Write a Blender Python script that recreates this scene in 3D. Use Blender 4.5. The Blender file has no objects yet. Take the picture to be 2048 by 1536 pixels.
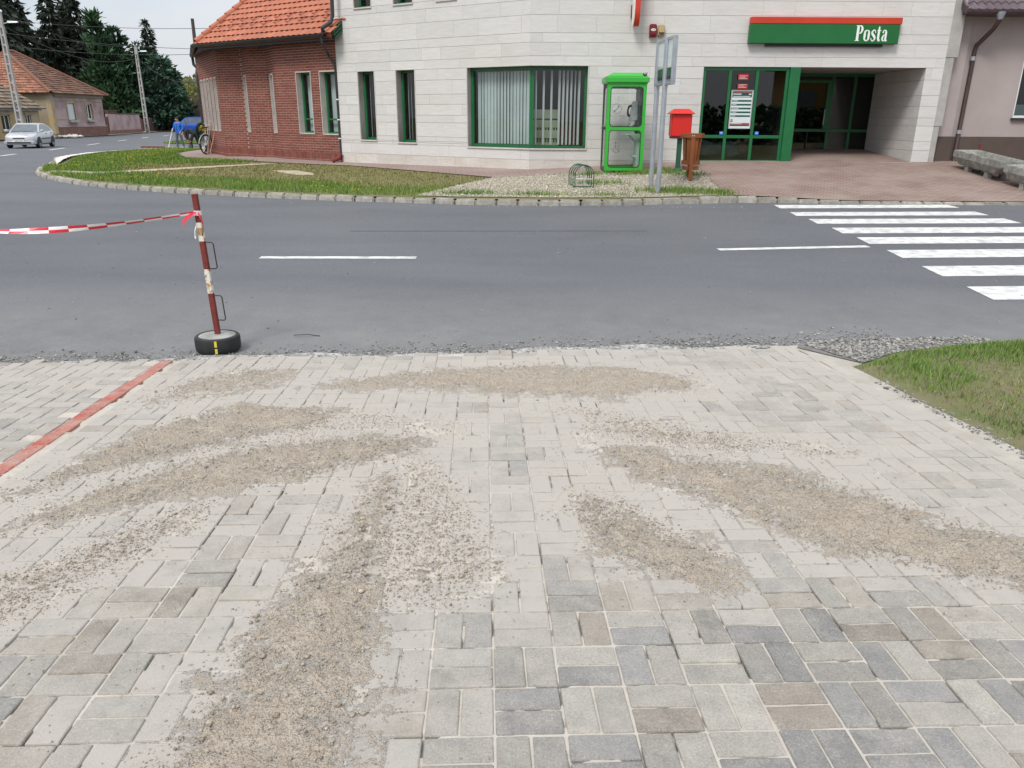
import bpy, bmesh, math, random
import numpy as np
from mathutils import Vector, Matrix, geometry
random.seed(7); RNG = np.random.default_rng(7)
S = bpy.context.scene
R = math.radians
# ------------------------------------------------------------------ camera, sky, sun, exposure
PITCH, ROLL, FPX = R(19.2), 0.006, 1530.0
cam_d = bpy.data.cameras.new('camera'); cam = bpy.data.objects.new('camera', cam_d)
S.collection.objects.link(cam); S.camera = cam
cam_d.sensor_fit = 'HORIZONTAL'; cam_d.sensor_width = 36.0; cam_d.lens = FPX / 2048 * 36.0
cam_d.clip_start = 0.05; cam_d.clip_end = 3000
cam.matrix_world = Matrix.Rotation(R(90) - PITCH, 4, 'X') @ Matrix.Rotation(ROLL, 4, 'Z')
S.render.resolution_x, S.render.resolution_y = 1024, 768

SUN_EL, SUN_AZ = R(52), R(-150)      # azimuth measured from +Y towards +X : behind the camera, to the left
W = bpy.data.worlds.new('World'); S.world = W; W.use_nodes = True
nt = W.node_tree; nt.nodes.clear()
def wn(t, **k):
    n = nt.nodes.new(t)
    for a, b in k.items(): setattr(n, a, b)
    return n
out = wn('ShaderNodeOutputWorld'); bg = wn('ShaderNodeBackground'); sky = wn('ShaderNodeTexSky')
sky.sky_type = 'NISHITA'; sky.sun_disc = False; sky.sun_elevation = SUN_EL; sky.sun_rotation = SUN_AZ
sky.air_density = 1.0; sky.dust_density = 2.0; sky.ozone_density = 1.0
tc = wn('ShaderNodeTexCoord'); mp = wn('ShaderNodeMapping'); mp.inputs['Scale'].default_value = (1.2, 1.2, 4.0)
ns = wn('ShaderNodeTexNoise'); ns.inputs['Scale'].default_value = 2.2; ns.inputs['Detail'].default_value = 7; ns.inputs['Roughness'].default_value = 0.55
rp = wn('ShaderNodeValToRGB'); rp.color_ramp.elements[0].position = 0.33; rp.color_ramp.elements[0].color = (0.78, 0.78, 0.78, 1)
rp.color_ramp.elements[1].position = 0.62; rp.color_ramp.elements[1].color = (1, 1, 1, 1)
rc = wn('ShaderNodeValToRGB'); rc.color_ramp.elements[0].position = 0.35; rc.color_ramp.elements[0].color = (5.7, 6.2, 6.75, 1)
rc.color_ramp.elements[1].position = 0.7; rc.color_ramp.elements[1].color = (6.8, 7.0, 7.3, 1)
mx = wn('ShaderNodeMix', data_type='RGBA')
L = nt.links.new
L(tc.outputs['Generated'], mp.inputs['Vector']); L(mp.outputs[0], ns.inputs['Vector']); L(ns.outputs['Fac'], rp.inputs[0]); L(ns.outputs['Fac'], rc.inputs[0])
sx = wn('ShaderNodeSeparateXYZ'); L(tc.outputs['Generated'], sx.inputs[0])
zr = wn('ShaderNodeMapRange'); zr.inputs[1].default_value = 0.0; zr.inputs[2].default_value = 1.0; zr.inputs[3].default_value = 0.60; zr.inputs[4].default_value = 1.45   # overcast sky: brighter overhead
L(sx.outputs['Z'], zr.inputs[0]); vs_ = wn('ShaderNodeVectorMath', operation='SCALE'); L(rc.outputs[0], vs_.inputs[0]); L(zr.outputs[0], vs_.inputs['Scale'])
L(rp.outputs[0], mx.inputs[0]); L(sky.outputs[0], mx.inputs[6]); L(vs_.outputs[0], mx.inputs[7]); L(mx.outputs[2], bg.inputs[0])
bg.inputs[1].default_value = 0.10; L(bg.outputs[0], out.inputs[0])

sd = bpy.data.lights.new('sun', 'SUN'); sd.energy = 1.5; sd.angle = R(17); sd.color = (1.0, 0.96, 0.9)
so = bpy.data.objects.new('sun', sd); S.collection.objects.link(so)
sv = Vector((math.sin(SUN_AZ) * math.cos(SUN_EL), math.cos(SUN_AZ) * math.cos(SUN_EL), math.sin(SUN_EL)))
so.rotation_euler = sv.to_track_quat('Z', 'Y').to_euler()
S.view_settings.view_transform = 'Standard'; S.view_settings.look = 'None'
S.view_settings.exposure = 0.80; S.view_settings.gamma = 1.0
try: S.view_settings.use_curve_mapping = False
except Exception: pass
S.cycles.max_bounces = 8; S.cycles.transparent_max_bounces = 16

# ------------------------------------------------------------------ object helpers
COL = S.collection
def tag(o, label=None, cat=None, group=None, kind=None):
    if label: o['label'] = label
    if cat: o['category'] = cat
    if group: o['group'] = group
    if kind: o['kind'] = kind
    return o
def empty(name, loc=(0, 0, 0), rz=0.0, **k):
    o = bpy.data.objects.new(name, None); COL.objects.link(o); o.empty_display_size = 0.2
    o.location = loc; o.rotation_euler = (0, 0, rz); return tag(o, **k)
def link(name, me, parent=None, loc=None, rot=None, world=False, **k):
    o = bpy.data.objects.new(name, me); COL.objects.link(o)
    if loc is not None: o.location = loc
    if rot is not None: o.rotation_euler = rot
    if parent is not None:
        o.parent = parent
        if world: o.matrix_parent_inverse = pworld(parent).inverted()
    return tag(o, **k)
def pworld(p):
    return p.matrix_basis.copy() if p.parent is None else pworld(p.parent) @ p.matrix_parent_inverse @ p.matrix_basis
def copy_tree(o, parent=None):
    c = o.copy(); COL.objects.link(c); c.parent = parent
    for ch in list(o.children): copy_tree(ch, c)
    return c

class MB:
    """collects faces for ONE mesh"""
    def __init__(s, M=None): s.v = []; s.f = []; s.m = []; s.M = M; s.cur = 0
    def add(s, vs, fs):
        b = len(s.v)
        s.v += [tuple(s.M @ Vector(p)) if s.M is not None else tuple(p) for p in vs]
        for f in fs: s.f.append([b + i for i in f]); s.m.append(s.cur)
    def quad(s, *p): s.add(p, [list(range(len(p)))])
    def box(s, x0, y0, z0, x1, y1, z1):
        s.add([(x0,y0,z0),(x1,y0,z0),(x1,y1,z0),(x0,y1,z0),(x0,y0,z1),(x1,y0,z1),(x1,y1,z1),(x0,y1,z1)],
              [[0,3,2,1],[4,5,6,7],[0,1,5,4],[1,2,6,5],[2,3,7,6],[3,0,4,7]])
    def hexa(s, p): s.add(p, [[0,3,2,1],[4,5,6,7],[0,1,5,4],[1,2,6,5],[2,3,7,6],[3,0,4,7]])
    def cbox(s, c, d): s.box(c[0]-d[0]/2, c[1]-d[1]/2, c[2]-d[2]/2, c[0]+d[0]/2, c[1]+d[1]/2, c[2]+d[2]/2)
    def bar(s, p0, p1, w, h, up=(0, 0, 1)):
        p0, p1 = Vector(p0), Vector(p1); d = (p1 - p0).normalized(); u = Vector(up)
        if abs(d.dot(u)) > 0.98: u = Vector((1, 0, 0))
        x = d.cross(u).normalized() * (w / 2); y = x.cross(d).normalized() * (h / 2)
        s.hexa([p0-x-y, p0+x-y, p0+x+y, p0-x+y, p1-x-y, p1+x-y, p1+x+y, p1-x+y])
    def tube(s, pts, r, n=8, caps=True):
        pts = [Vector(p) for p in pts]; rr = r if isinstance(r, (list, tuple)) else [r] * len(pts); rings = []; vs = []; fs = []
        u = None
        for i, p in enumerate(pts):
            d = (pts[min(i+1, len(pts)-1)] - pts[max(i-1, 0)]).normalized()
            if u is None:
                u = Vector((0, 0, 1)) if abs(d.z) < 0.9 else Vector((1, 0, 0))
            x = d.cross(u).normalized(); y = x.cross(d).normalized(); u = y
            for k in range(n):
                a = 2 * math.pi * k / n; vs.append(p + (x * math.cos(a) + y * math.sin(a)) * rr[i])
        for i in range(len(pts) - 1):
            for k in range(n): fs.append([i*n+k, i*n+(k+1) % n, (i+1)*n+(k+1) % n, (i+1)*n+k])
        if caps: fs.append(list(range(n))[::-1]); fs.append([(len(pts)-1)*n+k for k in range(n)])
        s.add(vs, fs)
    def lathe(s, prof, n=24, c=(0, 0, 0), close=True):
        vs = []; fs = []
        for (r, z) in prof:
            for k in range(n):
                a = 2*math.pi*k/n; vs.append((c[0]+r*math.cos(a), c[1]+r*math.sin(a), c[2]+z))
        for i in range(len(prof)-1):
            for k in range(n): fs.append([i*n+k, i*n+(k+1) % n, (i+1)*n+(k+1) % n, (i+1)*n+k])
        if close: fs.append(list(range(n))[::-1]); fs.append([(len(prof)-1)*n+k for k in range(n)])
        s.add(vs, fs)
    def prism(s, poly, f0, f1):
        """poly: 2-D outline; f0/f1 map (a,b) to 3-D for the two ends"""
        n = len(poly); vs = [f0(*p) for p in poly] + [f1(*p) for p in poly]
        s.add(vs, [list(range(n))[::-1], list(range(n, 2*n))] + [[i, (i+1) % n, n+(i+1) % n, n+i] for i in range(n)])
    def mesh(s, name, mats, smooth=False, bevel=0.0, seg=1):
        me = bpy.data.meshes.new(name); me.from_pydata(s.v, [], s.f)
        for m in (mats if isinstance(mats, (list, tuple)) else [mats]): me.materials.append(m)
        if any(s.m): me.polygons.foreach_set('material_index', s.m)
        bm = bmesh.new(); bm.from_mesh(me)
        bmesh.ops.recalc_face_normals(bm, faces=bm.faces)
        if bevel:
            bmesh.ops.remove_doubles(bm, verts=bm.verts, dist=1e-5)
            bmesh.ops.bevel(bm, geom=[e for e in bm.edges if len(e.link_faces) == 2 and e.calc_face_angle(0) > 0.5], offset=bevel, segments=seg, affect='EDGES', clamp_overlap=True)
        bm.to_mesh(me); bm.free()
        if smooth:
            me.polygons.foreach_set('use_smooth', [True] * len(me.polygons))
            try: me.set_sharp_from_angle(angle=R(40))
            except Exception: pass
        return me
    def build(s, name, mats, parent=None, smooth=False, bevel=0.0, seg=1, world=False, loc=None, rot=None, **k):
        return link(name, s.mesh(name, mats, smooth, bevel, seg), parent, loc, rot, world, **k)

def npmesh(name, V, F, mat, attr=None, smooth=False):
    """fast mesh from numpy arrays, F = (n,3) or (n,4)"""
    me = bpy.data.meshes.new(name); V = np.asarray(V, np.float32); F = np.asarray(F, np.int32)
    me.vertices.add(len(V)); me.vertices.foreach_set('co', V.ravel())
    k = F.shape[1]; me.loops.add(F.size); me.loops.foreach_set('vertex_index', F.ravel())
    me.polygons.add(len(F)); me.polygons.foreach_set('loop_start', np.arange(len(F), dtype=np.int32) * k)
    me.polygons.foreach_set('loop_total', np.full(len(F), k, np.int32))
    if smooth: me.polygons.foreach_set('use_smooth', np.ones(len(F), bool))
    me.materials.append(mat); me.update(calc_edges=True)
    if attr is not None:
        for nm, (dom, typ, dat) in attr.items():
            a = me.attributes.new(nm, typ, dom)
            a.data.foreach_set('color' if 'COLOR' in typ else 'value', np.asarray(dat, np.float32).ravel())
    return me
ICO = None
def rocks(pts, size, rng, flat=0.7, sub=False):
    t = (1 + 5 ** 0.5) / 2
    b = np.array([(-1,t,0),(1,t,0),(-1,-t,0),(1,-t,0),(0,-1,t),(0,1,t),(0,-1,-t),(0,1,-t),(t,0,-1),(t,0,1),(-t,0,-1),(-t,0,1)], float); b /= np.linalg.norm(b[0])
    f = np.array([(0,11,5),(0,5,1),(0,1,7),(0,7,10),(0,10,11),(1,5,9),(5,11,4),(11,10,2),(10,7,6),(7,1,8),(3,9,4),(3,4,2),(3,2,6),(3,6,8),(3,8,9),(4,9,5),(2,4,11),(6,2,10),(8,6,7),(9,8,1)])
    if not sub:      # octahedra for tiny ones
        b = np.array([(1,0,0),(-1,0,0),(0,1,0),(0,-1,0),(0,0,1),(0,0,-1)], float)
        f = np.array([(0,2,4),(2,1,4),(1,3,4),(3,0,4),(2,0,5),(1,2,5),(3,1,5),(0,3,5)])
    n = len(pts); k = len(b)
    V = b[None] * (1 + rng.uniform(-0.28, 0.28, (n, k, 1)))
    a = rng.uniform(0, 6.283, n); c, s_ = np.cos(a), np.sin(a)
    st = rng.uniform(0.7, 1.35, (n, 1, 3)); st[:, :, 2] *= flat; V = V * st
    x = V[..., 0] * c[:, None] - V[..., 1] * s_[:, None]; y = V[..., 0] * s_[:, None] + V[..., 1] * c[:, None]
    V = np.stack([x, y, V[..., 2]], -1) * np.asarray(size)[:, None, None] + np.asarray(pts)[:, None, :]
    F = (f[None] + (np.arange(n) * k)[:, None, None]).reshape(-1, 3)
    return V.reshape(-1, 3), F, np.repeat(rng.uniform(0, 1, n), k)
def blades(pts, h, w, rng, lean=0.5):
    n = len(pts); a = rng.uniform(0, 6.283, n); P = np.asarray(pts); h = np.asarray(h); w = np.asarray(w)
    d = np.stack([np.cos(a), np.sin(a), 0*a], 1); b = rng.uniform(0, 6.283, n)
    l = np.stack([np.cos(b), np.sin(b), 0*b], 1) * (h * lean * rng.uniform(0, 1, n))[:, None]
    z = np.array([0, 0, 1.0])
    p0 = P - d * w[:, None] / 2; p1 = P + d * w[:, None] / 2
    p2 = P + l * 0.45 + z * (h * 0.6)[:, None]; q2 = d * w[:, None] * 0.35
    p3 = P + l * 1.1 + z * h[:, None]
    V = np.stack([p0, p1, p2 + q2, p2 - q2, p3], 1).reshape(-1, 3)
    i = (np.arange(n) * 5)[:, None]
    F = np.concatenate([i + np.array([0, 1, 2]), i + np.array([0, 2, 3]), i + np.array([3, 2, 4])], 0)
    return V, F, np.repeat(rng.uniform(0, 1, n), 5)
def vnoise(x, y, seed=0):
    xi = np.floor(x).astype(np.int64); yi = np.floor(y).astype(np.int64); fx = x - xi; fy = y - yi
    fx = fx*fx*(3-2*fx); fy = fy*fy*(3-2*fy)
    def h(a, b):
        n = (a * 374761393 + b * 668265263 + seed * 982451653) & 0xffffffff
        n = ((n ^ (n >> 13)) * 1274126177) & 0xffffffff
        return ((n ^ (n >> 16)) & 0xffff) / 65535.0
    return (h(xi, yi)*(1-fx) + h(xi+1, yi)*fx)*(1-fy) + (h(xi, yi+1)*(1-fx) + h(xi+1, yi+1)*fx)*fy
def fbm(x, y, sc, o=4, seed=0):
    t = 0; a = 0.5; tot = 0
    for i in range(o): t = t + a * vnoise(x*sc, y*sc, seed+i); tot += a; a *= 0.5; sc *= 2.03
    return t / tot
def sstep(a, b, x):
    t = np.clip((x - a) / (b - a), 0, 1); return t*t*(3-2*t)
def sdist(px, py, poly):
    """signed distance to a polygon, inside positive"""
    P = np.asarray(poly); d = np.full(px.shape, 1e9); ins = np.zeros(px.shape, bool); n = len(P)
    for i in range(n):
        ax, ay = P[i]; bx, by = P[(i+1) % n]; ex, ey = bx-ax, by-ay
        t = np.clip(((px-ax)*ex + (py-ay)*ey) / (ex*ex+ey*ey), 0, 1)
        d = np.minimum(d, (px-ax-t*ex)**2 + (py-ay-t*ey)**2)
        c = ((ay > py) != (by > py)); 
        with np.errstate(divide='ignore', invalid='ignore'):
            ins ^= c & (px < (bx-ax) * (py-ay) / ((by-ay) if by != ay else 1e-12) + ax)
    d = np.sqrt(d); return np.where(ins, d, -d)
def sample_poly(poly, n, rng):
    P = np.asarray(poly); lo, hi = P.min(0), P.max(0); out_ = []; c = 0
    while c < n:
        q = rng.uniform(lo, hi, (n * 2, 2)); q = q[sdist(q[:, 0], q[:, 1], P) > 0]; out_.append(q); c += len(q)
    return np.concatenate(out_)[:n]

# ------------------------------------------------------------------ material helper
def ramp(t, stops):
    n = t.nodes.new('ShaderNodeValToRGB'); e = n.color_ramp.elements
    while len(e) < len(stops): e.new(0.5)
    for x, (p, c) in zip(e, stops): x.position = p; x.color = (*c, 1) if len(c) == 3 else c
    return n
def mat(name, c1, c2=None, sc=4.0, rough=0.8, stretch=(1, 1, 1), bump=0.0, bsc=60.0, var=None, vamt=0.25, metal=0.0, spec=0.4, detail=6, dirt=None, dsc=1.5, damt=0.4, lo=0.35, hi=0.65, coat=0.0, pit_or_shade=None, bdist=0.01, speck=None):
    """procedural material. var: 'obj' random value per object, 'attr' the float attribute var, both scale the brightness"""
    m = bpy.data.materials.new(name); m.use_nodes = True; t = m.node_tree; N = t.nodes; K = t.links.new
    b = N['Principled BSDF']; b.inputs['Roughness'].default_value = rough; b.inputs['Metallic'].default_value = metal
    b.inputs['Specular IOR Level'].default_value = spec; b.inputs['Coat Weight'].default_value = coat
    g = N.new('ShaderNodeNewGeometry'); mp_ = N.new('ShaderNodeMapping'); mp_.inputs['Scale'].default_value = stretch
    K(g.outputs['Position'], mp_.inputs['Vector']); vec = mp_.outputs[0]
    info = None
    if var == 'obj':
        info = N.new('ShaderNodeObjectInfo'); ad = N.new('ShaderNodeVectorMath'); ad.operation = 'MULTIPLY_ADD'
        cb = N.new('ShaderNodeCombineXYZ'); 
        for i in range(3): K(info.outputs['Random'], cb.inputs[i])
        ad.inputs[1].default_value = (57, 31, 17); K(cb.outputs[0], ad.inputs[0]); K(vec, ad.inputs[2]); vec = ad.outputs[0]
    c2 = c2 or tuple(x * 0.8 for x in c1)
    n1 = N.new('ShaderNodeTexNoise'); n1.inputs['Scale'].default_value = sc; n1.inputs['Detail'].default_value = detail; n1.inputs['Roughness'].default_value = 0.6
    K(vec, n1.inputs['Vector']); r1 = ramp(t, [(lo, c1), (hi, c2)]); K(n1.outputs['Fac'], r1.inputs[0]); col = r1.outputs[0]
    def mixc(f, a, bcol, mode='MIX'):
        x = N.new('ShaderNodeMix'); x.data_type = 'RGBA'; x.blend_type = mode
        if isinstance(f, float): x.inputs[0].default_value = f
        else: K(f, x.inputs[0])
        K(a, x.inputs[6])
        if isinstance(bcol, tuple): x.inputs[7].default_value = (*bcol, 1)
        else: K(bcol, x.inputs[7])
        return x.outputs[2]
    if var:
        if var == 'obj': vo = info.outputs['Random']
        else:
            at = N.new('ShaderNodeAttribute'); at.attribute_name = 'var'; vo = at.outputs['Fac']
        mr = N.new('ShaderNodeMapRange'); mr.inputs[3].default_value = 1 - vamt; mr.inputs[4].default_value = 1 + vamt
        K(vo, mr.inputs[0]); vm = N.new('ShaderNodeVectorMath'); vm.operation = 'SCALE'; K(col, vm.inputs[0]); K(mr.outputs[0], vm.inputs['Scale']); col = vm.outputs[0]
    if pit_or_shade:
        n3 = N.new('ShaderNodeTexNoise'); n3.inputs['Scale'].default_value = pit_or_shade[0]; n3.inputs['Detail'].default_value = 3; K(vec, n3.inputs['Vector'])
        r3 = ramp(t, [(pit_or_shade[1], (0, 0, 0)), (pit_or_shade[1] + 0.05, (1, 1, 1))]); K(n3.outputs['Fac'], r3.inputs[0]); col = mixc(r3.outputs[0], col, pit_or_shade[2])
    if dirt:
        n2 = N.new('ShaderNodeTexNoise'); n2.inputs['Scale'].default_value = dsc; n2.inputs['Detail'].default_value = 8; K(g.outputs['Position'], n2.inputs['Vector'])
        r2 = ramp(t, [(0.45, (0, 0, 0)), (0.75, (damt, damt, damt))]); K(n2.outputs['Fac'], r2.inputs[0]); col = mixc(r2.outputs[0], col, dirt)
    if speck:
        n4 = N.new('ShaderNodeTexVoronoi'); n4.inputs['Scale'].default_value = speck[0]; K(vec, n4.inputs['Vector'])
        r4 = ramp(t, [(speck[1], (1, 1, 1)), (speck[1] + 0.06, (0, 0, 0))]); K(n4.outputs['Distance'], r4.inputs[0]); col = mixc(r4.outputs[0], col, speck[2])
    K(col, b.inputs['Base Color'])
    if bump:
        nb = N.new('ShaderNodeTexNoise'); nb.inputs['Scale'].default_value = bsc; nb.inputs['Detail'].default_value = 5; K(vec, nb.inputs['Vector'])
        bp = N.new('ShaderNodeBump'); bp.inputs['Strength'].default_value = bump; bp.inputs['Distance'].default_value = bdist
        K(nb.outputs['Fac'], bp.inputs['Height']); K(bp.outputs[0], b.inputs['Normal'])
    return m
def glass_mat(name, tint, refl_rough=0.0):
    m = bpy.data.materials.new(name); m.use_nodes = True; t = m.node_tree; N = t.nodes; K = t.links.new; N.clear()
    o = N.new('ShaderNodeOutputMaterial'); tr = N.new('ShaderNodeBsdfTransparent'); tr.inputs[0].default_value = (*tint, 1)
    gl = N.new('ShaderNodeBsdfGlossy'); gl.inputs['Roughness'].default_value = refl_rough; gl.inputs[0].default_value = (1, 1, 1, 1)
    lw = N.new('ShaderNodeLayerWeight'); lw.inputs[0].default_value = 0.5; pw = N.new('ShaderNodeMath'); pw.operation = 'POWER'; pw.inputs[1].default_value = 5.0; K(lw.outputs['Facing'], pw.inputs[0])
    fr = N.new('ShaderNodeMath'); fr.operation = 'MULTIPLY_ADD'; fr.inputs[1].default_value = 0.92; fr.inputs[2].default_value = 0.06; K(pw.outputs[0], fr.inputs[0]); mi = N.new('ShaderNodeMixShader')   # Schlick, both faces of the pane
    K(fr.outputs[0], mi.inputs[0]); K(tr.outputs[0], mi.inputs[1]); K(gl.outputs[0], mi.inputs[2]); K(mi.outputs[0], o.inputs[0]); return m

M = {}
M['travertine'] = mat('travertine', (0.62, 0.605, 0.59), (0.53, 0.515, 0.50), sc=3.0, stretch=(1, 1, 9), rough=0.75, var='obj', vamt=0.045, bump=0.25, bsc=40, pit_or_shade=(16, 0.70, (0.26, 0.235, 0.21)), dirt=(0.42, 0.36, 0.29), dsc=0.5, damt=0.22, lo=0.3, hi=0.75)
M['travertine_low'] = mat('stained_travertine', (0.60, 0.575, 0.54), (0.50, 0.47, 0.43), sc=3.0, stretch=(1, 1, 9), rough=0.75, var='obj', vamt=0.06, bump=0.3, bsc=40, pit_or_shade=(14, 0.64, (0.27, 0.235, 0.20)), dirt=(0.42, 0.33, 0.24), dsc=1.1, damt=0.55, lo=0.3, hi=0.75)
M['travertine_edge'] = mat('travertine_edge', (0.56, 0.53, 0.50), (0.47, 0.44, 0.41), sc=5, rough=0.75, bump=0.2)
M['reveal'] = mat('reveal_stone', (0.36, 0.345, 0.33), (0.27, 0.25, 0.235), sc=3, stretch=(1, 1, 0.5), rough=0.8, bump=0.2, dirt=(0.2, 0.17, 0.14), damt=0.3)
M['core'] = mat('wall_core', (0.20, 0.19, 0.18), (0.17, 0.16, 0.15), rough=0.9)
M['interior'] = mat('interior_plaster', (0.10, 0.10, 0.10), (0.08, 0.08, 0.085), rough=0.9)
M['green_frame'] = mat('green_frame_paint', (0.012, 0.135, 0.045), (0.010, 0.115, 0.038), sc=3, rough=0.35, spec=0.5)
M['green_sign'] = mat('green_sign_face', (0.012, 0.13, 0.035), (0.010, 0.115, 0.03), sc=2, rough=0.4)
M['red_sign'] = mat('red_sign_band', (0.52, 0.045, 0.02), (0.46, 0.04, 0.018), sc=2, rough=0.4)
M['white'] = mat('white_paint', (0.80, 0.80, 0.78), (0.74, 0.74, 0.72), sc=3, rough=0.5)
M['glass'] = glass_mat('window_glass', (0.84, 0.89, 0.87))
M['glass_dark'] = glass_mat('tinted_glass', (0.30, 0.36, 0.36))
M['glass_clear'] = glass_mat('booth_glass', (0.96, 0.98, 0.97))
M['blind'] = mat('blind_fabric', (0.50, 0.55, 0.56), (0.43, 0.48, 0.49), sc=2, rough=0.9)
M['blind_white'] = mat('blind_white', (0.58, 0.60, 0.62), (0.5, 0.52, 0.54), sc=2, rough=0.9)
M['brick'] = mat('brick_clay', (0.205, 0.062, 0.044), (0.155, 0.047, 0.034), sc=9, rough=0.85, var='obj', vamt=0.2, bump=0.3, bsc=90)
M['brick_s'] = mat('brick_clay_rest', (0.205, 0.062, 0.044), (0.155, 0.047, 0.034), sc=9, rough=0.85, var='attr', vamt=0.2, bump=0.3, bsc=90)
M['mortar'] = mat('mortar', (0.47, 0.325, 0.265), (0.40, 0.275, 0.225), sc=6, rough=0.95)
M['tile'] = mat('orange_roof_tile', (0.40, 0.130, 0.070), (0.345, 0.112, 0.062), sc=5, rough=0.7, var='obj', vamt=0.12, bump=0.1)
M['tile_s'] = mat('orange_roof_tile_rest', (0.40, 0.130, 0.070), (0.345, 0.112, 0.062), sc=5, rough=0.7, var='attr', vamt=0.12, bump=0.1)
M['gutter'] = mat('dark_gutter_metal', (0.022, 0.023, 0.026), (0.03, 0.03, 0.033), rough=0.4, spec=0.5)
M['brownpipe'] = mat('brown_pipe', (0.045, 0.026, 0.024), (0.06, 0.035, 0.03), rough=0.5)
M['asphalt'] = mat('asphalt', (0.108, 0.112, 0.122), (0.084, 0.088, 0.097), sc=0.6, rough=0.85, bump=0.5, bsc=240, stretch=(0.35, 1, 1), dirt=(0.15, 0.147, 0.145), dsc=0.5, damt=0.16, bdist=0.004, speck=(130, 0.16, (0.24, 0.24, 0.24)))
def _dusty(m):
    t = m.node_tree; N = t.nodes; K = t.links.new; b = N['Principled BSDF']; src = b.inputs['Base Color'].links[0].from_socket
    g = N.new('ShaderNodeNewGeometry'); sx_ = N.new('ShaderNodeSeparateXYZ'); K(g.outputs['Position'], sx_.inputs[0])
    n = N.new('ShaderNodeTexNoise'); n.inputs['Scale'].default_value = 230; n.inputs['Detail'].default_value = 3; K(g.outputs['Position'], n.inputs['Vector'])
    r = ramp(t, [(0.3, (0.78, 0.78, 0.78)), (0.7, (1.25, 1.25, 1.25))]); K(n.outputs['Fac'], r.inputs[0])
    x = N.new('ShaderNodeMix'); x.data_type = 'RGBA'; x.blend_type = 'MULTIPLY'; x.inputs[0].default_value = 1; K(src, x.inputs[6]); K(r.outputs[0], x.inputs[7])
    mr = N.new('ShaderNodeMapRange'); mr.inputs[1].default_value = 5.9; mr.inputs[2].default_value = 9.0; mr.inputs[3].default_value = 0.60; mr.inputs[4].default_value = 0.0; mr.interpolation_type = 'SMOOTHSTEP'; K(sx_.outputs['Y'], mr.inputs[0])
    n2 = N.new('ShaderNodeTexNoise'); n2.inputs['Scale'].default_value = 3; n2.inputs['Detail'].default_value = 9; n2.inputs['Roughness'].default_value = 0.7; K(g.outputs['Position'], n2.inputs['Vector'])
    r2 = ramp(t, [(0.22, (0.25, 0.25, 0.25)), (0.78, (1, 1, 1))]); K(n2.outputs['Fac'], r2.inputs[0]); mm = N.new('ShaderNodeMath'); mm.operation = 'MULTIPLY'; K(r2.outputs[0], mm.inputs[0]); K(mr.outputs[0], mm.inputs[1])
    y = N.new('ShaderNodeMix'); y.data_type = 'RGBA'; K(mm.outputs[0], y.inputs[0]); K(x.outputs[2], y.inputs[6]); y.inputs[7].default_value = (0.26, 0.25, 0.235, 1); K(y.outputs[2], b.inputs['Base Color'])
_dusty(M['asphalt'])
M['roadpaint'] = mat('road_paint', (0.68, 0.68, 0.66), (0.56, 0.56, 0.545), sc=5, rough=0.6, bump=0.3, bsc=200, dirt=(0.25, 0.25, 0.25), dsc=7, damt=0.75, pit_or_shade=(45, 0.66, (0.2, 0.2, 0.2)))
M['kerb'] = mat('kerb_concrete', (0.42, 0.40, 0.355), (0.29, 0.275, 0.24), sc=10, rough=0.9, var='obj', vamt=0.14, bump=0.8, bsc=50, dirt=(0.12, 0.115, 0.07), dsc=3, damt=0.4)
M['soil'] = mat('lawn_soil', (0.125, 0.130, 0.042), (0.185, 0.155, 0.078), sc=1.4, rough=1.0, bump=0.6, bsc=20, stretch=(0.5, 1.2, 1))
M['path'] = mat('trodden_path', (0.44, 0.385, 0.29), (0.33, 0.27, 0.18), sc=3, rough=1.0, bump=0.5, bsc=60)
M['gravelbed'] = mat('gravel_bed', (0.36, 0.32, 0.25), (0.26, 0.225, 0.17), sc=8, rough=1.0, bump=1.0, bsc=70)
M['pebble'] = mat('pebble', (0.46, 0.42, 0.345), (0.39, 0.35, 0.28), sc=30, rough=0.85, var='attr', vamt=0.30)
M['limestone'] = mat('limestone_chips', (0.62, 0.60, 0.56), (0.50, 0.48, 0.44), sc=6, rough=0.95, bump=0.8, bsc=40)
M['plinth'] = mat('brown_plinth', (0.098, 0.072, 0.062), (0.080, 0.058, 0.050), sc=3, rough=0.9, bump=0.5, bsc=120)
M['plaster'] = mat('pinkish_plaster', (0.40, 0.345, 0.335), (0.36, 0.31, 0.30), sc=1.2, rough=0.95, bump=0.6, bsc=160, dirt=(0.30, 0.25, 0.235), dsc=0.8, damt=0.3)
M['metaltile'] = mat('purple_brown_metal_tile', (0.075, 0.042, 0.048), (0.06, 0.034, 0.04), sc=2, rough=0.35, spec=0.6)
M['concrete'] = mat('rough_concrete', (0.36, 0.355, 0.33), (0.22, 0.22, 0.20), sc=9, rough=0.95, bump=1.0, bsc=35, dirt=(0.12, 0.12, 0.105), dsc=5, damt=0.6, bdist=0.02)
M['slab'] = mat('grey_stone_slab', (0.40, 0.385, 0.37), (0.32, 0.305, 0.29), sc=3, rough=0.85, bump=0.4, bsc=60)
M['booth'] = mat('booth_green', (0.035, 0.40, 0.038), (0.03, 0.36, 0.034), sc=2, rough=0.35, spec=0.5, coat=0.2)
M['rubber'] = mat('black_rubber', (0.016, 0.016, 0.017), (0.026, 0.026, 0.027), sc=15, rough=0.65)
M['dark'] = mat('dark_panel', (0.035, 0.04, 0.043), (0.05, 0.055, 0.058), rough=0.5)
M['palegreen'] = mat('pale_green_steel', (0.33, 0.46, 0.38), (0.28, 0.40, 0.33), rough=0.45)
M['steel'] = mat('brushed_steel', (0.50, 0.52, 0.54), (0.42, 0.44, 0.46), sc=5, rough=0.4, metal=0.7)
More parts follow.
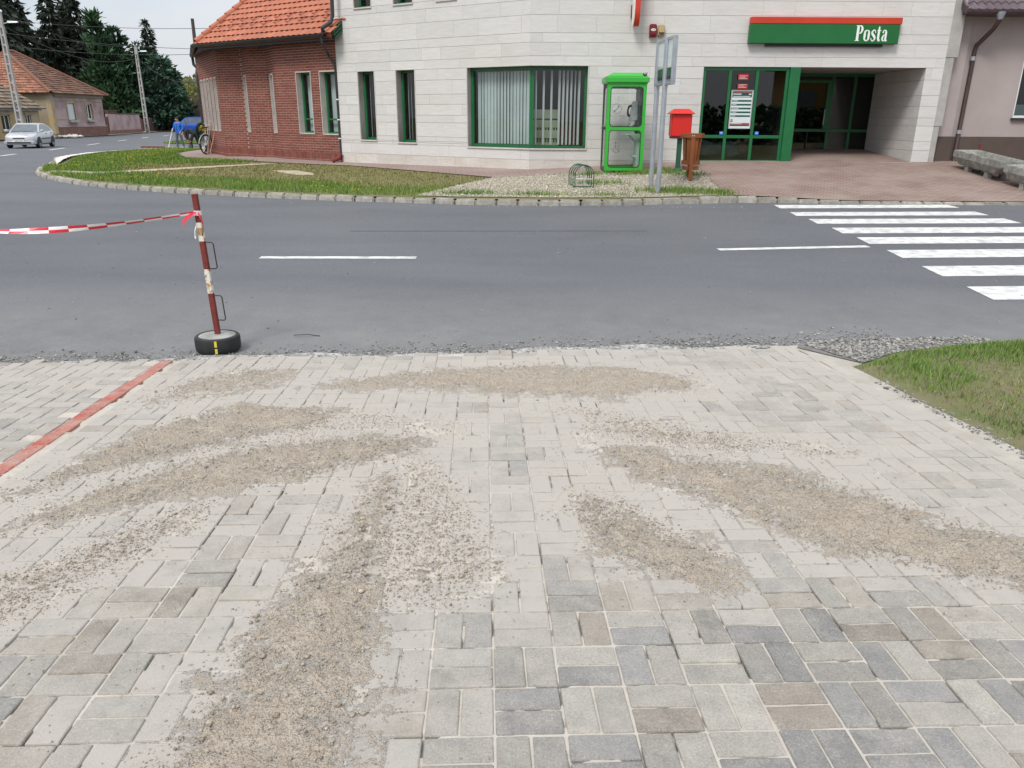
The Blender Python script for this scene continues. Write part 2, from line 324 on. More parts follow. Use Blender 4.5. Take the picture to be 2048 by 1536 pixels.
M['alu'] = mat('galvanised_aluminium', (0.46, 0.49, 0.53), (0.38, 0.41, 0.45), sc=6, rough=0.38, metal=0.65)
M['mailred'] = mat('letter_box_red', (0.60, 0.022, 0.016), (0.54, 0.02, 0.015), sc=2, rough=0.4)
M['darkgreen'] = mat('dark_green_paint', (0.020, 0.085, 0.05), (0.03, 0.10, 0.06), sc=8, rough=0.45)
M['wood'] = mat('stained_wood', (0.27, 0.085, 0.022), (0.19, 0.055, 0.015), sc=6, stretch=(6, 6, 0.7), rough=0.6, bump=0.3, bsc=30, var='obj', vamt=0.15)
M['rust'] = mat('rusty_red_paint', (0.19, 0.028, 0.022), (0.12, 0.022, 0.018), sc=14, rough=0.7, bump=0.3, bsc=90)
M['flake'] = mat('flaking_white_paint', (0.62, 0.60, 0.55), (0.36, 0.22, 0.09), sc=17, rough=0.8, bump=0.4, bsc=60, lo=0.5, hi=0.58, pit_or_shade=(30, 0.62, (0.05, 0.035, 0.028)))
M['blackbar'] = mat('dark_iron', (0.03, 0.022, 0.02), (0.05, 0.03, 0.025), rough=0.6)
M['yellow'] = mat('yellow_mark', (0.68, 0.55, 0.05), (0.6, 0.48, 0.05), rough=0.6)
M['tape_r'] = mat('tape_red', (0.62, 0.02, 0.045), (0.55, 0.018, 0.04), rough=0.3, spec=0.5)
M['tape_w'] = mat('tape_white', (0.78, 0.78, 0.78), (0.7, 0.7, 0.7), rough=0.3, spec=0.5)
M['maroon'] = mat('maroon_plastic', (0.20, 0.012, 0.022), (0.17, 0.01, 0.02), rough=0.35)
M['beigeplastic'] = mat('yellowed_plastic', (0.45, 0.34, 0.18), (0.38, 0.28, 0.14), sc=5, rough=0.5)
M['carpaint'] = mat('silver_car_paint', (0.50, 0.51, 0.53), (0.46, 0.47, 0.49), sc=1, rough=0.28, metal=0.45, coat=0.6)
M['bluepaint'] = mat('blue_car_paint', (0.012, 0.075, 0.42), (0.010, 0.065, 0.36), sc=1, rough=0.3, coat=0.6)
M['carglass'] = mat('car_glass', (0.10, 0.125, 0.135), (0.07, 0.085, 0.095), sc=2, rough=0.06, spec=0.9)
M['plateM'] = mat('number_plate', (0.75, 0.75, 0.75), (0.7, 0.7, 0.7), rough=0.5)
M['lens'] = mat('headlamp_lens', (0.30, 0.32, 0.34), (0.20, 0.21, 0.22), sc=20, rough=0.12, spec=0.8)
M['bark'] = mat('bark', (0.055, 0.042, 0.032), (0.035, 0.027, 0.02), sc=8, rough=1.0)
M['leaf_dark'] = mat('dark_spruce_needles', (0.024, 0.034, 0.026), (0.042, 0.056, 0.038), sc=0.5, rough=0.75, var='attr', vamt=0.7, spec=0.2)
M['leaf_green'] = mat('green_conifer_foliage', (0.030, 0.070, 0.034), (0.052, 0.098, 0.046), sc=0.5, rough=0.75, var='attr', vamt=0.65, spec=0.2)
M['leaf_blue'] = mat('bluish_thuja_foliage', (0.026, 0.062, 0.040), (0.044, 0.086, 0.052), sc=0.5, rough=0.75, var='attr', vamt=0.65, spec=0.2)
M['leaf_willow'] = mat('spring_willow_leaves', (0.24, 0.25, 0.075), (0.17, 0.19, 0.06), sc=0.6, rough=0.8, var='attr', vamt=0.5)
M['twig'] = mat('bare_twigs', (0.14, 0.105, 0.08), (0.10, 0.075, 0.055), sc=2, rough=0.95, var='attr', vamt=0.4)
M['forsythia'] = mat('yellow_blossom', (0.62, 0.44, 0.03), (0.5, 0.36, 0.03), rough=0.8, var='attr', vamt=0.4)
M['grass'] = mat('grass_blades', (0.105, 0.200, 0.032), (0.170, 0.235, 0.055), sc=1.1, rough=0.8, var='attr', vamt=0.5, spec=0.25)
M['grass_dry'] = mat('worn_grass_blades', (0.150, 0.150, 0.042), (0.275, 0.225, 0.105), sc=2.2, rough=0.85, var='attr', vamt=0.4, spec=0.2)
M['dandelion'] = mat('dandelion_yellow', (0.75, 0.56, 0.02), (0.65, 0.45, 0.02), rough=0.8)
M['pinkwall'] = mat('old_pink_render', (0.43, 0.325, 0.322), (0.36, 0.265, 0.26), sc=0.7, rough=0.95, bump=0.4, bsc=20, dirt=(0.17, 0.09, 0.08), dsc=0.7, damt=0.6)
M['ochre'] = mat('old_ochre_render', (0.33, 0.28, 0.19), (0.26, 0.22, 0.15), sc=0.7, rough=0.95, bump=0.4, bsc=20, dirt=(0.14, 0.115, 0.08), dsc=0.8, damt=0.5)
M['ochre_bright'] = mat('flaking_yellow_render', (0.42, 0.31, 0.15), (0.36, 0.31, 0.24), sc=1.2, rough=0.95, lo=0.45, hi=0.6, dirt=(0.2, 0.16, 0.12), dsc=1.5, damt=0.6)
M['stonebase'] = mat('crumbling_base', (0.24, 0.125, 0.105), (0.15, 0.085, 0.07), sc=2.5, rough=1.0, bump=1.0, bsc=6)
M['oldtile_o'] = mat('weathered_orange_tile', (0.29, 0.135, 0.085), (0.22, 0.10, 0.068), sc=1.0, rough=0.9, var='attr', vamt=0.3)
M['oldtile_b'] = mat('weathered_brown_tile', (0.19, 0.095, 0.062), (0.13, 0.07, 0.05), sc=1.0, rough=0.9, var='attr', vamt=0.35)
M['oldtile_g'] = mat('mossy_grey_tile', (0.24, 0.185, 0.135), (0.16, 0.12, 0.09), sc=1.0, rough=0.95, var='attr', vamt=0.35)
M['shutter'] = mat('roller_shutter', (0.58, 0.61, 0.64), (0.54, 0.57, 0.6), rough=0.5)
M['brownboard'] = mat('brown_boards', (0.11, 0.065, 0.048), (0.075, 0.045, 0.034), sc=3, stretch=(5, 5, 0.5), rough=0.8)
M['rustgate'] = mat('rust_brown_gate', (0.13, 0.05, 0.042), (0.10, 0.04, 0.034), sc=2, rough=0.7)
M['poleconc'] = mat('pole_concrete', (0.40, 0.39, 0.37), (0.30, 0.29, 0.275), sc=2, rough=0.9)
M['polewood'] = mat('old_pole_wood', (0.085, 0.068, 0.058), (0.06, 0.048, 0.04), sc=4, stretch=(4, 4, 0.4), rough=0.95)
M['wire'] = mat('wire', (0.03, 0.03, 0.032), (0.03, 0.03, 0.032), rough=0.6)
M['skin'] = mat('skin', (0.40, 0.22, 0.15), (0.36, 0.2, 0.14), rough=0.6)
M['hair'] = mat('dark_hair', (0.02, 0.016, 0.013), (0.03, 0.022, 0.018), rough=0.7)
M['bluejacket'] = mat('blue_jacket', (0.012, 0.13, 0.52), (0.010, 0.10, 0.42), sc=5, rough=0.6, bump=0.5, bsc=12)
M['jeans'] = mat('grey_jeans', (0.085, 0.095, 0.125), (0.06, 0.068, 0.09), sc=6, rough=0.9, bump=0.4, bsc=15)
M['darkwork'] = mat('dark_work_clothes', (0.012, 0.012, 0.014), (0.026, 0.026, 0.029), sc=5, rough=0.85, bump=0.4, bsc=15)
M['shoe'] = mat('dark_shoe', (0.02, 0.02, 0.02), (0.03, 0.03, 0.03), rough=0.6)
M['cabinet'] = mat('pale_green_cabinet', (0.50, 0.55, 0.40), (0.45, 0.5, 0.36), rough=0.6)
M['redchair'] = mat('red_fabric', (0.35, 0.02, 0.02), (0.3, 0.018, 0.018), rough=0.8)
M['sand'] = mat('dry_sand', (0.50, 0.435, 0.360), (0.41, 0.348, 0.280), sc=9, rough=1.0, bump=1.0, bsc=150, bdist=0.018, lo=0.36, hi=0.66, spec=0.1, pit_or_shade=(115, 0.53, (0.31, 0.255, 0.20)))  # darker specks paint the shadows between sand grains into the colour
def _thin(m):
    t = m.node_tree; N = t.nodes; b = N['Principled BSDF']; src = b.inputs['Base Color'].links[0].from_socket
    at = N.new('ShaderNodeAttribute'); at.attribute_name = 'thick'; x = N.new('ShaderNodeMix'); x.data_type = 'RGBA'
    t.links.new(at.outputs['Fac'], x.inputs[0]); x.inputs[6].default_value = (0.40, 0.368, 0.328, 1); t.links.new(src, x.inputs[7]); t.links.new(x.outputs[2], b.inputs['Base Color'])
_thin(M['sand'])
M['clod'] = mat('sand_clods', (0.45, 0.385, 0.31), (0.36, 0.30, 0.235), sc=40, rough=1.0, bump=0.8, bsc=250, var='attr', vamt=0.3, spec=0.1)
M['joint'] = mat('joint_sand', (0.47, 0.43, 0.38), (0.38, 0.345, 0.30), sc=6, rough=1.0, bump=0.6, bsc=200, spec=0.1, bdist=0.004)
M['fine_gravel'] = mat('road_edge_chips', (0.27, 0.258, 0.238), (0.17, 0.165, 0.157), sc=25, rough=0.95, var='attr', vamt=0.55)
M['poster_w'] = mat('poster_paper', (0.62, 0.68, 0.68), (0.58, 0.64, 0.64), rough=0.4)
M['poster_g'] = mat('poster_green', (0.012, 0.075, 0.06), (0.012, 0.07, 0.055), rough=0.4)
M['poster_r'] = mat('poster_red', (0.42, 0.03, 0.03), (0.36, 0.025, 0.025), rough=0.4)
M['poster_b'] = mat('sticker_blue', (0.02, 0.16, 0.55), (0.02, 0.14, 0.5), rough=0.4)
M['banner'] = mat('grey_banner', (0.30, 0.36, 0.38), (0.25, 0.30, 0.32), sc=3, rough=0.6)
M['photo'] = mat('banner_photo', (0.24, 0.15, 0.12), (0.10, 0.07, 0.065), sc=9, rough=0.6)
M['ink'] = mat('dark_ink', (0.02, 0.03, 0.035), (0.02, 0.03, 0.035), rough=0.6)

# ------------------------------------------------------------------ special materials: pavers, paving brick
def paver_mat(name, src):
    m = bpy.data.materials.new(name); m.use_nodes = True; t = m.node_tree; N = t.nodes; K = t.links.new; b = N['Principled BSDF']
    b.inputs['Roughness'].default_value = 0.9; b.inputs['Specular IOR Level'].default_value = 0.25
    g = N.new('ShaderNodeNewGeometry')
    if src == 'obj':
        i = N.new('ShaderNodeObjectInfo'); col, al = i.outputs['Color'], i.outputs['Alpha']
    else:
        i = N.new('ShaderNodeAttribute'); i.attribute_name = 'pcol'; col, al = i.outputs['Color'], i.outputs['Alpha']
    def noise(sc, det=6, ro=0.6):
        n = N.new('ShaderNodeTexNoise'); n.inputs['Scale'].default_value = sc; n.inputs['Detail'].default_value = det; n.inputs['Roughness'].default_value = ro
        K(g.outputs['Position'], n.inputs['Vector']); return n.outputs['Fac']
    def math_(op, a, b_=None, c=None):
        n = N.new('ShaderNodeMath'); n.operation = op
        for k, x in enumerate((a, b_, c)):
            if x is None: continue
            if isinstance(x, (int, float)): n.inputs[k].default_value = x
            else: K(x, n.inputs[k])
        return n.outputs[0]
    def mix(f, a, c, mode='MIX'):
        n = N.new('ShaderNodeMix'); n.data_type = 'RGBA'; n.blend_type = mode
        for k, x in ((0, f), (6, a), (7, c)):
            if isinstance(x, tuple): n.inputs[k].default_value = (*x, 1)
            elif isinstance(x, (int, float)): n.inputs[k].default_value = x
            else: K(x, n.inputs[k])
        return n.outputs[2]
    # concrete grain and blotches
    gr = ramp(t, [(0.25, (0.72, 0.72, 0.72)), (0.75, (1.22, 1.22, 1.22))]); K(noise(150, 4), gr.inputs[0]); c = mix(1.0, col, gr.outputs[0], 'MULTIPLY')
    bl = ramp(t, [(0.3, (0.86, 0.86, 0.87)), (0.7, (1.12, 1.11, 1.09))]); K(noise(11, 5), bl.inputs[0]); c = mix(1.0, c, bl.outputs[0], 'MULTIPLY')
    # dust and painted grazing paleness: amount from the paver, broken up by noise at several scales
    n1 = noise(9, 8, 0.65); n2 = noise(70, 4)
    v = N.new('ShaderNodeTexVoronoi'); v.inputs['Scale'].default_value = 120; K(g.outputs['Position'], v.inputs['Vector'])
    sp = math_('LESS_THAN', v.outputs['Distance'], math_('MULTIPLY', n1, 0.55))
    d = math_('ADD', math_('MULTIPLY', al, 1.15), math_('MULTIPLY_ADD', n1, 1.3, -0.65)); d = math_('ADD', d, math_('MULTIPLY_ADD', n2, 0.5, -0.25))
    d = math_('ADD', d, math_('MULTIPLY', sp, 0.34))
    cl = N.new('ShaderNodeClamp'); K(d, cl.inputs[0]); cl.inputs[2].default_value = 0.90
    c = mix(cl.outputs[0], c, (0.392, 0.360, 0.322)); K(c, b.inputs['Base Color'])
    bp = N.new('ShaderNodeBump'); bp.inputs['Strength'].default_value = 0.7; bp.inputs['Distance'].default_value = 0.004
    K(math_('ADD', noise(210, 5), math_('MULTIPLY', noise(18, 4), 0.7)), bp.inputs['Height']); K(bp.outputs[0], b.inputs['Normal'])
    return m
M['paver'] = paver_mat('concrete_paver', 'obj'); M['paver_s'] = paver_mat('concrete_paver_rest', 'attr')
def brickpave_mat(name, c1, c2, mort, sc, ang=0.0):
    m = bpy.data.materials.new(name); m.use_nodes = True; t = m.node_tree; N = t.nodes; K = t.links.new; b = N['Principled BSDF']; b.inputs['Roughness'].default_value = 0.9
    b.inputs['Specular IOR Level'].default_value = 0.2
    g = N.new('ShaderNodeNewGeometry'); mp_ = N.new('ShaderNodeMapping'); mp_.inputs['Rotation'].default_value = (0, 0, ang); K(g.outputs['Position'], mp_.inputs['Vector'])
    br = N.new('ShaderNodeTexBrick'); br.inputs['Scale'].default_value = sc; br.inputs['Mortar Size'].default_value = 0.05; br.inputs['Brick Width'].default_value = 1.0; br.inputs['Row Height'].default_value = 0.5
    br.inputs['Color1'].default_value = (*c1, 1); br.inputs['Color2'].default_value = (*c2, 1); br.inputs['Mortar'].default_value = (*mort, 1); K(mp_.outputs[0], br.inputs['Vector'])
    n = N.new('ShaderNodeTexNoise'); n.inputs['Scale'].default_value = 0.9; n.inputs['Detail'].default_value = 8; K(g.outputs['Position'], n.inputs['Vector'])
    r = ramp(t, [(0.38, (0, 0, 0)), (0.72, (0.45, 0.45, 0.45))]); K(n.outputs['Fac'], r.inputs[0])
    x = N.new('ShaderNodeMix'); x.data_type = 'RGBA'; K(r.outputs[0], x.inputs[0]); K(br.outputs['Color'], x.inputs[6]); x.inputs[7].default_value = (0.37, 0.315, 0.275, 1); K(x.outputs[2], b.inputs['Base Color'])
    bp = N.new('ShaderNodeBump'); bp.inputs['Strength'].default_value = 0.6; bp.inputs['Distance'].default_value = 0.006; bp.invert = True; K(br.outputs['Fac'], bp.inputs['Height']); K(bp.outputs[0], b.inputs['Normal'])
    return m
M['pave_red'] = brickpave_mat('red_paving_brick', (0.275, 0.195, 0.165), (0.225, 0.150, 0.126), (0.13, 0.10, 0.088), 5.0, 0.05)
M['pave_pink'] = brickpave_mat('pink_paving_brick', (0.30, 0.215, 0.195), (0.27, 0.19, 0.17), (0.20, 0.155, 0.14), 5.0, 0.7)

# ------------------------------------------------------------------ terrain
RY = [5.5, 6.3, 7.2, 15, 20, 44, 60, 200, 700]; RZ = [-1.85, -1.845, -1.81, -1.56, -1.58, -1.85, -1.95, -1.95, -1.95]
def zroad(y): return np.interp(y, RY, RZ)
def zpav(x, y): return -1.561 - 0.043 * y
CP = np.array([(4.291,15.483,-1.46),(.696,14.711,-1.468),(-3.196,15.33,-1.461),(-7.4,16.93,-1.468),(-10.6,19.04,-1.476),(-13.36,22.3,-1.506),(-15.08,25.4,-1.541),(-18.4,33,-1.63),(-19.5,37.6,-1.68),(-19.7,46.5,-1.78),
(.4,20,-1.25),(4.6,20,-1.03),(7.5,20,-1.025),(10.4,20,-1.03),(14,20,-1.03),(-5.06,23.5,-1.29),(-7.3,25.2,-1.28),(-9.86,27.4,-1.33),(-11.9,31,-1.36),(10,15.3,-1.53),(16,15.2,-1.53),(6.5,15.4,-1.525),(-15,46,-1.75)])
def _tps():
    P = CP; n = len(P); X = P[:, :2]; d = np.linalg.norm(X[:, None] - X[None], axis=2); Kk = np.where(d > 0, d*d*np.log(d + 1e-9), 0) + 0.1*np.eye(n)
    A = np.zeros((n+3, n+3)); A[:n, :n] = Kk; A[:n, n] = 1; A[:n, n+1:] = X; A[n, :n] = 1; A[n+1:, :n] = X.T
    return np.linalg.solve(A, np.r_[P[:, 2], 0, 0, 0])
TW = _tps()
def zisl(x, y):
    x = np.asarray(x, float); y = np.asarray(y, float); d = np.hypot(x[..., None] - CP[:, 0], y[..., None] - CP[:, 1])
    r = (TW[:-3] * np.where(d > 0, d*d*np.log(d + 1e-9), 0)).sum(-1) + TW[-3] + TW[-2]*x + TW[-1]*y
    return r
def sheet(name, poly, step, zf, m, parent=None, off=0.0, **k):
    """triangulated sheet over a 2-D polygon, heights from zf"""
    P = np.asarray(poly, float); pts = []
    for i in range(len(P)):
        a, b = P[i], P[(i+1) % len(P)]; q = max(1, int(np.linalg.norm(b-a) / step))
        pts += [tuple(a + (b-a)*t/q) for t in range(q)]
    nb = len(pts); lo, hi = P.min(0), P.max(0)
    gx, gy = np.meshgrid(np.arange(lo[0], hi[0], step), np.arange(lo[1], hi[1], step)); gx = gx.ravel() + 0.013; gy = gy.ravel() + 0.007
    ok = sdist(gx, gy, P) > step * 0.35
    pts += list(zip(gx[ok], gy[ok]))
    r = geometry.delaunay_2d_cdt([Vector(p) for p in pts], [(i, (i+1) % nb) for i in range(nb)], [list(range(nb))], 1, 1e-6)
    v = np.array([(p.x, p.y) for p in r[0]]); z = zf(v[:, 0], v[:, 1]) + off
    F = np.array([f for f in r[2] if len(f) == 3], np.int32)
    return link(name, npmesh(name, np.c_[v, z], F, m, smooth=True), parent, **k)

# ground to the horizon, one sheet
gx = np.r_[np.linspace(-900, -100, 9), np.linspace(-80, 60, 36), np.linspace(90, 900, 9)]; gy = np.r_[np.linspace(-300, -10, 10), np.linspace(-6, 5, 8), 5.5, 6.3, 7.2, np.linspace(9, 60, 26), np.linspace(70, 200, 10), np.linspace(260, 1500, 8)]
def zground(y): return np.where(y < 5.5, -1.561 - 0.043*np.maximum(y, -4), zroad(y)) - 0.09
X_, Y_ = np.meshgrid(gx, gy); nx = len(gx); V = np.c_[X_.ravel(), Y_.ravel(), zground(Y_.ravel())]
i = np.arange(nx-1)[None] + (np.arange(len(gy)-1) * nx)[:, None]; i = i.ravel(); F = np.c_[i, i+1, i+nx+1, i+nx]
link('ground', npmesh('ground', V, F, M['soil'], smooth=True), kind='structure')
# asphalt
gx = np.linspace(-82, 62, 73); gy = np.r_[np.arange(5.0, 20, 0.55), np.arange(20, 162, 3)]
gy = np.unique(np.r_[gy, 5.5, 6.3, 7.2, 15, 20, 44, 60]); X_, Y_ = np.meshgrid(gx, gy); nx = len(gx)
V = np.c_[X_.ravel(), Y_.ravel(), zroad(Y_.ravel())]
i = np.arange(nx-1)[None] + (np.arange(len(gy)-1) * nx)[:, None]; i = i.ravel(); F = np.c_[i, i+1, i+nx+1, i+nx]
road = link('road', npmesh('road', V, F, M['asphalt'], smooth=True), kind='structure')
def road_patch(name, poly, m=None, off=0.004, n=6, parent=road):
    """poly = 4 corners, subdivided so that it drapes over the road"""
    a, b, c, d = [np.array(p, float) for p in poly]; vs = []; 
    for j in range(n+1):
        for k in range(n+1):
            u, w = k/n, j/n; p = (a*(1-u)+b*u)*(1-w) + (d*(1-u)+c*u)*w
            vs.append((p[0], p[1], float(zroad(p[1])) + off))
    fs = [[j*(n+1)+k, j*(n+1)+k+1, (j+1)*(n+1)+k+1, (j+1)*(n+1)+k] for j in range(n) for k in range(n)]
    mb = MB(); mb.add(vs, fs); return mb.build(name, m or M['roadpaint'], parent, world=True)
# zebra: eight stripes
for (x0, y0), (x1, y1), w in [((4.98,14.80),(8.45,15.02),0.47),((4.97,13.87),(8.47,14.08),0.44),((5.03,13.06),(8.52,13.25),0.50),((5.08,12.16),(8.55,12.36),0.52),((5.12,11.31),(8.60,11.52),0.52),((5.13,10.33),(8.65,10.56),0.53),((5.10,9.28),(8.65,9.52),0.56),((5.07,8.20),(8.65,8.44),0.58)]:
    road_patch('crosswalk_stripe', [(x0, y0-w/2), (x1, y1-w/2), (x1, y1+w/2), (x0+0.03, y0+w/2)])
for (x0, y0), (x1, y1) in [((-3.26,9.85),(-1.25,9.90)),((2.83,10.56),(5.02,10.86)),((-23.0,35.7),(-23.9,38.26)),((-25.85,44.5),(-26.9,47.9)),((-28.8,54.1),(-29.9,57.8)),((-31.7,64.2),(-32.4,67.2)),((-33.9,73.2),(-34.9,76.8)),((-35.3,80.9),(-36.0,84.0))]:
    d = np.array([x1-x0, y1-y0]); d /= np.linalg.norm(d); w = np.array([-d[1], d[0]]) * (0.07 if y0 < 30 else 0.09)
    p, q = np.array([x0, y0]), np.array([x1, y1]); road_patch('lane_dash', [p-w, q-w, q+w, p+w])
# seams and tyre-worn bands of the asphalt, as thin bitumen strips
M['bitumen'] = mat('bitumen_seam', (0.062, 0.065, 0.072), (0.085, 0.088, 0.096), sc=9, rough=0.7, lo=0.4, hi=0.6)
road_patch('bitumen_seam', [(-2.5, 11.84), (2.1, 12.02), (2.1, 12.05), (-2.5, 11.88)], M['bitumen'], 0.003)

# island between kerb and buildings
KERB = [(4.45,15.52),(2.4,14.98),(0.70,14.80),(-1.2,14.92),(-3.2,15.35),(-5.3,16.02),(-7.4,16.95),(-9.1,17.95),(-10.6,19.05),(-12.1,20.6),(-13.4,22.35),(-14.5,24.3),(-15.2,25.9),(-16.3,28.1),(-17.4,30.5),(-18.4,33.0),(-19.1,35.4),(-19.5,37.6),(-19.75,41.0),(-19.8,46.5)]
BACK = [(-14,47),(-12,38),(-10.5,33),(-6,30),(0,26),(8,26),(8,20.0),(5.0,20.0)]
island = sheet('lawn_ground', KERB + BACK, 0.6, zisl, M['soil'], kind='structure')
# kerb stones along the smoothed kerb line
kerb = empty('kerb', (KERB[4][0], KERB[4][1], -1.55), kind='structure')
kp = np.array([(18.0, 15.30), (10.0, 15.30), (6.5, 15.36), (5.1, 15.48)] + KERB[:-1]); t = np.r_[0, np.cumsum(np.linalg.norm(np.diff(kp, axis=0), axis=1))]
def kpt(s): return np.array([np.interp(s, t, kp[:, 0]), np.interp(s, t, kp[:, 1])])
mb = MB(); mb.box(-0.24, -0.085, -0.2, 0.24, 0.085, 0.0); kme = mb.mesh('kerb_stone', M['kerb'], smooth=False, bevel=0.028, seg=2)
s_ = 0.0; n_ = 0
while s_ < t[-1] - 0.5 and n_ < 130:
    Lk = 0.40 if s_ < 31 else 0.55
    p = kpt(s_ + Lk/2); q = kpt(s_ + Lk/2 + 0.05) - kpt(s_ + Lk/2 - 0.05); a = math.atan2(q[1], q[0])
    top = (float(zroad(p[1])) + 0.10 if s_ > 14.4 else float(zisl(p[0], p[1])) + 0.024) + random.uniform(-0.006, 0.006)
    o = link('kerb_stone', kme, kerb, (p[0] + random.uniform(-.012, .012), p[1] + random.uniform(-.012, .012), top), (R(random.uniform(-2, 2)), R(random.uniform(-1, 1)), a + R(random.uniform(-1.5, 1.5))), world=True)
    o.scale = ((Lk - 0.012) / 0.48, 1, 1); s_ += Lk; n_ += 1
# walkway, plaza, gravel bed, trodden path, chips along the kerb
G = 0.004
walk = sheet('walkway', [(-0.43,18.40),(-4.6,22.28),(-6.94,23.6),(-8.5,24.7),(-10.88,26.7),(-12.0,28.8),(-13.4,32.2),(-15.2,38.6),(-13.5,39.5),(-11.7,32),(-9.5,28),(-5.0,24.2),(0.5,20.5),(5,20.5),(4.4,18.62),(2.6,19.02),(0.9,18.72)], 0.4, zisl, M['pave_pink'], off=0.02, kind='structure')
plaza = sheet('plaza', [(4.33,18.62),(4.29,15.60),(5.2,15.55),(6.5,15.43),(10,15.37),(22,15.37),(22,20.3),(9.95,20.3),(9.95,22.8),(6.9,22.8),(6.9,20.3),(4.4,20.3)], 0.4, zisl, M['pave_red'], off=0.026, kind='structure')
GRAV = [(-1.9,15.25),(-0.48,18.34),(0.9,18.70),(2.6,19.0),(4.36,18.62),(4.30,15.65),(2.4,15.14),(0.70,14.97),(-1.1,15.08)]
gbed = sheet('gravel_bed', GRAV, 0.3, zisl, M['gravelbed'], off=0.012, kind='structure')
sheet('trodden_path', [(-13.2,22.4),(-12.5,21.2),(-11.4,20.35),(-10.9,20.2),(-9.9,21.0),(-9.2,21.55),(-8.2,22.3),(-7.2,23.05),(-6.9,23.45),(-7.6,23.3),(-8.6,22.75),(-9.7,22.1),(-10.6,21.6),(-11.3,21.3),(-12.2,21.95)], 0.25, zisl, M['path'], off=0.012, kind='structure')
sheet('bare_patch', [(-6.4,21.0),(-5.7,20.9),(-5.1,20.1),(-4.9,19.5),(-5.4,19.6),(-6.0,20.4)], 0.25, zisl, M['path'], off=0.01, kind='structure')
# limestone chips strewn along the far kerb and where the two men work
mb = MB(); rr = random.Random(3)
STRIP = [(-14.2,24.7),(-15.6,27.3),(-17.0,30.0),(-18.1,32.6),(-18.9,35.2),(-19.4,38),(-19.7,42),(-19.2,46.8),(-17,48.5),(-15,47)]
for i in range(len(STRIP)-1):
    (x0, y0), (x1, y1) = STRIP[i], STRIP[i+1]; w0, w1 = [0.04,0.25,0.6,0.9,1.2,1.4,1.5,1.6,1.8,1.8][i:i+2]
    a, b = Vector((x0, y0)), Vector((x1, y1)); n = 6
    d = (b-a).normalized(); nn = Vector((-d.y, d.x))
    for k in range(n):
        def P(f, side):
            q = a.lerp(b, f); w = w0 + (w1-w0)*f; q = q + nn * side * w * (0.45 + 0.12*math.sin(7.3*(i+f)*2) + 0.1*math.sin(17*(i+f)))
            return (q.x, q.y, (float(zisl(q.x, q.y)) + 0.085) if side < 0 else float(zroad(q.y)) + 0.11)
        mb.quad(P(k/n, -1), P((k+1)/n, -1), P((k+1)/n, 1), P(k/n, 1))
mb.build('limestone_strip', M['limestone'], kind='structure')

# ------------------------------------------------------------------ paved forecourt: bed, pavers, sand
GAZ = R(-2.1); gv = np.array([math.sin(GAZ), math.cos(GAZ)]); gu = np.array([gv[1], -gv[0]]); g0 = np.array([-0.115, 3.70]); MOD = 0.2
FORE = [(-6.2, 5.42), (-3.92, 5.585), (-2.67, 5.71), (-1.30, 5.88), (0.0, 6.03), (1.2, 6.16), (2.41, 6.27), (2.55, 5.2), (2.63, 4.54), (2.70, 3.7), (2.95, 1.5), (3.0, 0.9), (-6.2, 0.9)]
P1 = [(-2.446,4.544),(-2.398,4.98),(-2.196,5.363),(-1.909,5.508),(-1.608,5.376),(-1.643,5.117),(-1.878,4.875),(-2.114,4.706),(-2.318,4.577)]
P2 = [(-1.401,5.001),(-0.995,5.257),(-0.473,5.54),(0.216,5.657),(0.864,5.57),(1.376,5.308),(1.423,5.059),(0.932,4.852),(0.255,4.806),(-0.252,4.908),(-0.779,5.013),(-1.113,4.948)]
P3 = [(-2.402,3.214),(-2.307,3.542),(-2.184,3.972),(-1.993,4.407),(-1.752,4.608),(-1.354,4.565),(-1.057,4.521),(-1.147,4.239),(-1.481,3.983),(-1.689,3.791),(-1.895,3.647),(-2.087,3.513),(-2.201,3.272),(-2.309,3.178)]
P4 = [(-2.35,2.70),(-2.123,3.138),(-1.975,3.392),(-1.75,3.616),(-1.567,3.829),(-1.2,3.988),(-0.761,4.076),(-0.407,4.001),(-0.53,3.846),(-0.687,3.632),(-0.935,3.468),(-1.142,3.404),(-1.418,3.283),(-1.666,3.144),(-1.927,2.99),(-2.153,2.826)]
P5 = [(-1.85,2.1),(-1.98,2.476),(-1.797,2.644),(-1.693,2.876),(-1.53,3.044),(-1.4,3.174),(-1.377,2.997),(-1.463,2.791),(-1.54,2.608),(-1.627,2.444),(-1.696,2.281)]
P6 = [(-0.66,3.55),(-0.52,3.40),(-0.50,3.0),(-0.49,2.62),(-0.471,2.341),(-0.448,2.107),(-0.455,1.885),(-0.447,1.698),(-0.40,1.35),(-0.96,1.30),(-0.926,1.773),(-0.90,1.975),(-0.88,2.244),(-0.82,2.505),(-0.80,2.736),(-0.76,3.005),(-0.70,3.322)]
P7 = [(-0.55,3.70),(-0.40,3.62),(-0.241,3.217),(-0.11,2.83),(-0.043,2.626),(-0.068,2.444),(-0.22,2.36),(-0.46,2.34),(-0.50,2.8),(-0.52,3.3)]
P8 = [(0.311,3.365),(0.448,3.282),(0.619,3.023),(0.789,2.798),(0.88,2.598),(0.831,2.489),(0.675,2.47),(0.526,2.594),(0.366,2.751),(0.262,3.018)]
P9 = [(0.439,3.937),(0.77,3.905),(1.141,3.729),(1.483,3.567),(1.761,3.328),(1.966,3.041),(2.35,2.70),(2.25,2.2),(1.765,2.499),(1.611,2.57),(1.367,2.681),(1.182,2.846),(1.036,3.078),(0.789,3.315),(0.556,3.553)]
P10 = [(0.248,4.646),(0.708,4.456),(1.125,4.235),(1.507,4.033),(1.93,3.886),(1.937,3.777),(1.569,3.807),(1.189,3.911),(0.797,4.062),(0.471,4.268)]
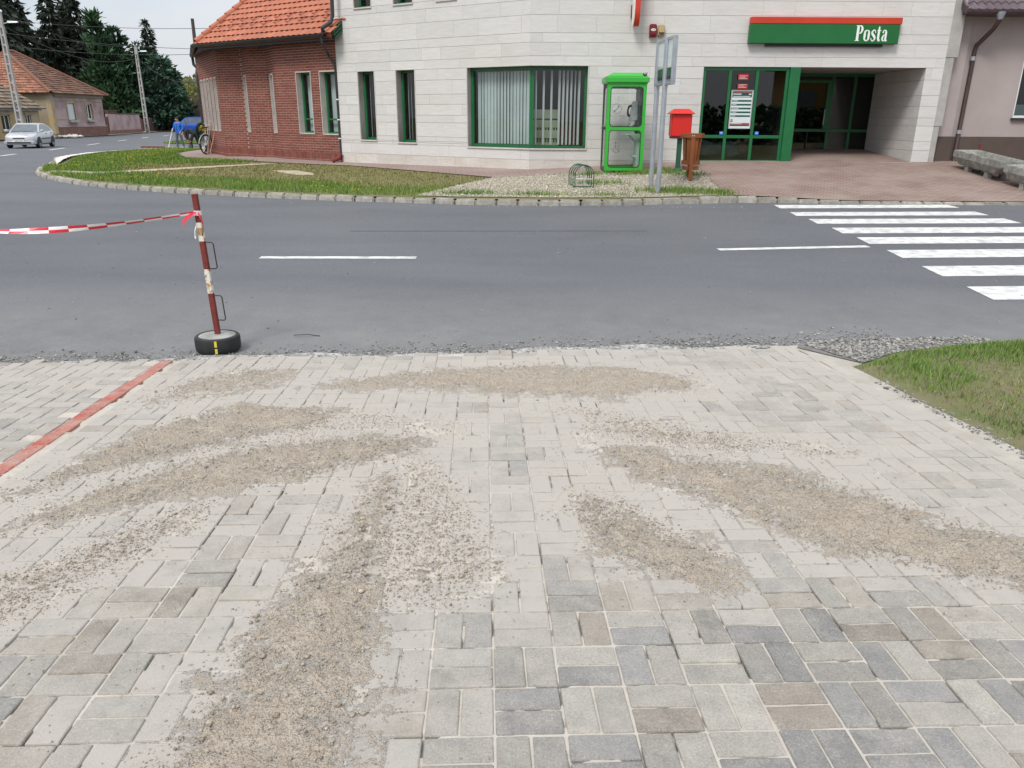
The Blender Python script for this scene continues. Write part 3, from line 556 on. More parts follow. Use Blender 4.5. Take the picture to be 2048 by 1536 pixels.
P11 = [(-1.65,4.05),(-0.95,4.50),(-0.30,4.28),(-0.32,4.06),(-0.80,4.14),(-1.25,4.02)]
P12 = [(0.32,4.15),(0.75,4.32),(1.35,3.98),(1.22,3.76),(0.62,3.96)]
DRIFT = [(P1, .008), (P2, .013), (P3, .012), (P4, .013), (P5, .0045), (P6, .012), (P7, .0048), (P8, .010), (P9, .013), (P10, .004), (P11, .0040), (P12, .0038)]

def drift_field(x, y):
    """returns (amount 0..1, thickness, signed distance of the nearest drift)"""
    x = np.asarray(x, float); y = np.asarray(y, float); sdm = np.full(x.shape, -9.0); th = np.zeros(x.shape)
    for p, T in DRIFT:
        s = sdist(x, y, p); th = np.where(s > sdm, T, th); sdm = np.maximum(sdm, s)
    return sdm, th
def pavpt(p, h=0.0): return (float(p[0]), float(p[1]), float(zpav(p[0], p[1])) + h)

fore = empty('forecourt', (0, 3.5, float(zpav(0, 3.5))), kind='structure')
# joint bed: fine sheet just under the paver tops, hollow where the sand has fallen out
nxj, nyj = 520, 420
xs = np.linspace(-6.3, 3.05, nxj); ys = 0.85 + (6.32 - 0.85) * (np.linspace(0, 1, nyj) ** 1.35)
X_, Y_ = np.meshgrid(xs, ys); sdj, _ = drift_field(X_, Y_)
hol = sstep(0.60, 0.70, fbm(X_, Y_, 9, 3, 5)) * (1 - sstep(-0.10, 0.0, sdj))
H_ = -0.0055 - 0.014 * hol + 0.0035 * (fbm(X_, Y_, 40, 2, 9) - 0.5) + 0.004 * sstep(-0.10, 0.02, sdj)
edge_in = sdist(X_, Y_, FORE); H_ = np.where(edge_in < 0, -0.03, H_)
V = np.c_[X_.ravel(), Y_.ravel(), (zpav(X_, Y_) + H_).ravel()]
i = np.arange(nxj-1)[None] + (np.arange(nyj-1) * nxj)[:, None]; i = i.ravel(); F = np.c_[i, i+1, i+nxj+1, i+nxj]
F = F[edge_in.ravel()[F].max(1) > -0.02]
link('joint_sand', npmesh('joint_sand', V, F, M['joint'], smooth=True), fore, world=True, kind='stuff')

# pavers: list of (centre, along-vector angle, length, width, colour class)
PAV = []
fa = np.array(FORE)
xr = -2.69      # the red strip, as x at y = 5.65, running along the grid
def side(p): return (p[0] - (xr + (p[1] - 5.65) * math.tan(GAZ)))     # signed distance right of the strip
for i in range(-32, 18):
    for j in range(-15, 15):
        for k in range(2):
            hor = (i + j) % 2 == 0
            if hor: c = g0 + gu*(i+.5)*MOD + gv*(j + .25 + .5*k)*MOD; a = 0
            else: c = g0 + gu*(i + .25 + .5*k)*MOD + gv*(j+.5)*MOD; a = 1
            if side(c) < 0.058 + (0.04 if a == 0 else 0): continue
            PAV.append((c, a, 'g'))
for j in range(-16, 3):
    c = np.array([xr, 5.65]) + gv * (j * MOD - 0.06); PAV.append((c, 1, 'r'))
for x in range(-40, 0):
    for y in range(-50, 4):
        t_ = (x - y) % 4; o = np.array([xr - 0.05, 5.65])
        if t_ == 0: c = o + gu*(x+1)*.1 + gv*(y+.5)*.1; a = 0
        elif t_ == 3: c = o + gu*(x+.5)*.1 + gv*(y+1)*.1; a = 1
        else: continue
        if side(c) > -0.1 - (0.05 if a == 0 else 0): continue
        PAV.append((c, a, 'g'))
C_ = np.array([p[0] for p in PAV]); es = sdist(C_[:, 0], C_[:, 1], FORE)
sdc, thc = drift_field(C_[:, 0], C_[:, 1])
n1 = fbm(C_[:, 0], C_[:, 1], 1.3, 3, 21); n2 = fbm(C_[:, 0], C_[:, 1], 2.2, 3, 31)
dust_sheen = 0.36 + 0.62 * sstep(-0.42, 0.05, sdc) + 0.26 * sstep(3.3, 5.6, C_[:, 1]) + 0.30 * (n1 - 0.5)  # far rows paler: dust plus grazing-angle brightness painted into the colour
dust_sheen += 0.45 * np.exp(-(((C_[:, 0]-0.75)/0.45)**2 + ((C_[:, 1]-3.75)/0.55)**2)) + 0.3 * sstep(2.0, 2.6, C_[:, 0]) - 0.26 * sstep(3.2, 2.1, C_[:, 1]) * sstep(-0.6, 0.9, C_[:, 0]) - 0.16 * sstep(2.9, 1.8, C_[:, 1])
rp_ = random.Random(11); paver_rows = []
for q, (c, a, cl) in enumerate(PAV):
    if es[q] < -0.01 or c[1] < 1.0: continue
    if cl == 'r': col = (0.36, 0.085, 0.058); du = 0.10 + 0.2 * rp_.random()
    else:
        w = n2[q] + rp_.gauss(0, 0.17)
        blue, beige, lite = (0.216, 0.216, 0.216), (0.240, 0.220, 0.196), (0.298, 0.288, 0.270)
        col = beige if w > 0.56 else (blue if w < 0.44 else (0.228, 0.221, 0.210))
        if rp_.random() < 0.24: col = lite
        b_ = rp_.uniform(0.86, 1.14); col = (col[0]*b_*1.03, col[1]*b_, col[2]*b_*0.955); du = dust_sheen[q] + rp_.gauss(0, 0.10)
        if rp_.random() < 0.06: du += 0.35
    paver_rows.append((c, a, cl, col, float(np.clip(du, 0, 1)), es[q]))
def paver_mesh(L_, W_, seed):
    """chamfered concrete paver, top at z=0, corners chipped a little"""
    r = random.Random(seed); o = []
    for sx, sy in ((-1, -1), (1, -1), (1, 1), (-1, 1)): o.append((sx*L_/2 + r.uniform(-.0012, .0012), sy*W_/2 + r.uniform(-.0012, .0012)))
    pts = []
    for k in range(4):                       # octagon: each corner cut
        p, pr, nx_ = Vector(o[k]), Vector(o[k-1]), Vector(o[(k+1) % 4]); c = r.uniform(.0012, .0045)
        pts += [p + (pr-p).normalized()*c, p + (nx_-p).normalized()*c]
    n = len(pts); vs = []
    for ins, z in ((0.0055, 0.0), (0.0022, -0.0016), (0.0, -0.0055), (0.0, -0.07)):
        for p in pts: vs.append((p.x * (1 - 2*ins/L_), p.y * (1 - 2*ins/W_), z + (r.uniform(-.0004, .0004) if z == 0 else 0)))
    fs = [list(range(n))]
    for l in range(3): fs += [[l*n+k, (l+1)*n+k, (l+1)*n+(k+1) % n, l*n+(k+1) % n] for k in range(n)]
    return vs, fs
PV = [paver_mesh(0.1935, 0.0935, 50 + k) for k in range(8)]
pme = []
for vs, fs in PV:
    b = MB(); b.add(vs, fs); pme.append(b.mesh('paver', M['paver']))
slope = Matrix.Rotation(math.atan(-0.043), 4, 'X')
def in_frame(c):
    zc = c[1]*math.cos(PITCH) + 1.75*math.sin(PITCH)
    return abs(c[0]/zc) < 0.70 and c[1] > 1.45
near = sorted([r_ for r_ in paver_rows if in_frame(r_[0])], key=lambda r_: r_[0][0]**2 + r_[0][1]**2 + 2.4)
near_ids = {id(r_) for r_ in near[:300]}
SV, SF, SC = [], [], []; vb = 0
for row in paver_rows:
    c, a, cl, col, du, e_ = row
    k = rp_.randrange(8); ang = -GAZ*-1 + (math.pi/2 if a else 0); ang = math.atan2(gu[1], gu[0]) + (math.pi/2 if a else 0)
    if rp_.random() < 0.5: ang += math.pi
    mtx = Matrix.Translation(pavpt(c, rp_.gauss(0, 0.0013))) @ slope @ Matrix.Rotation(R(rp_.gauss(0, .35)), 4, 'X') @ Matrix.Rotation(R(rp_.gauss(0, .3)), 4, 'Y') @ Matrix.Rotation(ang + R(rp_.gauss(0, .5)), 4, 'Z')
    if id(row) in near_ids:
        o = link('paver', pme[k], fore); o.matrix_parent_inverse = pworld(fore).inverted(); o.matrix_basis = mtx; o.color = (*col, du)
    else:
        vs, fs = PV[k]; sc = 1.0
        if e_ < 0.09: sc = 0.985
        SV += [tuple(mtx @ Vector(v)) for v in vs]; SF += [[vb + i for i in f] for f in fs]; SC += [(*col, du)] * len(vs); vb += len(vs)
me = bpy.data.meshes.new('paver_field'); me.from_pydata(SV, [], SF); me.materials.append(M['paver_s'])
at = me.attributes.new('pcol', 'FLOAT_COLOR', 'POINT'); at.data.foreach_set('color', np.array(SC, np.float32).ravel())
link('paver_field', me, fore, world=True, kind='stuff')

# sand drifts: a heaped sheet kept only where it rises to the joints or above
xs = np.arange(-3.0, 2.5, 0.0065); ys = [1.25]
while ys[-1] < 5.85: ys.append(ys[-1] + 0.0042 + 0.0016 * (ys[-1] - 1.25))
ys = np.array(ys); X_, Y_ = np.meshgrid(xs, ys)
sd_, th_ = drift_field(X_, Y_)
lown = fbm(X_, Y_, 3.0, 4, 41) - 0.5; mid = fbm(X_, Y_, 11, 5, 51); fine = fbm(X_, Y_, 55, 3, 61); clump = sstep(0.5, 0.8, fbm(X_, Y_, 34, 3, 71))
sdn = sd_ + 0.34 * lown + 0.20 * (mid - 0.5) + 0.16 * (fine - 0.5)
a_ = sstep(-0.15, 0.26, sdn)
h = -0.006 + a_ * (th_ + 0.007) * (0.30 + 0.75 * mid) + a_ * (0.0120 * (fine - 0.42) + 0.0085 * clump)
thin = th_ < 0.007
h = np.where(thin, -0.0040 + a_ * (0.0105 * (fbm(X_, Y_, 26, 4, 81) - 0.42) + 0.0045 * clump), h)
h = h + 0.0014 * (RNG.random(h.shape) - 0.5) * a_ * 2.2
thick = np.clip(sstep(0.0, 0.009, h) * (0.75 + 0.9 * (fine - 0.3)) * np.where(thin, 0.75, 1.0) + 0.25 * clump, 0, 1)
V = np.c_[X_.ravel(), Y_.ravel(), (zpav(X_, Y_) + h).ravel()]; nx = len(xs)
i = np.arange(nx-1)[None] + (np.arange(len(ys)-1) * nx)[:, None]; i = i.ravel(); F = np.c_[i, i+1, i+nx+1, i+nx]
hm = h.ravel(); am = a_.ravel(); F = F[(hm[F].max(1) > -0.0035) & (am[F].min(1) > 0.03)]
used = np.unique(F); rem = np.zeros(len(V), np.int64); rem[used] = np.arange(len(used))
link('sand_drift', npmesh('sand_drift', V[used], rem[F], M['sand'], {'thick': ('POINT', 'FLOAT', thick.ravel()[used])}, smooth=False), kind='stuff')
# clods and crumbs
pts = []; sz = []
for (poly, T), n in zip(DRIFT, (2600, 7000, 7500, 9500, 4600, 9500, 5200, 5200, 12000, 3600, 1800, 2200)):
    q = sample_poly(poly, n, RNG); q = q + RNG.normal(0, 0.055, q.shape); s_ = np.exp(RNG.normal(-6.25, 0.48, n)); s_ = np.minimum(s_, 0.010)
    pts.append(q); sz.append(s_)
q = sample_poly(P6, 90, RNG); pts.append(q + RNG.normal(0, .03, q.shape)); sz.append(RNG.uniform(.006, .0125, 90))
q = np.c_[RNG.uniform(-2.6, 2.4, 9000), RNG.uniform(1.5, 5.7, 9000)]; q = q[drift_field(q[:, 0], q[:, 1])[0] > -0.4]; pts.append(q); sz.append(RNG.uniform(.0010, .0032, len(q)))
q = np.concatenate(pts); sz = np.concatenate(sz); sdq, thq = drift_field(q[:, 0], q[:, 1])
hz = np.where(sdq > 0.03, thq * 0.55, 0.001)
V, F, vr = rocks(np.c_[q, zpav(q[:, 0], q[:, 1]) + hz + sz * 0.3], sz, RNG, 0.8, sub=False)
link('sand_clod', npmesh('sand_clod', V, F, M['clod'], {'var': ('POINT', 'FLOAT', vr)}, smooth=True), kind='stuff')

# verge on the right and the crumbling road edge
def zverge(x, y): return zpav(x, np.minimum(y, 6.3)) - 0.008 + 0.06 * sstep(-0.02, 0.35, sdist(np.asarray(x, float), np.asarray(y, float), VERGE))
VERGE = [(2.60,5.66),(3.15,6.12),(3.76,6.36),(4.3,6.52),(5.5,6.76),(12,7.3),(12,2.0),(3.2,2.2),(2.86,3.3),(2.80,3.79),(2.76,4.2),(2.69,4.68),(2.66,5.1)]
M['verge_soil'] = mat('verge_soil', (0.16, 0.135, 0.080), (0.11, 0.125, 0.045), sc=6, rough=1.0, bump=0.8, bsc=40)
sheet('verge_ground', VERGE, 0.25, zverge, M['verge_soil'], off=0.0, kind='structure')
M['sandy'] = mat('sandy_border', (0.42, 0.39, 0.345), (0.33, 0.295, 0.25), sc=5, rough=1.0, bump=0.8, bsc=90)
sheet('sandy_border', [(2.36,6.30),(2.44,5.95),(2.48,5.2),(2.55,4.54),(2.62,3.7),(2.87,1.5),(3.3,1.5),(3.15,2.6),(2.98,3.6),(2.90,4.1),(2.80,4.7),(2.78,5.2),(2.74,5.6),(2.9,5.9),(3.2,6.2),(2.9,6.4)], 0.12, lambda x, y: zpav(x, y) - 0.001, M['sandy'], kind='structure')
sheet('gravel_shoulder', [(2.41,6.22),(2.75,5.72),(3.15,6.05),(3.8,6.3),(4.3,6.42),(4.2,6.56),(3.6,6.5),(2.5,6.4)], 0.15, lambda x, y: zpav(x, np.minimum(y, 6.3)) + 0.006, mat('shoulder_gravel', (0.19, 0.182, 0.17), (0.12, 0.116, 0.11), sc=14, rough=1.0, bump=1.0, bsc=60), kind='structure')
EDGE = [(-7.5, 5.32), (-3.92, 5.60), (-2.67, 5.72), (-1.30, 5.90), (0.0, 6.05), (1.2, 6.18), (2.41, 6.30), (2.9, 6.40), (3.6, 6.55), (5.0, 6.85)]
ex = np.array(EDGE)
lo_ = [(x, y - 0.015) for x, y in EDGE if x < 2.6]; hi_ = [(x, y + 0.10 + 0.06 * math.sin(2.3 * x) + 0.04 * math.sin(7 * x)) for x, y in np.c_[np.linspace(2.7, -7.5, 60), np.interp(np.linspace(2.7, -7.5, 60), ex[:, 0], ex[:, 1])]]
sheet('dusty_road_edge', lo_ + hi_, 0.09, lambda x, y: np.maximum(zroad(y), zpav(x, np.minimum(y, 6.3)) - 0.02) + 0.006, mat('dusty_edge', (0.44, 0.42, 0.395), (0.19, 0.19, 0.19), sc=13, rough=1.0, bump=0.8, bsc=90, lo=0.42, hi=0.6), kind='structure')
n = 5600; x = RNG.uniform(-7, 3.4, n); y = np.interp(x, ex[:, 0], ex[:, 1]) + np.abs(RNG.normal(0, 0.17, n)) - 0.02; s_ = np.exp(RNG.normal(-5.2, 0.45, n)); s_ = np.minimum(s_, 0.022)
z = np.maximum(zroad(y), zpav(x, np.minimum(y, 6.3)) - 0.02) + 0.006
g2 = sample_poly([(2.5,6.28),(2.76,5.72),(3.15,6.05),(3.8,6.3),(4.3,6.42),(4.1,6.6),(3.6,6.55),(2.6,6.45)], 2600, RNG); s2 = np.exp(RNG.normal(-4.75, 0.35, len(g2))); s2 = np.minimum(s2, 0.022)
b2 = sample_poly([(2.60,5.2),(2.68,4.54),(2.76,3.7),(2.9,2.5),(3.1,2.5),(2.98,3.6),(2.90,4.1),(2.80,4.7),(2.78,5.4)], 900, RNG); s3 = np.exp(RNG.normal(-5.2, 0.4, len(b2)))
far_ = np.c_[RNG.uniform(-8, 9, 420), RNG.uniform(6.4, 15, 420)]; s4 = RNG.uniform(.004, .012, 420)
Pp = np.r_[np.c_[x, y, z], np.c_[g2, zpav(g2[:, 0], np.minimum(g2[:, 1], 6.3)) + 0.012], np.c_[b2, zpav(b2[:, 0], b2[:, 1]) + 0.004], np.c_[far_, zroad(far_[:, 1]) + 0.003]]
V, F, vr = rocks(Pp, np.r_[s_, s2, s3, s4], RNG, 0.6, sub=True)
link('road_edge_gravel', npmesh('road_edge_gravel', V, F, M['fine_gravel'], {'var': ('POINT', 'FLOAT', vr)}), kind='stuff')
# gravel bed pebbles
q = sample_poly(GRAV, 22000, RNG); s_ = np.exp(RNG.normal(-4.45, 0.38, len(q)))
V, F, vr = rocks(np.c_[q, zisl(q[:, 0], q[:, 1]) + 0.016 + s_*0.2], s_, RNG, 0.6)
link('pebbles', npmesh('pebbles', V, F, M['pebble'], {'var': ('POINT', 'FLOAT', vr)}), kind='stuff')
q = np.concatenate([sample_poly(GRAV, 60, RNG)])  # a few stones that rolled onto kerb and road
V, F, vr = rocks(np.c_[np.c_[RNG.uniform(-2, 4.4, 70), 14.60 + RNG.normal(0, .10, 70)], np.full(70, -1.563)], RNG.uniform(.006, .014, 70), RNG, 0.6)
link('stray_pebbles', npmesh('stray_pebbles', V, F, M['pebble'], {'var': ('POINT', 'FLOAT', vr)}), kind='stuff')

# grass
def lawn(name, pts, zf, h, w, m, lean=0.6):
    V, F, vr = blades(np.c_[pts, zf(pts[:, 0], pts[:, 1]) - 0.004], h, w, RNG, lean)
    link(name, npmesh(name, V, F, m, {'var': ('POINT', 'FLOAT', vr)}), kind='stuff')
LAWN = KERB[3:] + [(-15.5, 40.0), (-13.6, 32.3), (-12.1, 28.8), (-10.95, 26.6), (-8.5, 24.6), (-6.94, 23.5), (-4.6, 22.2), (-0.5, 18.36), (-1.9, 15.2)]
PATHP = np.array([(-12.7, 21.9), (-10.9, 20.8), (-9.2, 21.95), (-7.2, 23.3)])
def pathd(p):
    d = np.full(len(p), 9.0)
    for a, b in zip(PATHP[:-1], PATHP[1:]):
        e = b - a; t = np.clip(((p - a) @ e) / (e @ e), 0, 1); d = np.minimum(d, np.linalg.norm(p - a - t[:, None]*e, axis=1))
    return d
q = sample_poly(LAWN, 130000, RNG); dk = -sdist(q[:, 0], q[:, 1], LAWN)
dkerb = np.min([np.hypot(q[:, 0]-a, q[:, 1]-b) for a, b in np.array(KERB[2:])[:, :]], axis=0)
kk = np.array(KERB); sgd = np.full(len(q), 9.0)
for a, b in zip(kk[:-1], kk[1:]):
    e = b - a; t = np.clip(((q - a) @ e) / (e @ e), 0, 1); sgd = np.minimum(sgd, np.linalg.norm(q - a - t[:, None]*e, axis=1))
wear = sstep(1.2, 2.2, sgd + 1.2*(fbm(q[:, 0], q[:, 1], 0.9, 3, 5) - 0.5)) * (q[:, 1] < 24) * sstep(-12.5, -10.0, q[:, 0])   # worn zone in the middle of the front lawn
back = sstep(0, 1.2, (q[:, 0] + 13.2) * -0.45 + (q[:, 1] - 22.4) * 0.9 - 1.0)
wear = wear * (1 - back)
keep = (pathd(q) > 0.34 + 0.25*(RNG.random(len(q)) - 0.5)) & (RNG.random(len(q)) > wear * 0.62) & (sdist(q[:, 0], q[:, 1], [(-6.4,21.0),(-5.7,20.9),(-5.1,20.1),(-4.9,19.5),(-5.4,19.6),(-6.0,20.4)]) < 0) & (sgd > np.where(q[:, 1] > 25, 0.62, 0.10))
q, wear = q[keep], wear[keep]; hh = RNG.uniform(.05, .12, len(q)) * (1 - 0.5*wear); isw = RNG.random(len(q)) < wear * 0.9
fw = 0.008 + 0.0009 * (q[:, 1] - 14)
lawn('lawn_grass', q[~isw], zisl, hh[~isw], fw[~isw], M['grass']); lawn('worn_grass', q[isw], zisl, hh[isw], fw[isw] * 1.2, M['grass_dry'], 1.2)
q = sample_poly(LAWN, 3000, RNG); sel = (fbm(q[:, 0], q[:, 1], 0.5, 3, 77) > 0.50) & (pathd(q) > .5)
sg2 = np.full(len(q), 9.0)
for a, b in zip(kk[:-1], kk[1:]):
    e = b - a; t = np.clip(((q - a) @ e) / (e @ e), 0, 1); sg2 = np.minimum(sg2, np.linalg.norm(q - a - t[:, None]*e, axis=1))
sel &= (sg2 < 1.7) | (q[:, 1] > 23.5); q = q[sel]
V, F, vr = rocks(np.c_[q, zisl(q[:, 0], q[:, 1]) + RNG.uniform(.07, .13, len(q))], np.full(len(q), 0.0145), RNG, 0.5)
link('dandelions', npmesh('dandelions', V, F, M['dandelion']), kind='stuff')
# tufts in the gravel
tuft = [((3.35, 15.85), .75, .28, 1500), ((1.9, 16.9), .5, .25, 350), ((3.0, 18.3), .65, .22, 1100), ((4.0, 18.0), .35, .25, 350), ((3.5, 18.6), .35, .15, 500), ((-0.9, 15.45), .5, .2, 420), ((0.5, 15.3), .6, .15, 350), ((1.9, 15.3), .5, .15, 200), ((4.15, 15.75), .25, .2, 400), ((1.7, 18.35), .35, .2, 300)]
q = np.concatenate([np.c_[RNG.normal(c[0], a*.6, n), RNG.normal(c[1], b*.6, n)] for c, a, b, n in tuft])
lawn('gravel_weeds', q, zisl, RNG.uniform(.05, .15, len(q)), np.full(len(q), .011), M['grass'], 0.9)
# verge grass close to the camera
q = sample_poly([(2.60,5.62),(3.15,6.06),(3.76,6.31),(4.3,6.48),(5.5,6.70),(8,7.0),(8,2.2),(3.25,2.2),(2.98,3.3),(2.90,3.79),(2.86,4.2),(2.80,4.72),(2.76,5.2)], 76000, RNG)
q = q + RNG.normal(0, .018, q.shape)
dry = sstep(0.45, 0.62, fbm(q[:, 0], q[:, 1], 1.7, 4, 15) + 0.24 * sstep(5.5, 4.0, q[:, 1]) - 0.10 * sstep(4.6, 5.6, q[:, 1])); isd = RNG.random(len(q)) < dry * 0.55
keep = RNG.random(len(q)) > dry * 0.30; q, isd, dry = q[keep], isd[keep], dry[keep]
hh = RNG.uniform(.018, .06, len(q)) * (1 - .35*dry) * (0.6 + 0.9 * fbm(q[:, 0], q[:, 1], 5.0, 3, 19)) * sstep(-.05, .25, sdist(q[:, 0], q[:, 1], VERGE) + 0.02).clip(.45, 1)
lawn('verge_grass', q[~isd], zverge, hh[~isd], np.full((~isd).sum(), .0050), M['grass'], 0.9); lawn('dry_verge_grass', q[isd], zverge, hh[isd], np.full(isd.sum(), .0045), M['grass_dry'], 1.6)

# ------------------------------------------------------------------ walls in plan: origin, direction to the right, outward normal
class Fr:
    def __init__(s, O, d):
        s.O = np.array(O, float)[:2]; d = np.array(d, float)[:2]; s.d = d / np.linalg.norm(d); s.n = np.array([s.d[1], -s.d[0]])
    def P(s, a, z, o=0.0):
        q = s.O + s.d * a + s.n * o; return (float(q[0]), float(q[1]), float(z))
    def box(s, mb, a0, a1, z0, z1, o0, o1):
        mb.hexa([s.P(a0, z0, o0), s.P(a1, z0, o0), s.P(a1, z0, o1), s.P(a0, z0, o1), s.P(a0, z1, o0), s.P(a1, z1, o0), s.P(a1, z1, o1), s.P(a0, z1, o1)])
def spans(a0, a1, z0, z1, ops):
    """free intervals of [a0,a1] in the band z0..z1 after taking out openings"""
    iv = [(a0, a1)]
    for (p, q, b, t) in ops:
        if b < z1 - 1e-4 and t > z0 + 1e-4:
            nv = []
            for (x, y) in iv:
                if q <= x or p >= y: nv.append((x, y)); continue
                if p > x: nv.append((x, p))
                if q < y: nv.append((q, y))
            iv = nv
    return [v for v in iv if v[1] - v[0] > 0.01]
def core_wall(mb, fr, a0, a1, z0, z1, ops, o0, o1):
    zs = sorted({z0, z1} | {z for op in ops for z in op[2:4] if z0 < z < z1})
    for b, t in zip(zs[:-1], zs[1:]):
        for x, y in spans(a0, a1, b, t, ops): fr.box(mb, x, y, b, t, o0, o1)
def window(fr, a0, a1, z0, z1, depth, parent, mull=(), trans=(), fw=0.055, glass='glass', name='window', m='green_frame', thick=0.06):
    """frame mesh (child of the building) with its panes as sub-parts; front face at -depth"""
    mb = MB(); o1, o0 = -depth, -depth - thick
    fr.box(mb, a0, a1, z0, z0+fw, o0, o1); fr.box(mb, a0, a1, z1-fw, z1, o0, o1)
    fr.box(mb, a0, a0+fw, z0+fw, z1-fw, o0, o1); fr.box(mb, a1-fw, a1, z0+fw, z1-fw, o0, o1)
    xs = [a0+fw] + [v for c in mull for v in (c-fw/2, c+fw/2)] + [a1-fw]; zs = [z0+fw] + [v for c in trans for v in (c-fw/2, c+fw/2)] + [z1-fw]
    for c in mull: fr.box(mb, c-fw/2, c+fw/2, z0+fw, z1-fw, o0, o1)
    for c in trans:
        for k in range(0, len(xs), 2): fr.box(mb, xs[k], xs[k+1], c-fw/2, c+fw/2, o0+.003, o1-.003)
    w = mb.build(name, M[m], parent, world=True, bevel=0.006)
    for k in range(0, len(xs), 2):
        for l in range(0, len(zs), 2):
            g = MB(); oc = (o0+o1)/2; g.quad(fr.P(xs[k], zs[l], oc), fr.P(xs[k+1], zs[l], oc), fr.P(xs[k+1], zs[l+1], oc), fr.P(xs[k], zs[l+1], oc))
            g.build('glass_pane', M[glass], w, world=True)
    return w
def blind(fr, w, a0, a1, z0, z1, o, n, m='blind', keep=lambda k: True, tw=0.5):
    """vertical louvres hanging behind a window, each a sub-part"""
    p = (a1 - a0) / n
    for k in range(n):
        if not keep(k): continue
        c = a0 + (k+.5)*p; h = p * 0.54; t = tw + random.uniform(-.12, .12); dx, do = h*math.cos(t), h*math.sin(t)
        b = MB(); A, B = (c-dx, o-do), (c+dx, o+do)
        b.hexa([fr.P(A[0], z0, A[1]), fr.P(B[0], z0, B[1]), fr.P(B[0], z0, B[1]-.003), fr.P(A[0], z0, A[1]-.003), fr.P(A[0], z1, A[1]), fr.P(B[0], z1, B[1]), fr.P(B[0], z1, B[1]-.003), fr.P(A[0], z1, A[1]-.003)])
        b.build('blind_slat', M[m], w, world=True)
def surround(fr, a0, a1, z0, z1, w, th=0.022, pr=0.010):
    """thin light stone border round an opening"""
    b = MB(); fr.box(b, a0-th, a0, z0-th, z1+th, -0.02, pr); fr.box(b, a1, a1+th, z0-th, z1+th, -0.02, pr); fr.box(b, a0, a1, z1, z1+th, -0.02, pr)
    b.build('window_surround', M['travertine_edge'], w, world=True)
    c = MB(); fr.box(c, a0-.02, a1+.02, z0-.035, z0, -0.25, 0.03); c.build('window_sill', M['travertine_edge'], w, world=True)

# ------------------------------------------------------------------ the white stone post office
PO = empty('post_office', (3.0, 20.5, -1.2), label='white travertine post office building with green framed windows and recessed entrance', cat='building')
AZ = R(-57.0); dl = np.array([math.sin(AZ), math.cos(AZ)]); FOLD = np.array([0.40, 20.0]); LW = 6.5
FL = Fr(FOLD + dl*LW, -dl); FRR = Fr(FOLD, (1, 0)); RW = 10.0
ZJ = [-1.62, -1.30, -1.0, -0.72, -0.50, -0.14, 0.05, 0.32, 0.57, 0.92, 1.19, 1.41, 1.71, 1.92, 2.31, 2.63, 2.80, 3.12, 3.42]
opL = [(0.80, 1.41, -0.62, 1.19), (2.21, 2.86, -0.66, 1.19), (4.60, LW+1, -0.72, 1.19), (0.80, 1.42, 2.80, 4.6), (2.22, 2.87, 2.80, 4.6), (3.66, 4.3, 2.80, 4.6)]
opR = [(-1, 1.40, -0.72, 1.19), (4.20, 9.57, -2, 1.19), (3.0, 3.8, 2.80, 4.6), (6.0, 6.8, 2.80, 4.6)]
def clad(fr, a0, a1, ops, zj, seed, par, nm='stone_panel', zb=None):
    r = random.Random(seed)
    for row, (b, t) in enumerate(zip(zj[:-1], zj[1:])):
        sub = sorted({b, t} | {z for op in ops for z in op[2:4] if b + 0.03 < z < t - 0.03})
        cuts = [a0]; x = a0 + r.uniform(.25, .9)
        while x < a1 - 0.2: cuts.append(x); x += r.uniform(0.62, 1.45)
        cuts.append(a1)
        for b2, t2 in zip(sub[:-1], sub[1:]):
            for p, q in zip(cuts[:-1], cuts[1:]):
                for x0, x1 in spans(p, q, b2, t2, ops):
                    mb = MB(); g = 0.003; pr = 0.0 + r.uniform(-.0015, .0015)
                    fr.box(mb, x0+g*.45, x1-g*.45, b2+g, t2-g, -0.03, pr); mb.build(nm, M['travertine_low' if t2 < -0.75 else 'travertine'], par, world=True)
clad(FL, 0, LW, opL, ZJ, 5, PO); clad(FRR, 0, RW, opR, ZJ, 6, PO)
DEP = 0.26
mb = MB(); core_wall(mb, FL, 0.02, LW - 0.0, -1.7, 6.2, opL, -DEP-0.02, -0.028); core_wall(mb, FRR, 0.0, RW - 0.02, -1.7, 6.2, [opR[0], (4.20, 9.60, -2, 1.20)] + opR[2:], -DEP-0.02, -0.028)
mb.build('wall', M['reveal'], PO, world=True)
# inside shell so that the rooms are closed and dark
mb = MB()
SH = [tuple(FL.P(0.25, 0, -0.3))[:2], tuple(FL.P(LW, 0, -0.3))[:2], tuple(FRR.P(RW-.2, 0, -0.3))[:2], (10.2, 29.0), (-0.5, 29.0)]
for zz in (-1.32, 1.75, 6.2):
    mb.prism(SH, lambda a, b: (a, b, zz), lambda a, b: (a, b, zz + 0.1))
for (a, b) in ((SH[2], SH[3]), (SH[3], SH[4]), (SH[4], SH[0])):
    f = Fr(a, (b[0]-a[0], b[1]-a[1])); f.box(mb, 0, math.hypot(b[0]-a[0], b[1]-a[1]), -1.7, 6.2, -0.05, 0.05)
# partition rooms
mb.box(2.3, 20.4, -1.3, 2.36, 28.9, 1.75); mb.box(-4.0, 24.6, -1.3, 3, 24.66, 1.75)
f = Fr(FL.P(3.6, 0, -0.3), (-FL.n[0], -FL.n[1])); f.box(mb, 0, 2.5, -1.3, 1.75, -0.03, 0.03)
mb.build('interior', M['interior'], PO, world=True)
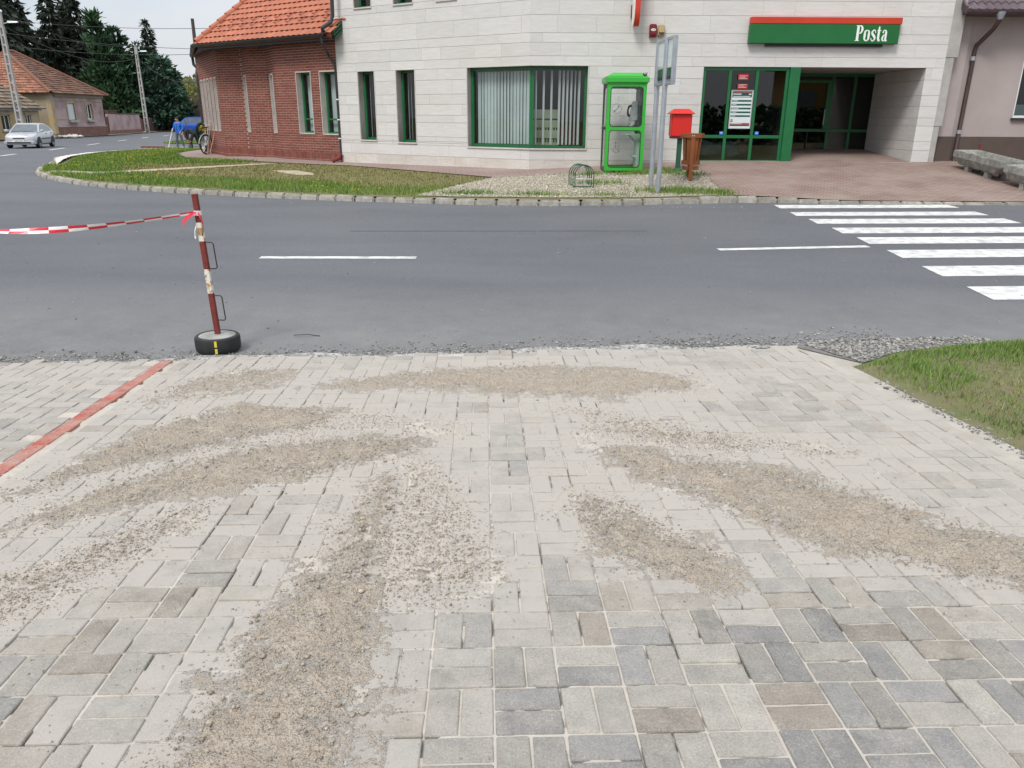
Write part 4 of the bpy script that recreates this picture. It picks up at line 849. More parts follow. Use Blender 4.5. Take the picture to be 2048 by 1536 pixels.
# end wall on the brick side and right return slabs
mb = MB(); e = Fr(FL.P(0, 0, -0.02), (-FL.n[0]*-1, -FL.n[1]*-1)); q = Fr(FL.P(0, 0, -8), FL.n); q.box(mb, 0, 7.98, -1.6, 6.2, -0.2, 0.0); mb.build('end_wall', M['travertine_edge'], PO, world=True)
mb = MB(); mb.box(10.385, 20.03, -1.3, 10.56, 20.9, -0.15); mb.build('corner_slab', M['slab'], PO, world=True, bevel=.008)
mb = MB(); mb.box(10.385, 20.02, -0.146, 10.62, 20.9, 1.42); mb.build('corner_slab', M['slab'], PO, world=True, bevel=.008)
mb = MB(); mb.box(10.385, 20.01, 1.424, 10.70, 20.9, 3.3); mb.build('corner_slab', M['slab'], PO, world=True, bevel=.008)
# roof edge far above the frame
mb = MB(); mb.prism([tuple(FL.P(-0.1, 0, 0.5))[:2], tuple(FL.P(LW + .2, 0, 0.5))[:2], (10.8, 19.5), (10.8, 29.3), (-0.9, 29.3)], lambda a, b: (a, b, 6.21), lambda a, b: (a, b, 6.5)); mb.build('roof_slab', M['slab'], PO, world=True)
# narrow windows
for i, (a0, a1, z0, z1) in enumerate([opL[0], opL[1], opL[3], opL[4], opL[5]]):
    w = window(FL, a0, a1, z0, z1, DEP - 0.05, PO, fw=0.06, glass='glass'); surround(FL, a0, a1, z0, z1, w)
    if z0 < 1: blind(FL, w, a0+.06, a1-.06, z0+.07, z1-.07, -DEP-.10, 5, 'blind', tw=0.75)
for (a0, a1, z0, z1) in (opR[2], opR[3]):
    w = window(FRR, a0, a1, z0, z1, DEP - 0.05, PO, fw=0.06); surround(FRR, a0, a1, z0, z1, w)
# the corner window
CD = 0.16; cut = CD * math.tan(R(33) / 2)
w = window(FL, 4.60, LW - 0.05 + 0.0, -0.72, 1.19, CD, PO, fw=0.07, name='corner_window')
b = MB(); FL.box(b, 4.578, 4.60, -0.742, 1.212, -.02, .01); FL.box(b, 4.60, LW, 1.19, 1.212, -.02, .01); FRR.box(b, 1.40, 1.422, -0.742, 1.212, -.02, .01); FRR.box(b, 0, 1.40, 1.19, 1.212, -.02, .011); b.build('window_surround', M['travertine_edge'], w, world=True)
b = MB(); FL.box(b, 4.58, LW + .006, -0.755, -0.72, -.3, .03); b.build('window_sill', M['travertine_edge'], w, world=True)
b = MB(); FRR.box(b, -.006, 1.42, -0.755, -0.72, -.3, .031); b.build('window_sill', M['travertine_edge'], w, world=True)
blind(FL, w, 4.72, LW - .1, -0.64, 1.10, -CD - 0.14, 17, 'blind', tw=0.28)
w2 = window(FRR, 0.04, 1.40, -0.72, 1.19, CD, PO, fw=0.06, name='corner_window')
blind(FRR, w2, 0.1, 1.36, -0.64, 1.10, -CD - 0.12, 13, 'blind_white', keep=lambda k: k in (0, 2, 4, 6, 7, 8, 9, 10, 11), tw=1.15)
# cabinet and chair seen inside
cb = empty('filing_cabinet', (0.80, 20.75, -1.22), label='pale green cabinet with open shelf slots standing behind the corner window', cat='cabinet')
mb = MB(); mb.box(-.34, 0.02, 0, .34, .4, 1.42); mb.build('carcass', M['dark'], cb)
for k, (z0, z1) in enumerate([(0.42, 0.62), (0.72, 0.92), (0.98, 1.16), (1.20, 1.42)]):
    mb = MB(); mb.box(-.34, -0.01, z0, .34, .015, z1); mb.build('drawer_front', M['cabinet'], cb, bevel=.006)
mb = MB()
for k in range(9): mb.box(-.30 + k*.07, -.005, .925, -.27 + k*.07, .018, .975); mb.box(-.30 + k*.07, -.005, .625, -.27 + k*.07, .018, .70)
mb.build('file_spines', M['cabinet'], cb)
mb = MB(); mb.box(-.3, -.3, .42, .3, .25, .55); mb.box(-.3, .17, .55, .3, .27, 1.0); mb.box(-.04, -.1, 0, .04, 0, .42); mb.box(-.25, -.2, 0, .25, .1, .05)
mb.build('office_chair', M['redchair'], bevel=.03, loc=(1.55, 21.3, -1.22), label='red upholstered chair inside the right pane of the corner window', cat='chair')

# shop front and recessed entrance
wf = window(FRR, 4.20, 6.30, -1.05, 1.19, 0.05, PO, mull=(4.87, 5.53), trans=(-0.42,), fw=0.075, glass='glass_dark', name='shop_window')
mb = MB(); FRR.box(mb, 6.302, 6.55, -1.06, 1.19, -0.30, 0.01); mb.build('door_post', M['green_frame'], PO, world=True, bevel=.01)
RY_ = 22.75; f = Fr((6.95, RY_), (1, 0))
we = window(f, 0.0, 3.12, -0.99, 1.19, 0.0, PO, mull=(0.78, 1.90, 2.52), trans=(-0.30,), fw=0.075, glass='glass_dark', name='entrance_door')
mb = MB(); f.box(mb, 0.86, 1.82, -0.24, 1.0, -.02, .05); mb2 = MB()
for (a0, a1, z0, z1) in ((.83, .93, -.25, 1.02), (1.75, 1.85, -.25, 1.02), (.93, 1.75, .95, 1.02), (.93, 1.75, -.33, -.25)): f.box(mb2, a0, a1, z0, z1, -.02, .035)
mb2.build('door_leaf', M['green_frame'], we, world=True, bevel=.006)
mb = MB(); f.box(mb, 1.33, 1.345, -.95, -.34, -.02, .02); mb.build('door_gap', M['dark'], we, world=True)
mb = MB(); mb.tube([f.P(1.72, -.15, .06), f.P(1.72, -.15, .10), f.P(1.72, .25, .10), f.P(1.72, .25, .06)], .012, 8); mb.build('door_handle', M['steel'], we, world=True, smooth=True)
# recess: right wall panels, left cheek, ceiling, threshold
fr_ = Fr((9.97, 22.75), (0, -1))
clad(fr_, 0, 2.748, [], [-1.3] + ZJ[3:11], 9, PO)
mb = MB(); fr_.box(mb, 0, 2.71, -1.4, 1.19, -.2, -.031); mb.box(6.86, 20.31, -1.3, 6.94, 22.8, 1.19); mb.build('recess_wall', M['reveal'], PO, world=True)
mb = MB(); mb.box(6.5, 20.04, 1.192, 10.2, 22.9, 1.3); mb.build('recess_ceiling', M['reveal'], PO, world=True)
mb = MB(); mb.box(4.4, 19.93, -1.2, 9.96, 20.2, -1.008); mb.build('threshold', M['slab'], PO, world=True, bevel=.006)
mb = MB(); mb.box(6.95, 20.2, -1.2, 9.96, 22.74, -0.993); mb.build('recess_floor', M['slab'], PO, world=True)
# red counter / interior objects far behind the glass are left dark

# posters and stickers on the shop window
def flat(name, fr, a0, a1, z0, z1, o, m, parent=None, th=.002, **k):
    b = MB(); fr.box(b, a0, a1, z0, z1, o, o+th); return b.build(name, M[m], parent, world=parent is not None, **k)
OG = -0.05 + 0.002
po = empty('opening_hours_poster', FRR.P(5.2, 0.0, OG), label='white framed opening hours poster with dark green bars on the shop window', cat='poster')
flat('poster_sheet', FRR, 4.935, 5.465, -0.22, 0.66, OG, 'poster_w', po, .004)
fr2 = MB()
for (a0, a1, z0, z1) in ((4.925, 4.945, -.23, .67), (5.455, 5.475, -.23, .67), (4.945, 5.455, .65, .67), (4.945, 5.455, -.23, -.215)): FRR.box(fr2, a0, a1, z0, z1, OG, OG + .012)
fr2.build('poster_frame', M['steel'], po, world=True)
def txt(body, size, name, m, parent, loc, rot, ext=0.0, align='LEFT', sx=1.0, **k):
    c = bpy.data.curves.new(name, 'FONT'); c.body = body; c.size = size; c.extrude = ext; c.align_x = align; c.resolution_u = 2
    o = bpy.data.objects.new(name, c); me = bpy.data.meshes.new_from_object(o); bpy.data.objects.remove(o); bpy.data.curves.remove(c); me.materials.clear(); me.materials.append(M[m])
    o = link(name, me, parent, world=False, **k)
    Mw = Matrix.Translation(loc) @ Matrix.Rotation(rot, 4, 'Z') @ Matrix.Rotation(R(90), 4, 'X') @ Matrix.Diagonal((sx, 1, 1, 1))
    if parent is not None: o.matrix_parent_inverse = pworld(parent).inverted()
    o.matrix_basis = Mw; return o
g_, r_, wln = MB(), MB(), MB()
FRR.box(r_, 4.96, 5.44, .615, .64, OG, OG+.006); FRR.box(r_, 4.96, 5.44, -.13, -.095, OG, OG+.006)
FRR.box(g_, 4.96, 5.44, .50, .612, OG, OG+.006); FRR.box(g_, 4.96, 5.44, -.165, -.133, OG, OG+.006)
for k in range(5): FRR.box(g_, 4.96, 5.44, .40 - k*.088, .44 - k*.088, OG, OG+.006)
rnd = random.Random(4)
for k in range(5): FRR.box(wln, 4.98, 5.06 + rnd.random()*.22, .414 - k*.088, .426 - k*.088, OG, OG+.0075)
FRR.box(wln, 4.98, 5.18, .565, .585, OG, OG+.0075); FRR.box(wln, 5.36, 5.42, .56, .585, OG, OG+.0075); FRR.box(wln, 4.98, 5.40, .515, .53, OG, OG+.0075); FRR.box(wln, 4.98, 5.25, -.118, -.106, OG, OG+.0075)
FRR.box(g_, 4.97, 5.02, -.07, -.01, OG, OG+.006)
r_.build('red_bar', M['poster_r'], po, world=True); g_.build('green_bar', M['poster_g'], po, world=True); wln.build('printed_line', M['poster_w'], po, world=True)
mb = MB(); FRR.box(mb, 4.982, 5.008, -.05, -.03, OG, OG+.0075); mb.build('card_symbol', M['yellow'], po, world=True)
for (z0, z1, lb) in ((.90, 1.03, 'upper red notice with a darker print on the shop window above the opening hours'), (.70, .81, 'lower red notice with white lines right above the opening hours poster')):
    t = empty('red_notice', FRR.P(5.18, z0, OG), label=lb, cat='notice'); flat('notice_sheet', FRR, 5.06, 5.31, z0, z1, OG, 'poster_r', t, .003)
    b = MB()
    for k in range(3): FRR.box(b, 5.09, 5.28 - .05*(k % 2), z0 + .025 + k*.03, z0 + .033 + k*.03, OG, OG+.0045)
    b.build('printed_line', M['poster_w'], t, world=True)
for a, lb in ((4.72, 'small blue sticker in the lower corner of the left shop window pane'), (5.60, 'small blue sticker in the lower corner of the right shop window pane')):
    t = empty('blue_sticker', FRR.P(a, -.36, OG), label=lb, cat='sticker'); flat('sticker_sheet', FRR, a, a+.10, -.375, -.29, OG, 'poster_b', t, .003); flat('sticker_line', FRR, a+.02, a+.08, -.34, -.32, OG, 'poster_w', t, .0045)
# sagging banner lying behind the lower panes
bn = empty('insurance_banner', (5.0, 20.2, -0.8), label='grey banner with dark lettering sagging behind the lower left shop window panes', cat='banner')
vs = []; fs = []; nb = 24
for k in range(nb+1):
    x = 4.62 + (5.95-4.62)*k/nb; u = k/nb
    for l, z in enumerate((-0.50, -0.62, -0.74, -0.82, -0.86)): vs.append((x, 20.16 + 0.03*l + 0.02*math.sin(9*u + l), z - 0.05*math.sin(u*3.0) * (1-l/5) + .02*math.sin(14*u+2*l)))
for k in range(nb):
    for l in range(4): fs.append([k*5+l, (k+1)*5+l, (k+1)*5+l+1, k*5+l+1])
mb = MB(); mb.add(vs, fs); mb.build('banner_sheet', M['banner'], bn, world=True, smooth=True)
txt('Utasbiztosítás', .085, 'banner_text', 'ink', bn, (4.68, 20.14, -.60), R(0)); txt('alapbiztosítása', .085, 'banner_text', 'ink', bn, (4.66, 20.15, -.70), R(0))
mb = MB(); mb.box(5.62, 20.13, -.78, 5.90, 20.14, -.53); mb.build('banner_photo', M['photo'], bn, world=True)

# fascia sign
sg = empty('fascia_sign', (7.3, 19.9, 1.72), label='long green sign box with red top band reading Posta above the entrance', cat='sign')
mb = MB(); mb.box(5.58, 19.84, 1.70, 9.12, 19.995, 2.125); mb.build('sign_box', M['green_sign'], sg, world=True, bevel=.012)
mb = MB(); mb.box(5.585, 19.836, 2.127, 9.15, 19.995, 2.275); mb.build('red_band', M['red_sign'], sg, world=True, bevel=.01)
mb = MB(); mb.box(6.0, 19.93, 1.64, 8.8, 19.98, 1.70); mb.build('lamp_rail', M['gutter'], sg, world=True)
def stroke(pts, ws, n=10):
    """variable-width stroke through points (Catmull-Rom), polygon outline"""
    P = [Vector(p) for p in pts]; P = [P[0]*2-P[1]] + P + [P[-1]*2-P[-2]]; C = []; Wd = []
    for i in range(1, len(P)-2):
        for k in range(n):
            t = k/n; a, b, c, d = P[i-1], P[i], P[i+1], P[i+2]
            C.append(0.5*((2*b) + (c-a)*t + (2*a-5*b+4*c-d)*t*t + (3*b-a-3*c+d)*t**3)); Wd.append(ws[i-1]*(1-t) + ws[i]*t)
    C.append(P[-2]); Wd.append(ws[-1]); quads = []
    L_, R_ = [], []
    for i, c in enumerate(C):
        d = (C[min(i+1, len(C)-1)] - C[max(i-1, 0)]).normalized(); nn = Vector((-d.y, d.x)) * Wd[i] / 2
        L_.append(c + nn); R_.append(c - nn)
    return [(L_[i], L_[i+1], R_[i+1], R_[i]) for i in range(len(C)-1)]
LET = {'P': ([stroke([(.17, 0), (.17, .5), (.17, 1)], [.20]*3, 2), stroke([(0, .02), (.34, .02)], [.045]*2, 1), stroke([(0, .98), (.30, .98)], [.045]*2, 1),
              stroke([(.27, .975), (.42, .95), (.50, .76), (.42, .53), (.27, .50)], [.05, .10, .19, .10, .05])], .66),
       'o': ([stroke([(.25, .705), (.10, .60), (.09, .36), (.10, .12), (.25, .01), (.40, .12), (.41, .36), (.40, .60), (.25, .705)], [.05, .13, .18, .13, .05, .13, .18, .13, .05])], .55),
       's': ([stroke([(.40, .52), (.33, .68), (.21, .69), (.11, .56), (.18, .42), (.31, .30), (.37, .16), (.26, .015), (.13, .03), (.06, .18)], [.06, .06, .08, .13, .17, .17, .13, .07, .05, .07])], .49),
       't': ([stroke([(.16, .93), (.155, .60), (.155, .18), (.22, .02), (.33, .09)], [.10, .17, .17, .11, .045]), stroke([(.01, .68), (.33, .68)], [.05]*2, 1)], .39),
       'a': ([stroke([(.10, .52), (.16, .68), (.28, .69), (.345, .56), (.345, .12), (.40, .02), (.49, .07)], [.12, .06, .07, .16, .16, .10, .04]), stroke([(.33, .42), (.17, .36), (.10, .18), (.15, .03), (.26, .04), (.335, .14)], [.05, .09, .15, .09, .05, .05])], .55)}
mb = MB(); x = 8.08; hL = .335; zL = 1.765
for k, ch in enumerate('Posta'):
    st, adv = LET[ch]
    lay = 0
    for quads in st:
        lay += 1
        for qd in quads:
            yy = 19.8375 - 0.0006*lay
            mb.quad(*[(x + p.x*hL*0.88, yy, zL + p.y*hL) for p in qd])
    x += adv * hL * 0.88
    mb.build('letter', M['white'], sg, world=True); mb = MB()
# projecting red sign, alarm boxes
ps = empty('projecting_sign', (2.87, 19.5, 2.06), label='red edged projecting sign seen edge-on high on the white wall', cat='sign')
mb = MB(); out_ = []
for k in range(25):
    a = math.pi * (1 + k/24); out_.append((19.77 + .20*math.cos(a), 2.40 + .36*math.sin(a)))
out_ += [(19.97, 3.3), (19.57, 3.3)]
mb.prism(out_, lambda a, b: (2.80, a, b), lambda a, b: (2.92, a, b)); mb.build('sign_rim', M['red_sign'], ps, world=True)
mb = MB(); mb.prism([(19.77 + (a-19.77)*.95, b + .010) for a, b in out_], lambda a, b: (2.785, a, b), lambda a, b: (2.799, a, b)); mb.build('sign_face', M['white'], ps, world=True)
mb = MB(); mb.box(2.76, 19.96, 2.24, 2.784, 20.0, 2.52); mb.build('wall_bracket', M['maroon'], ps, world=True)
al = empty('alarm_siren', (3.30, 19.95, 1.86), label='dark red alarm box with white oval badge on the white wall', cat='alarm box')
mb = MB(); mb.box(3.215, 19.88, 1.87, 3.385, 19.997, 2.11); mb.build('siren_case', M['maroon'], al, world=True, bevel=.02, seg=2)
mb = MB(); mb.hexa([(3.22,19.90,1.83),(3.38,19.90,1.83),(3.38,19.997,1.83),(3.22,19.997,1.83),(3.22,19.88,1.868),(3.38,19.88,1.868),(3.38,19.997,1.868),(3.22,19.997,1.868)]); mb.build('siren_grille', M['maroon'], al, world=True)
mb = MB(); mb.prism([(3.30 + .058*math.cos(2*math.pi*k/20), 1.985 + .027*math.sin(2*math.pi*k/20)) for k in range(20)], lambda a, b: (a, 19.8795, b), lambda a, b: (a, 19.876, b)); mb.build('oval_badge', M['white'], al, world=True)
mb = MB(); mb.box(3.27, 19.875, 1.98, 3.335, 19.8755, 1.99); mb.build('badge_print', M['ink'], al, world=True)
a2 = empty('outdoor_light_box', (3.50, 19.95, 1.86), label='yellowed beige sensor box right of the dark red alarm box', cat='alarm box')
mb = MB(); mb.box(3.42, 19.90, 1.86, 3.575, 19.997, 2.09); mb.build('box_case', M['beigeplastic'], a2, world=True, bevel=.015, seg=2)
mb = MB(); mb.prism([(3.50 + .06*math.cos(math.pi*k/12), 1.93 + .09*math.sin(math.pi*k/12)) for k in range(13)], lambda a, b: (a, 19.899, b), lambda a, b: (a, 19.855, b + (0.0))); mb.build('box_hood', M['beigeplastic'], a2, world=True)
mb = MB(); mb.box(3.44, 19.86, 1.895, 3.56, 19.895, 1.925); mb.build('box_lens', M['dark'], a2, world=True)

# ------------------------------------------------------------------ brick building with the orange tiled roof
BB = empty('brick_building', (-8.6, 26.8, -1.32), label='red brick building with stepped walls, tall slit windows and an orange tiled hip roof', cat='building')
A3 = np.array([-5.06, 23.54]); D3 = np.array([math.sin(R(-54)), math.cos(R(-54))]); D2 = np.array([math.sin(R(-65)), math.cos(R(-65))]); DR = np.array([math.sin(R(-30)), math.cos(R(-30))])
B3 = A3 + D3*2.778; C3 = B3 + DR*0.903; D_3 = C3 + D2*0.85; E3 = D_3 + DR*0.725; F3 = E3 + D2*1.05; G3 = F3 + DR*4.15
WALLS = [('sec3', B3, A3), ('ret2', C3, B3), ('sec2', D_3, C3), ('ret1', E3, D_3), ('sec1', F3, E3), ('left', G3, F3)]
ZB, ZE = -1.42, 2.12
hb, hc, lb = 0.0575, 0.0715, 0.240
def wl(a, b): return float(np.linalg.norm(b-a))
opW = {'sec3': [(0.98, 1.66, -0.50, 1.25), (2.03, 2.74, -0.51, 1.24)], 'ret2': [(0.24, 0.64, -0.50, 1.22)], 'ret1': [(0.16, 0.54, -0.50, 1.22)],
       'left': [(0.55 + .68*k, 0.95 + .68*k, -0.50, 1.22) for k in range(5)]}
core = MB(); BR = []
rb = random.Random(8)
for nm, a, b in WALLS:
    fr = Fr(a, b - a); Lw = wl(a, b); ops = opW.get(nm, [])
    core_wall(core, fr, 0.0, Lw, -1.7, ZE + .05, ops, -0.24, -0.005)
    # two soldier courses, then running bond
    z = ZB
    for k in range(2):
        x = 0.004
        while x < Lw - 0.02:
            x1 = min(x + 0.062, Lw - .004); BR.append((fr, x, x1, z + .004, z + .192, nm)); x = x1 + .0095
        z += 0.20
    row = 0
    while z < ZE - .03:
        x = 0.003; first = True
        while x < Lw - .02:
            ln = lb/2 if (first and row % 2) else lb
            first = False; x1 = min(x + ln, Lw - .003)
            for p, q in spans(x, x1, z, z + hb, ops):
                if q - p > .03: BR.append((fr, p, q, z, z + hb, nm))
            x = x1 + 0.014
        z += hc; row += 1
core.build('wall', M['mortar'], BB, world=True)
def brick_pts(fr, a0, a1, z0, z1, o):
    return [fr.P(a0, z0, -.02), fr.P(a1, z0, -.02), fr.P(a1, z0, o), fr.P(a0, z0, o), fr.P(a0, z1, -.02), fr.P(a1, z1, -.02), fr.P(a1, z1, o), fr.P(a0, z1, o)]
mid3 = [b for b in BR if b[5] == 'sec3' and b[2]-b[1] > .1]
mid3.sort(key=lambda b: abs(b[3] - 0.0) + abs(b[1] - 1.4) * .2); lone = {id(b) for b in mid3[:300]}
SV, SF, SA = [], [], []
bf = [[0,3,2,1],[4,5,6,7],[0,1,5,4],[1,2,6,5],[2,3,7,6],[3,0,4,7]]
for b in BR:
    fr, a0, a1, z0, z1, nm = b; o = rb.uniform(-.002, .002); p = brick_pts(fr, a0, a1, z0, z1, o)
    if id(b) in lone:
        m_ = MB(); m_.hexa(p); m_.build('brick', M['brick'], BB, world=True)
    else:
        k = len(SV); SV += p; SF += [[k + i for i in f] for f in bf]; SA += [rb.random()] * 8
me = bpy.data.meshes.new('brickwork'); me.from_pydata(SV, [], SF); me.materials.append(M['brick_s']); at = me.attributes.new('var', 'FLOAT', 'POINT'); at.data.foreach_set('value', np.array(SA, np.float32))
bm = bmesh.new(); bm.from_mesh(me); bmesh.ops.recalc_face_normals(bm, faces=bm.faces); bm.to_mesh(me); bm.free()
link('brickwork', me, BB, world=True, kind='stuff')
for nm, a, b in WALLS:
    fr = Fr(a, b - a)
    for (a0, a1, z0, z1) in opW.get(nm, []):
        dep = 0.20
        w = window(fr, a0 + .02, a1 - .02, z0 + .02, z1 - .02, dep - .02, BB, trans=((-.08,) if nm == 'sec3' else ()), fw=.05)
        s_ = MB()
        for (x0, x1, y0, y1) in ((a0, a0+.02, z0, z1), (a1-.02, a1, z0, z1), (a0+.02, a1-.02, z1-.02, z1), (a0+.02, a1-.02, z0, z0+.025)):
            fr.box(s_, x0, x1, y0, y1, -.2, .022)
        s_.build('window_surround', M['travertine_edge'], w, world=True)
        if nm == 'sec3':
            c = MB(); fr.box(c, a0+.08, a1-.08, z0+.08, z1-.08, -.36, -.35); c.build('curtain', M['blind'], w, world=True)
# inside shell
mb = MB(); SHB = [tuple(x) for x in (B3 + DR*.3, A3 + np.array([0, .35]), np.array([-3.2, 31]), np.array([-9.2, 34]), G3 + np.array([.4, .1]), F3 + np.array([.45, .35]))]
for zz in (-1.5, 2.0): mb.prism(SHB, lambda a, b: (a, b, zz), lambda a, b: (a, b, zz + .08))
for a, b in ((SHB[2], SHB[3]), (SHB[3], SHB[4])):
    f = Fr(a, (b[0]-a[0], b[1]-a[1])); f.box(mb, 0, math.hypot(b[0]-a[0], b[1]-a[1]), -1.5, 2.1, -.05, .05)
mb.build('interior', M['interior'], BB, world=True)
# roof: front plane, hip to the left
n3 = np.array([D3[1], -D3[0]]); n3 = -n3 if n3 @ np.array([0, 1]) > 0 else n3        # outward, towards the street
e0 = np.array([-10.17, 26.76]); e1 = np.array([-5.06, 23.05]); ed = (e1 - e0); EL = np.linalg.norm(ed); ed = ed / EL; en = np.array([-ed[1], ed[0]])   # en points up-roof
if en @ np.array([0, 1]) < 0: en = -en
TP = math.tan(R(38)); hipd = np.array([0.75, 0.66]); ZR = 2.20
def roofP(u, v, o=0.0):      # u along the eave from its left corner, v up the plan slope
    q = e0 + ed*u + en*v; c = math.cos(R(38)); return Vector((q[0] - en[0]*o*math.sin(R(38)), q[1] - en[1]*o*math.sin(R(38)), ZR + v*TP + o*c))
hu, hv = hipd @ ed, hipd @ en       # hip line in (u,v)
VT = 4.2
mb = MB(); mb.hexa([roofP(-.02, -.05, -.12), roofP(EL, -.05, -.12), roofP(EL, VT, -.12), roofP(hu/hv*VT, VT, -.12), roofP(-.02, -.05, -.01), roofP(EL, -.05, -.01), roofP(EL, VT, -.01), roofP(hu/hv*VT, VT, -.01)])
# left slope and the rest of the hull
lc = np.array([-12.1, 31.4]); top = roofP(hu/hv*VT, VT, -.01); top2 = Vector((top.x - 3.0, top.y + 5.2, top.z)); back = Vector((-9.0, 36.0, ZR)); topR = roofP(EL, VT, -.01)
mb.add([roofP(-.02, -.05, -.01), (lc[0], lc[1], ZR), tuple(top2), tuple(top), tuple(topR), tuple(back), (-3.5, 30, ZR)], [[0, 3, 2, 1], [2, 3, 4], [2, 4, 6, 5], [1, 2, 5], [0, 1, 5, 6, 4, 3]])
mb.build('roof', M['tile_s'], BB, world=True)
# tiles: every course laps the one below; each tile a slightly arched pan
tw, tl = 0.235, 0.33; tv = tl * math.cos(R(38)) * 0.92
def tile_mesh():
    m_ = MB(); n = 5; top_, bot = [], []
    for l, (y, z) in enumerate(((0.0, 0.034), (tl, 0.002))):
        for k in range(n+1):
            x = tw*k/n; z2 = z + 0.022*abs(math.sin(math.pi*(k/n)))**1.0 * (1 if k < 4 else .6)
            top_.append((x, y, z2))
    m_.add(top_, [[k, k+1, n+1+k+1, n+1+k] for k in range(n)])
    m_.add([(tw*k/n, 0, top_[k][2]) for k in range(n+1)] + [(tw*k/n, 0.004, top_[k][2]-.018) for k in range(n+1)], [[k, n+1+k, n+1+k+1, k+1] for k in range(n)])
    m_.add([top_[0], top_[n+1], (0, tl, -.012), (0, 0, .012)], [[0, 1, 2, 3]])
    return m_
tm = tile_mesh(); tme = tm.mesh('roof_tile', M['tile'], smooth=False)
xa = Vector((ed[0], ed[1], 0)); ya = Vector((en[0]*math.cos(R(38)), en[1]*math.cos(R(38)), math.sin(R(38)))); za = xa.cross(ya)
TM0 = Matrix((xa, ya, za)).transposed().to_4x4()
SV, SF, SA = [], [], []; nt_ = 0
for row in range(15):
    v = -0.07 + row*tv
    u = hu/hv*max(v, 0) - 0.05 + (0.0 if row % 2 else -tw/2)
    while u < EL - .02:
        mt = Matrix.Translation(roofP(u, v, 0.0)) @ TM0 @ Matrix.Rotation(R(rb.gauss(0, .5)), 4, 'Z') @ Matrix.Translation((0, 0, rb.uniform(0, .003)))
        if nt_ < 300:
            o = link('roof_tile', tme, BB); o.matrix_parent_inverse = pworld(BB).inverted(); o.matrix_basis = mt; nt_ += 1
        else:
            k = len(SV); SV += [tuple(mt @ Vector(p)) for p in tm.v]; SF += [[k + i for i in f] for f in tm.f]; SA += [rb.random()] * len(tm.v)
        u += tw
me = bpy.data.meshes.new('upper_roof_tiles'); me.from_pydata(SV, [], SF); me.materials.append(M['tile_s']); at = me.attributes.new('var', 'FLOAT', 'POINT'); at.data.foreach_set('value', np.array(SA, np.float32))
link('upper_roof_tiles', me, BB, world=True, kind='stuff')
hipv = (roofP(hu/hv, 1.0) - roofP(0, 0)); HL = VT / 1.0
mb = MB()
def half(m_, p, q, r0, r1, n=8):
    p, q = Vector(p), Vector(q); d = (q-p).normalized(); x = d.cross(Vector((0, 0, 1))).normalized(); y = x.cross(d).normalized(); vs = []
    for c, r_ in ((p, r0), (q, r1)):
        for k in range(n+1): a = math.pi*(k/n)*1.2 - .1*math.pi; vs.append(c + x*math.cos(a)*r_ + y*math.sin(a)*r_)
        for k in range(n+1): a = math.pi*(k/n)*1.2 - .1*math.pi; vs.append(c + x*math.cos(a)*(r_-.015) + y*math.sin(a)*(r_-.015))
    N_ = n+1
    fs = [[k, k+1, 2*N_+k+1, 2*N_+k] for k in range(n)] + [[N_+k, 3*N_+k, 3*N_+k+1, N_+k+1] for k in range(n)] + [[k, N_+k, N_+k+1, k+1] for k in range(n)]
    m_.add(vs, fs)
k = 0.0
while k < VT * 0.92:
    p = roofP(hu/hv*k - .03, k, .02 + .012); q = roofP(hu/hv*(k+.30) - .03, k + .30, .02 - .008); m_ = MB(); half(m_, p, q, .115, .10); m_.build('ridge_tile', M['tile'], BB, world=True, smooth=True); k += .27
# snow guards: two staggered rows of little hooks
for row, off in ((2, 0.55), (3, 0.28)):
    u = off + hu/hv*row*tv
    while u < EL - .2:
        p = roofP(u, row*tv - .02, .05); m_ = MB(); m_.tube([roofP(u, row*tv + .2, .045), roofP(u, row*tv - .03, .075), roofP(u - .02, row*tv - .05, .125), roofP(u + .03, row*tv - .02, .10)], .009, 5); m_.build('snow_guard', M['rust'], BB, world=True); u += .56
# gutter, fascia, pipes, green boarded verge
def trough(path, r, name, m, parent, n=8):
    m_ = MB(); pts = [Vector(p) for p in path]; vs = []; N_ = n+1
    for i, p in enumerate(pts):
        d = (pts[min(i+1, len(pts)-1)] - pts[max(i-1, 0)]).normalized(); x = d.cross(Vector((0, 0, 1))).normalized()
        for rr_ in (r, r-.012):
            for k in range(N_): a = math.pi + math.pi*k/n; vs.append(p + x*math.cos(a)*rr_ + Vector((0, 0, math.sin(a)*rr_)))
    fs = []
    for i in range(len(pts)-1):
        b0, b1 = i*2*N_, (i+1)*2*N_
        for k in range(n): fs += [[b0+k, b0+k+1, b1+k+1, b1+k], [b0+N_+k, b1+N_+k, b1+N_+k+1, b0+N_+k+1]]
        fs += [[b0, b1, b1+N_, b0+N_], [b0+n, b0+N_+n, b1+N_+n, b1+n]]
    for b0 in (0, (len(pts)-1)*2*N_): fs += [[b0+k, b0+N_+k, b0+N_+k+1, b0+k+1] for k in range(n)]
    m_.add(vs, fs); return m_.build(name, M[m], parent, world=True, smooth=True)
gL = np.array([-12.15, 31.3])
def gp(q, z=ZR - .05, o=.10): return (q[0] - en[0]*o, q[1] - en[1]*o, z)
trough([(gL[0], gL[1], ZR - .06), gp(e0 - ed*.08), gp(e1 - ed*.12)], .085, 'gutter', 'gutter', BB)
mb = MB(); q0, q1 = e0 + en*.03, e1 + en*.03
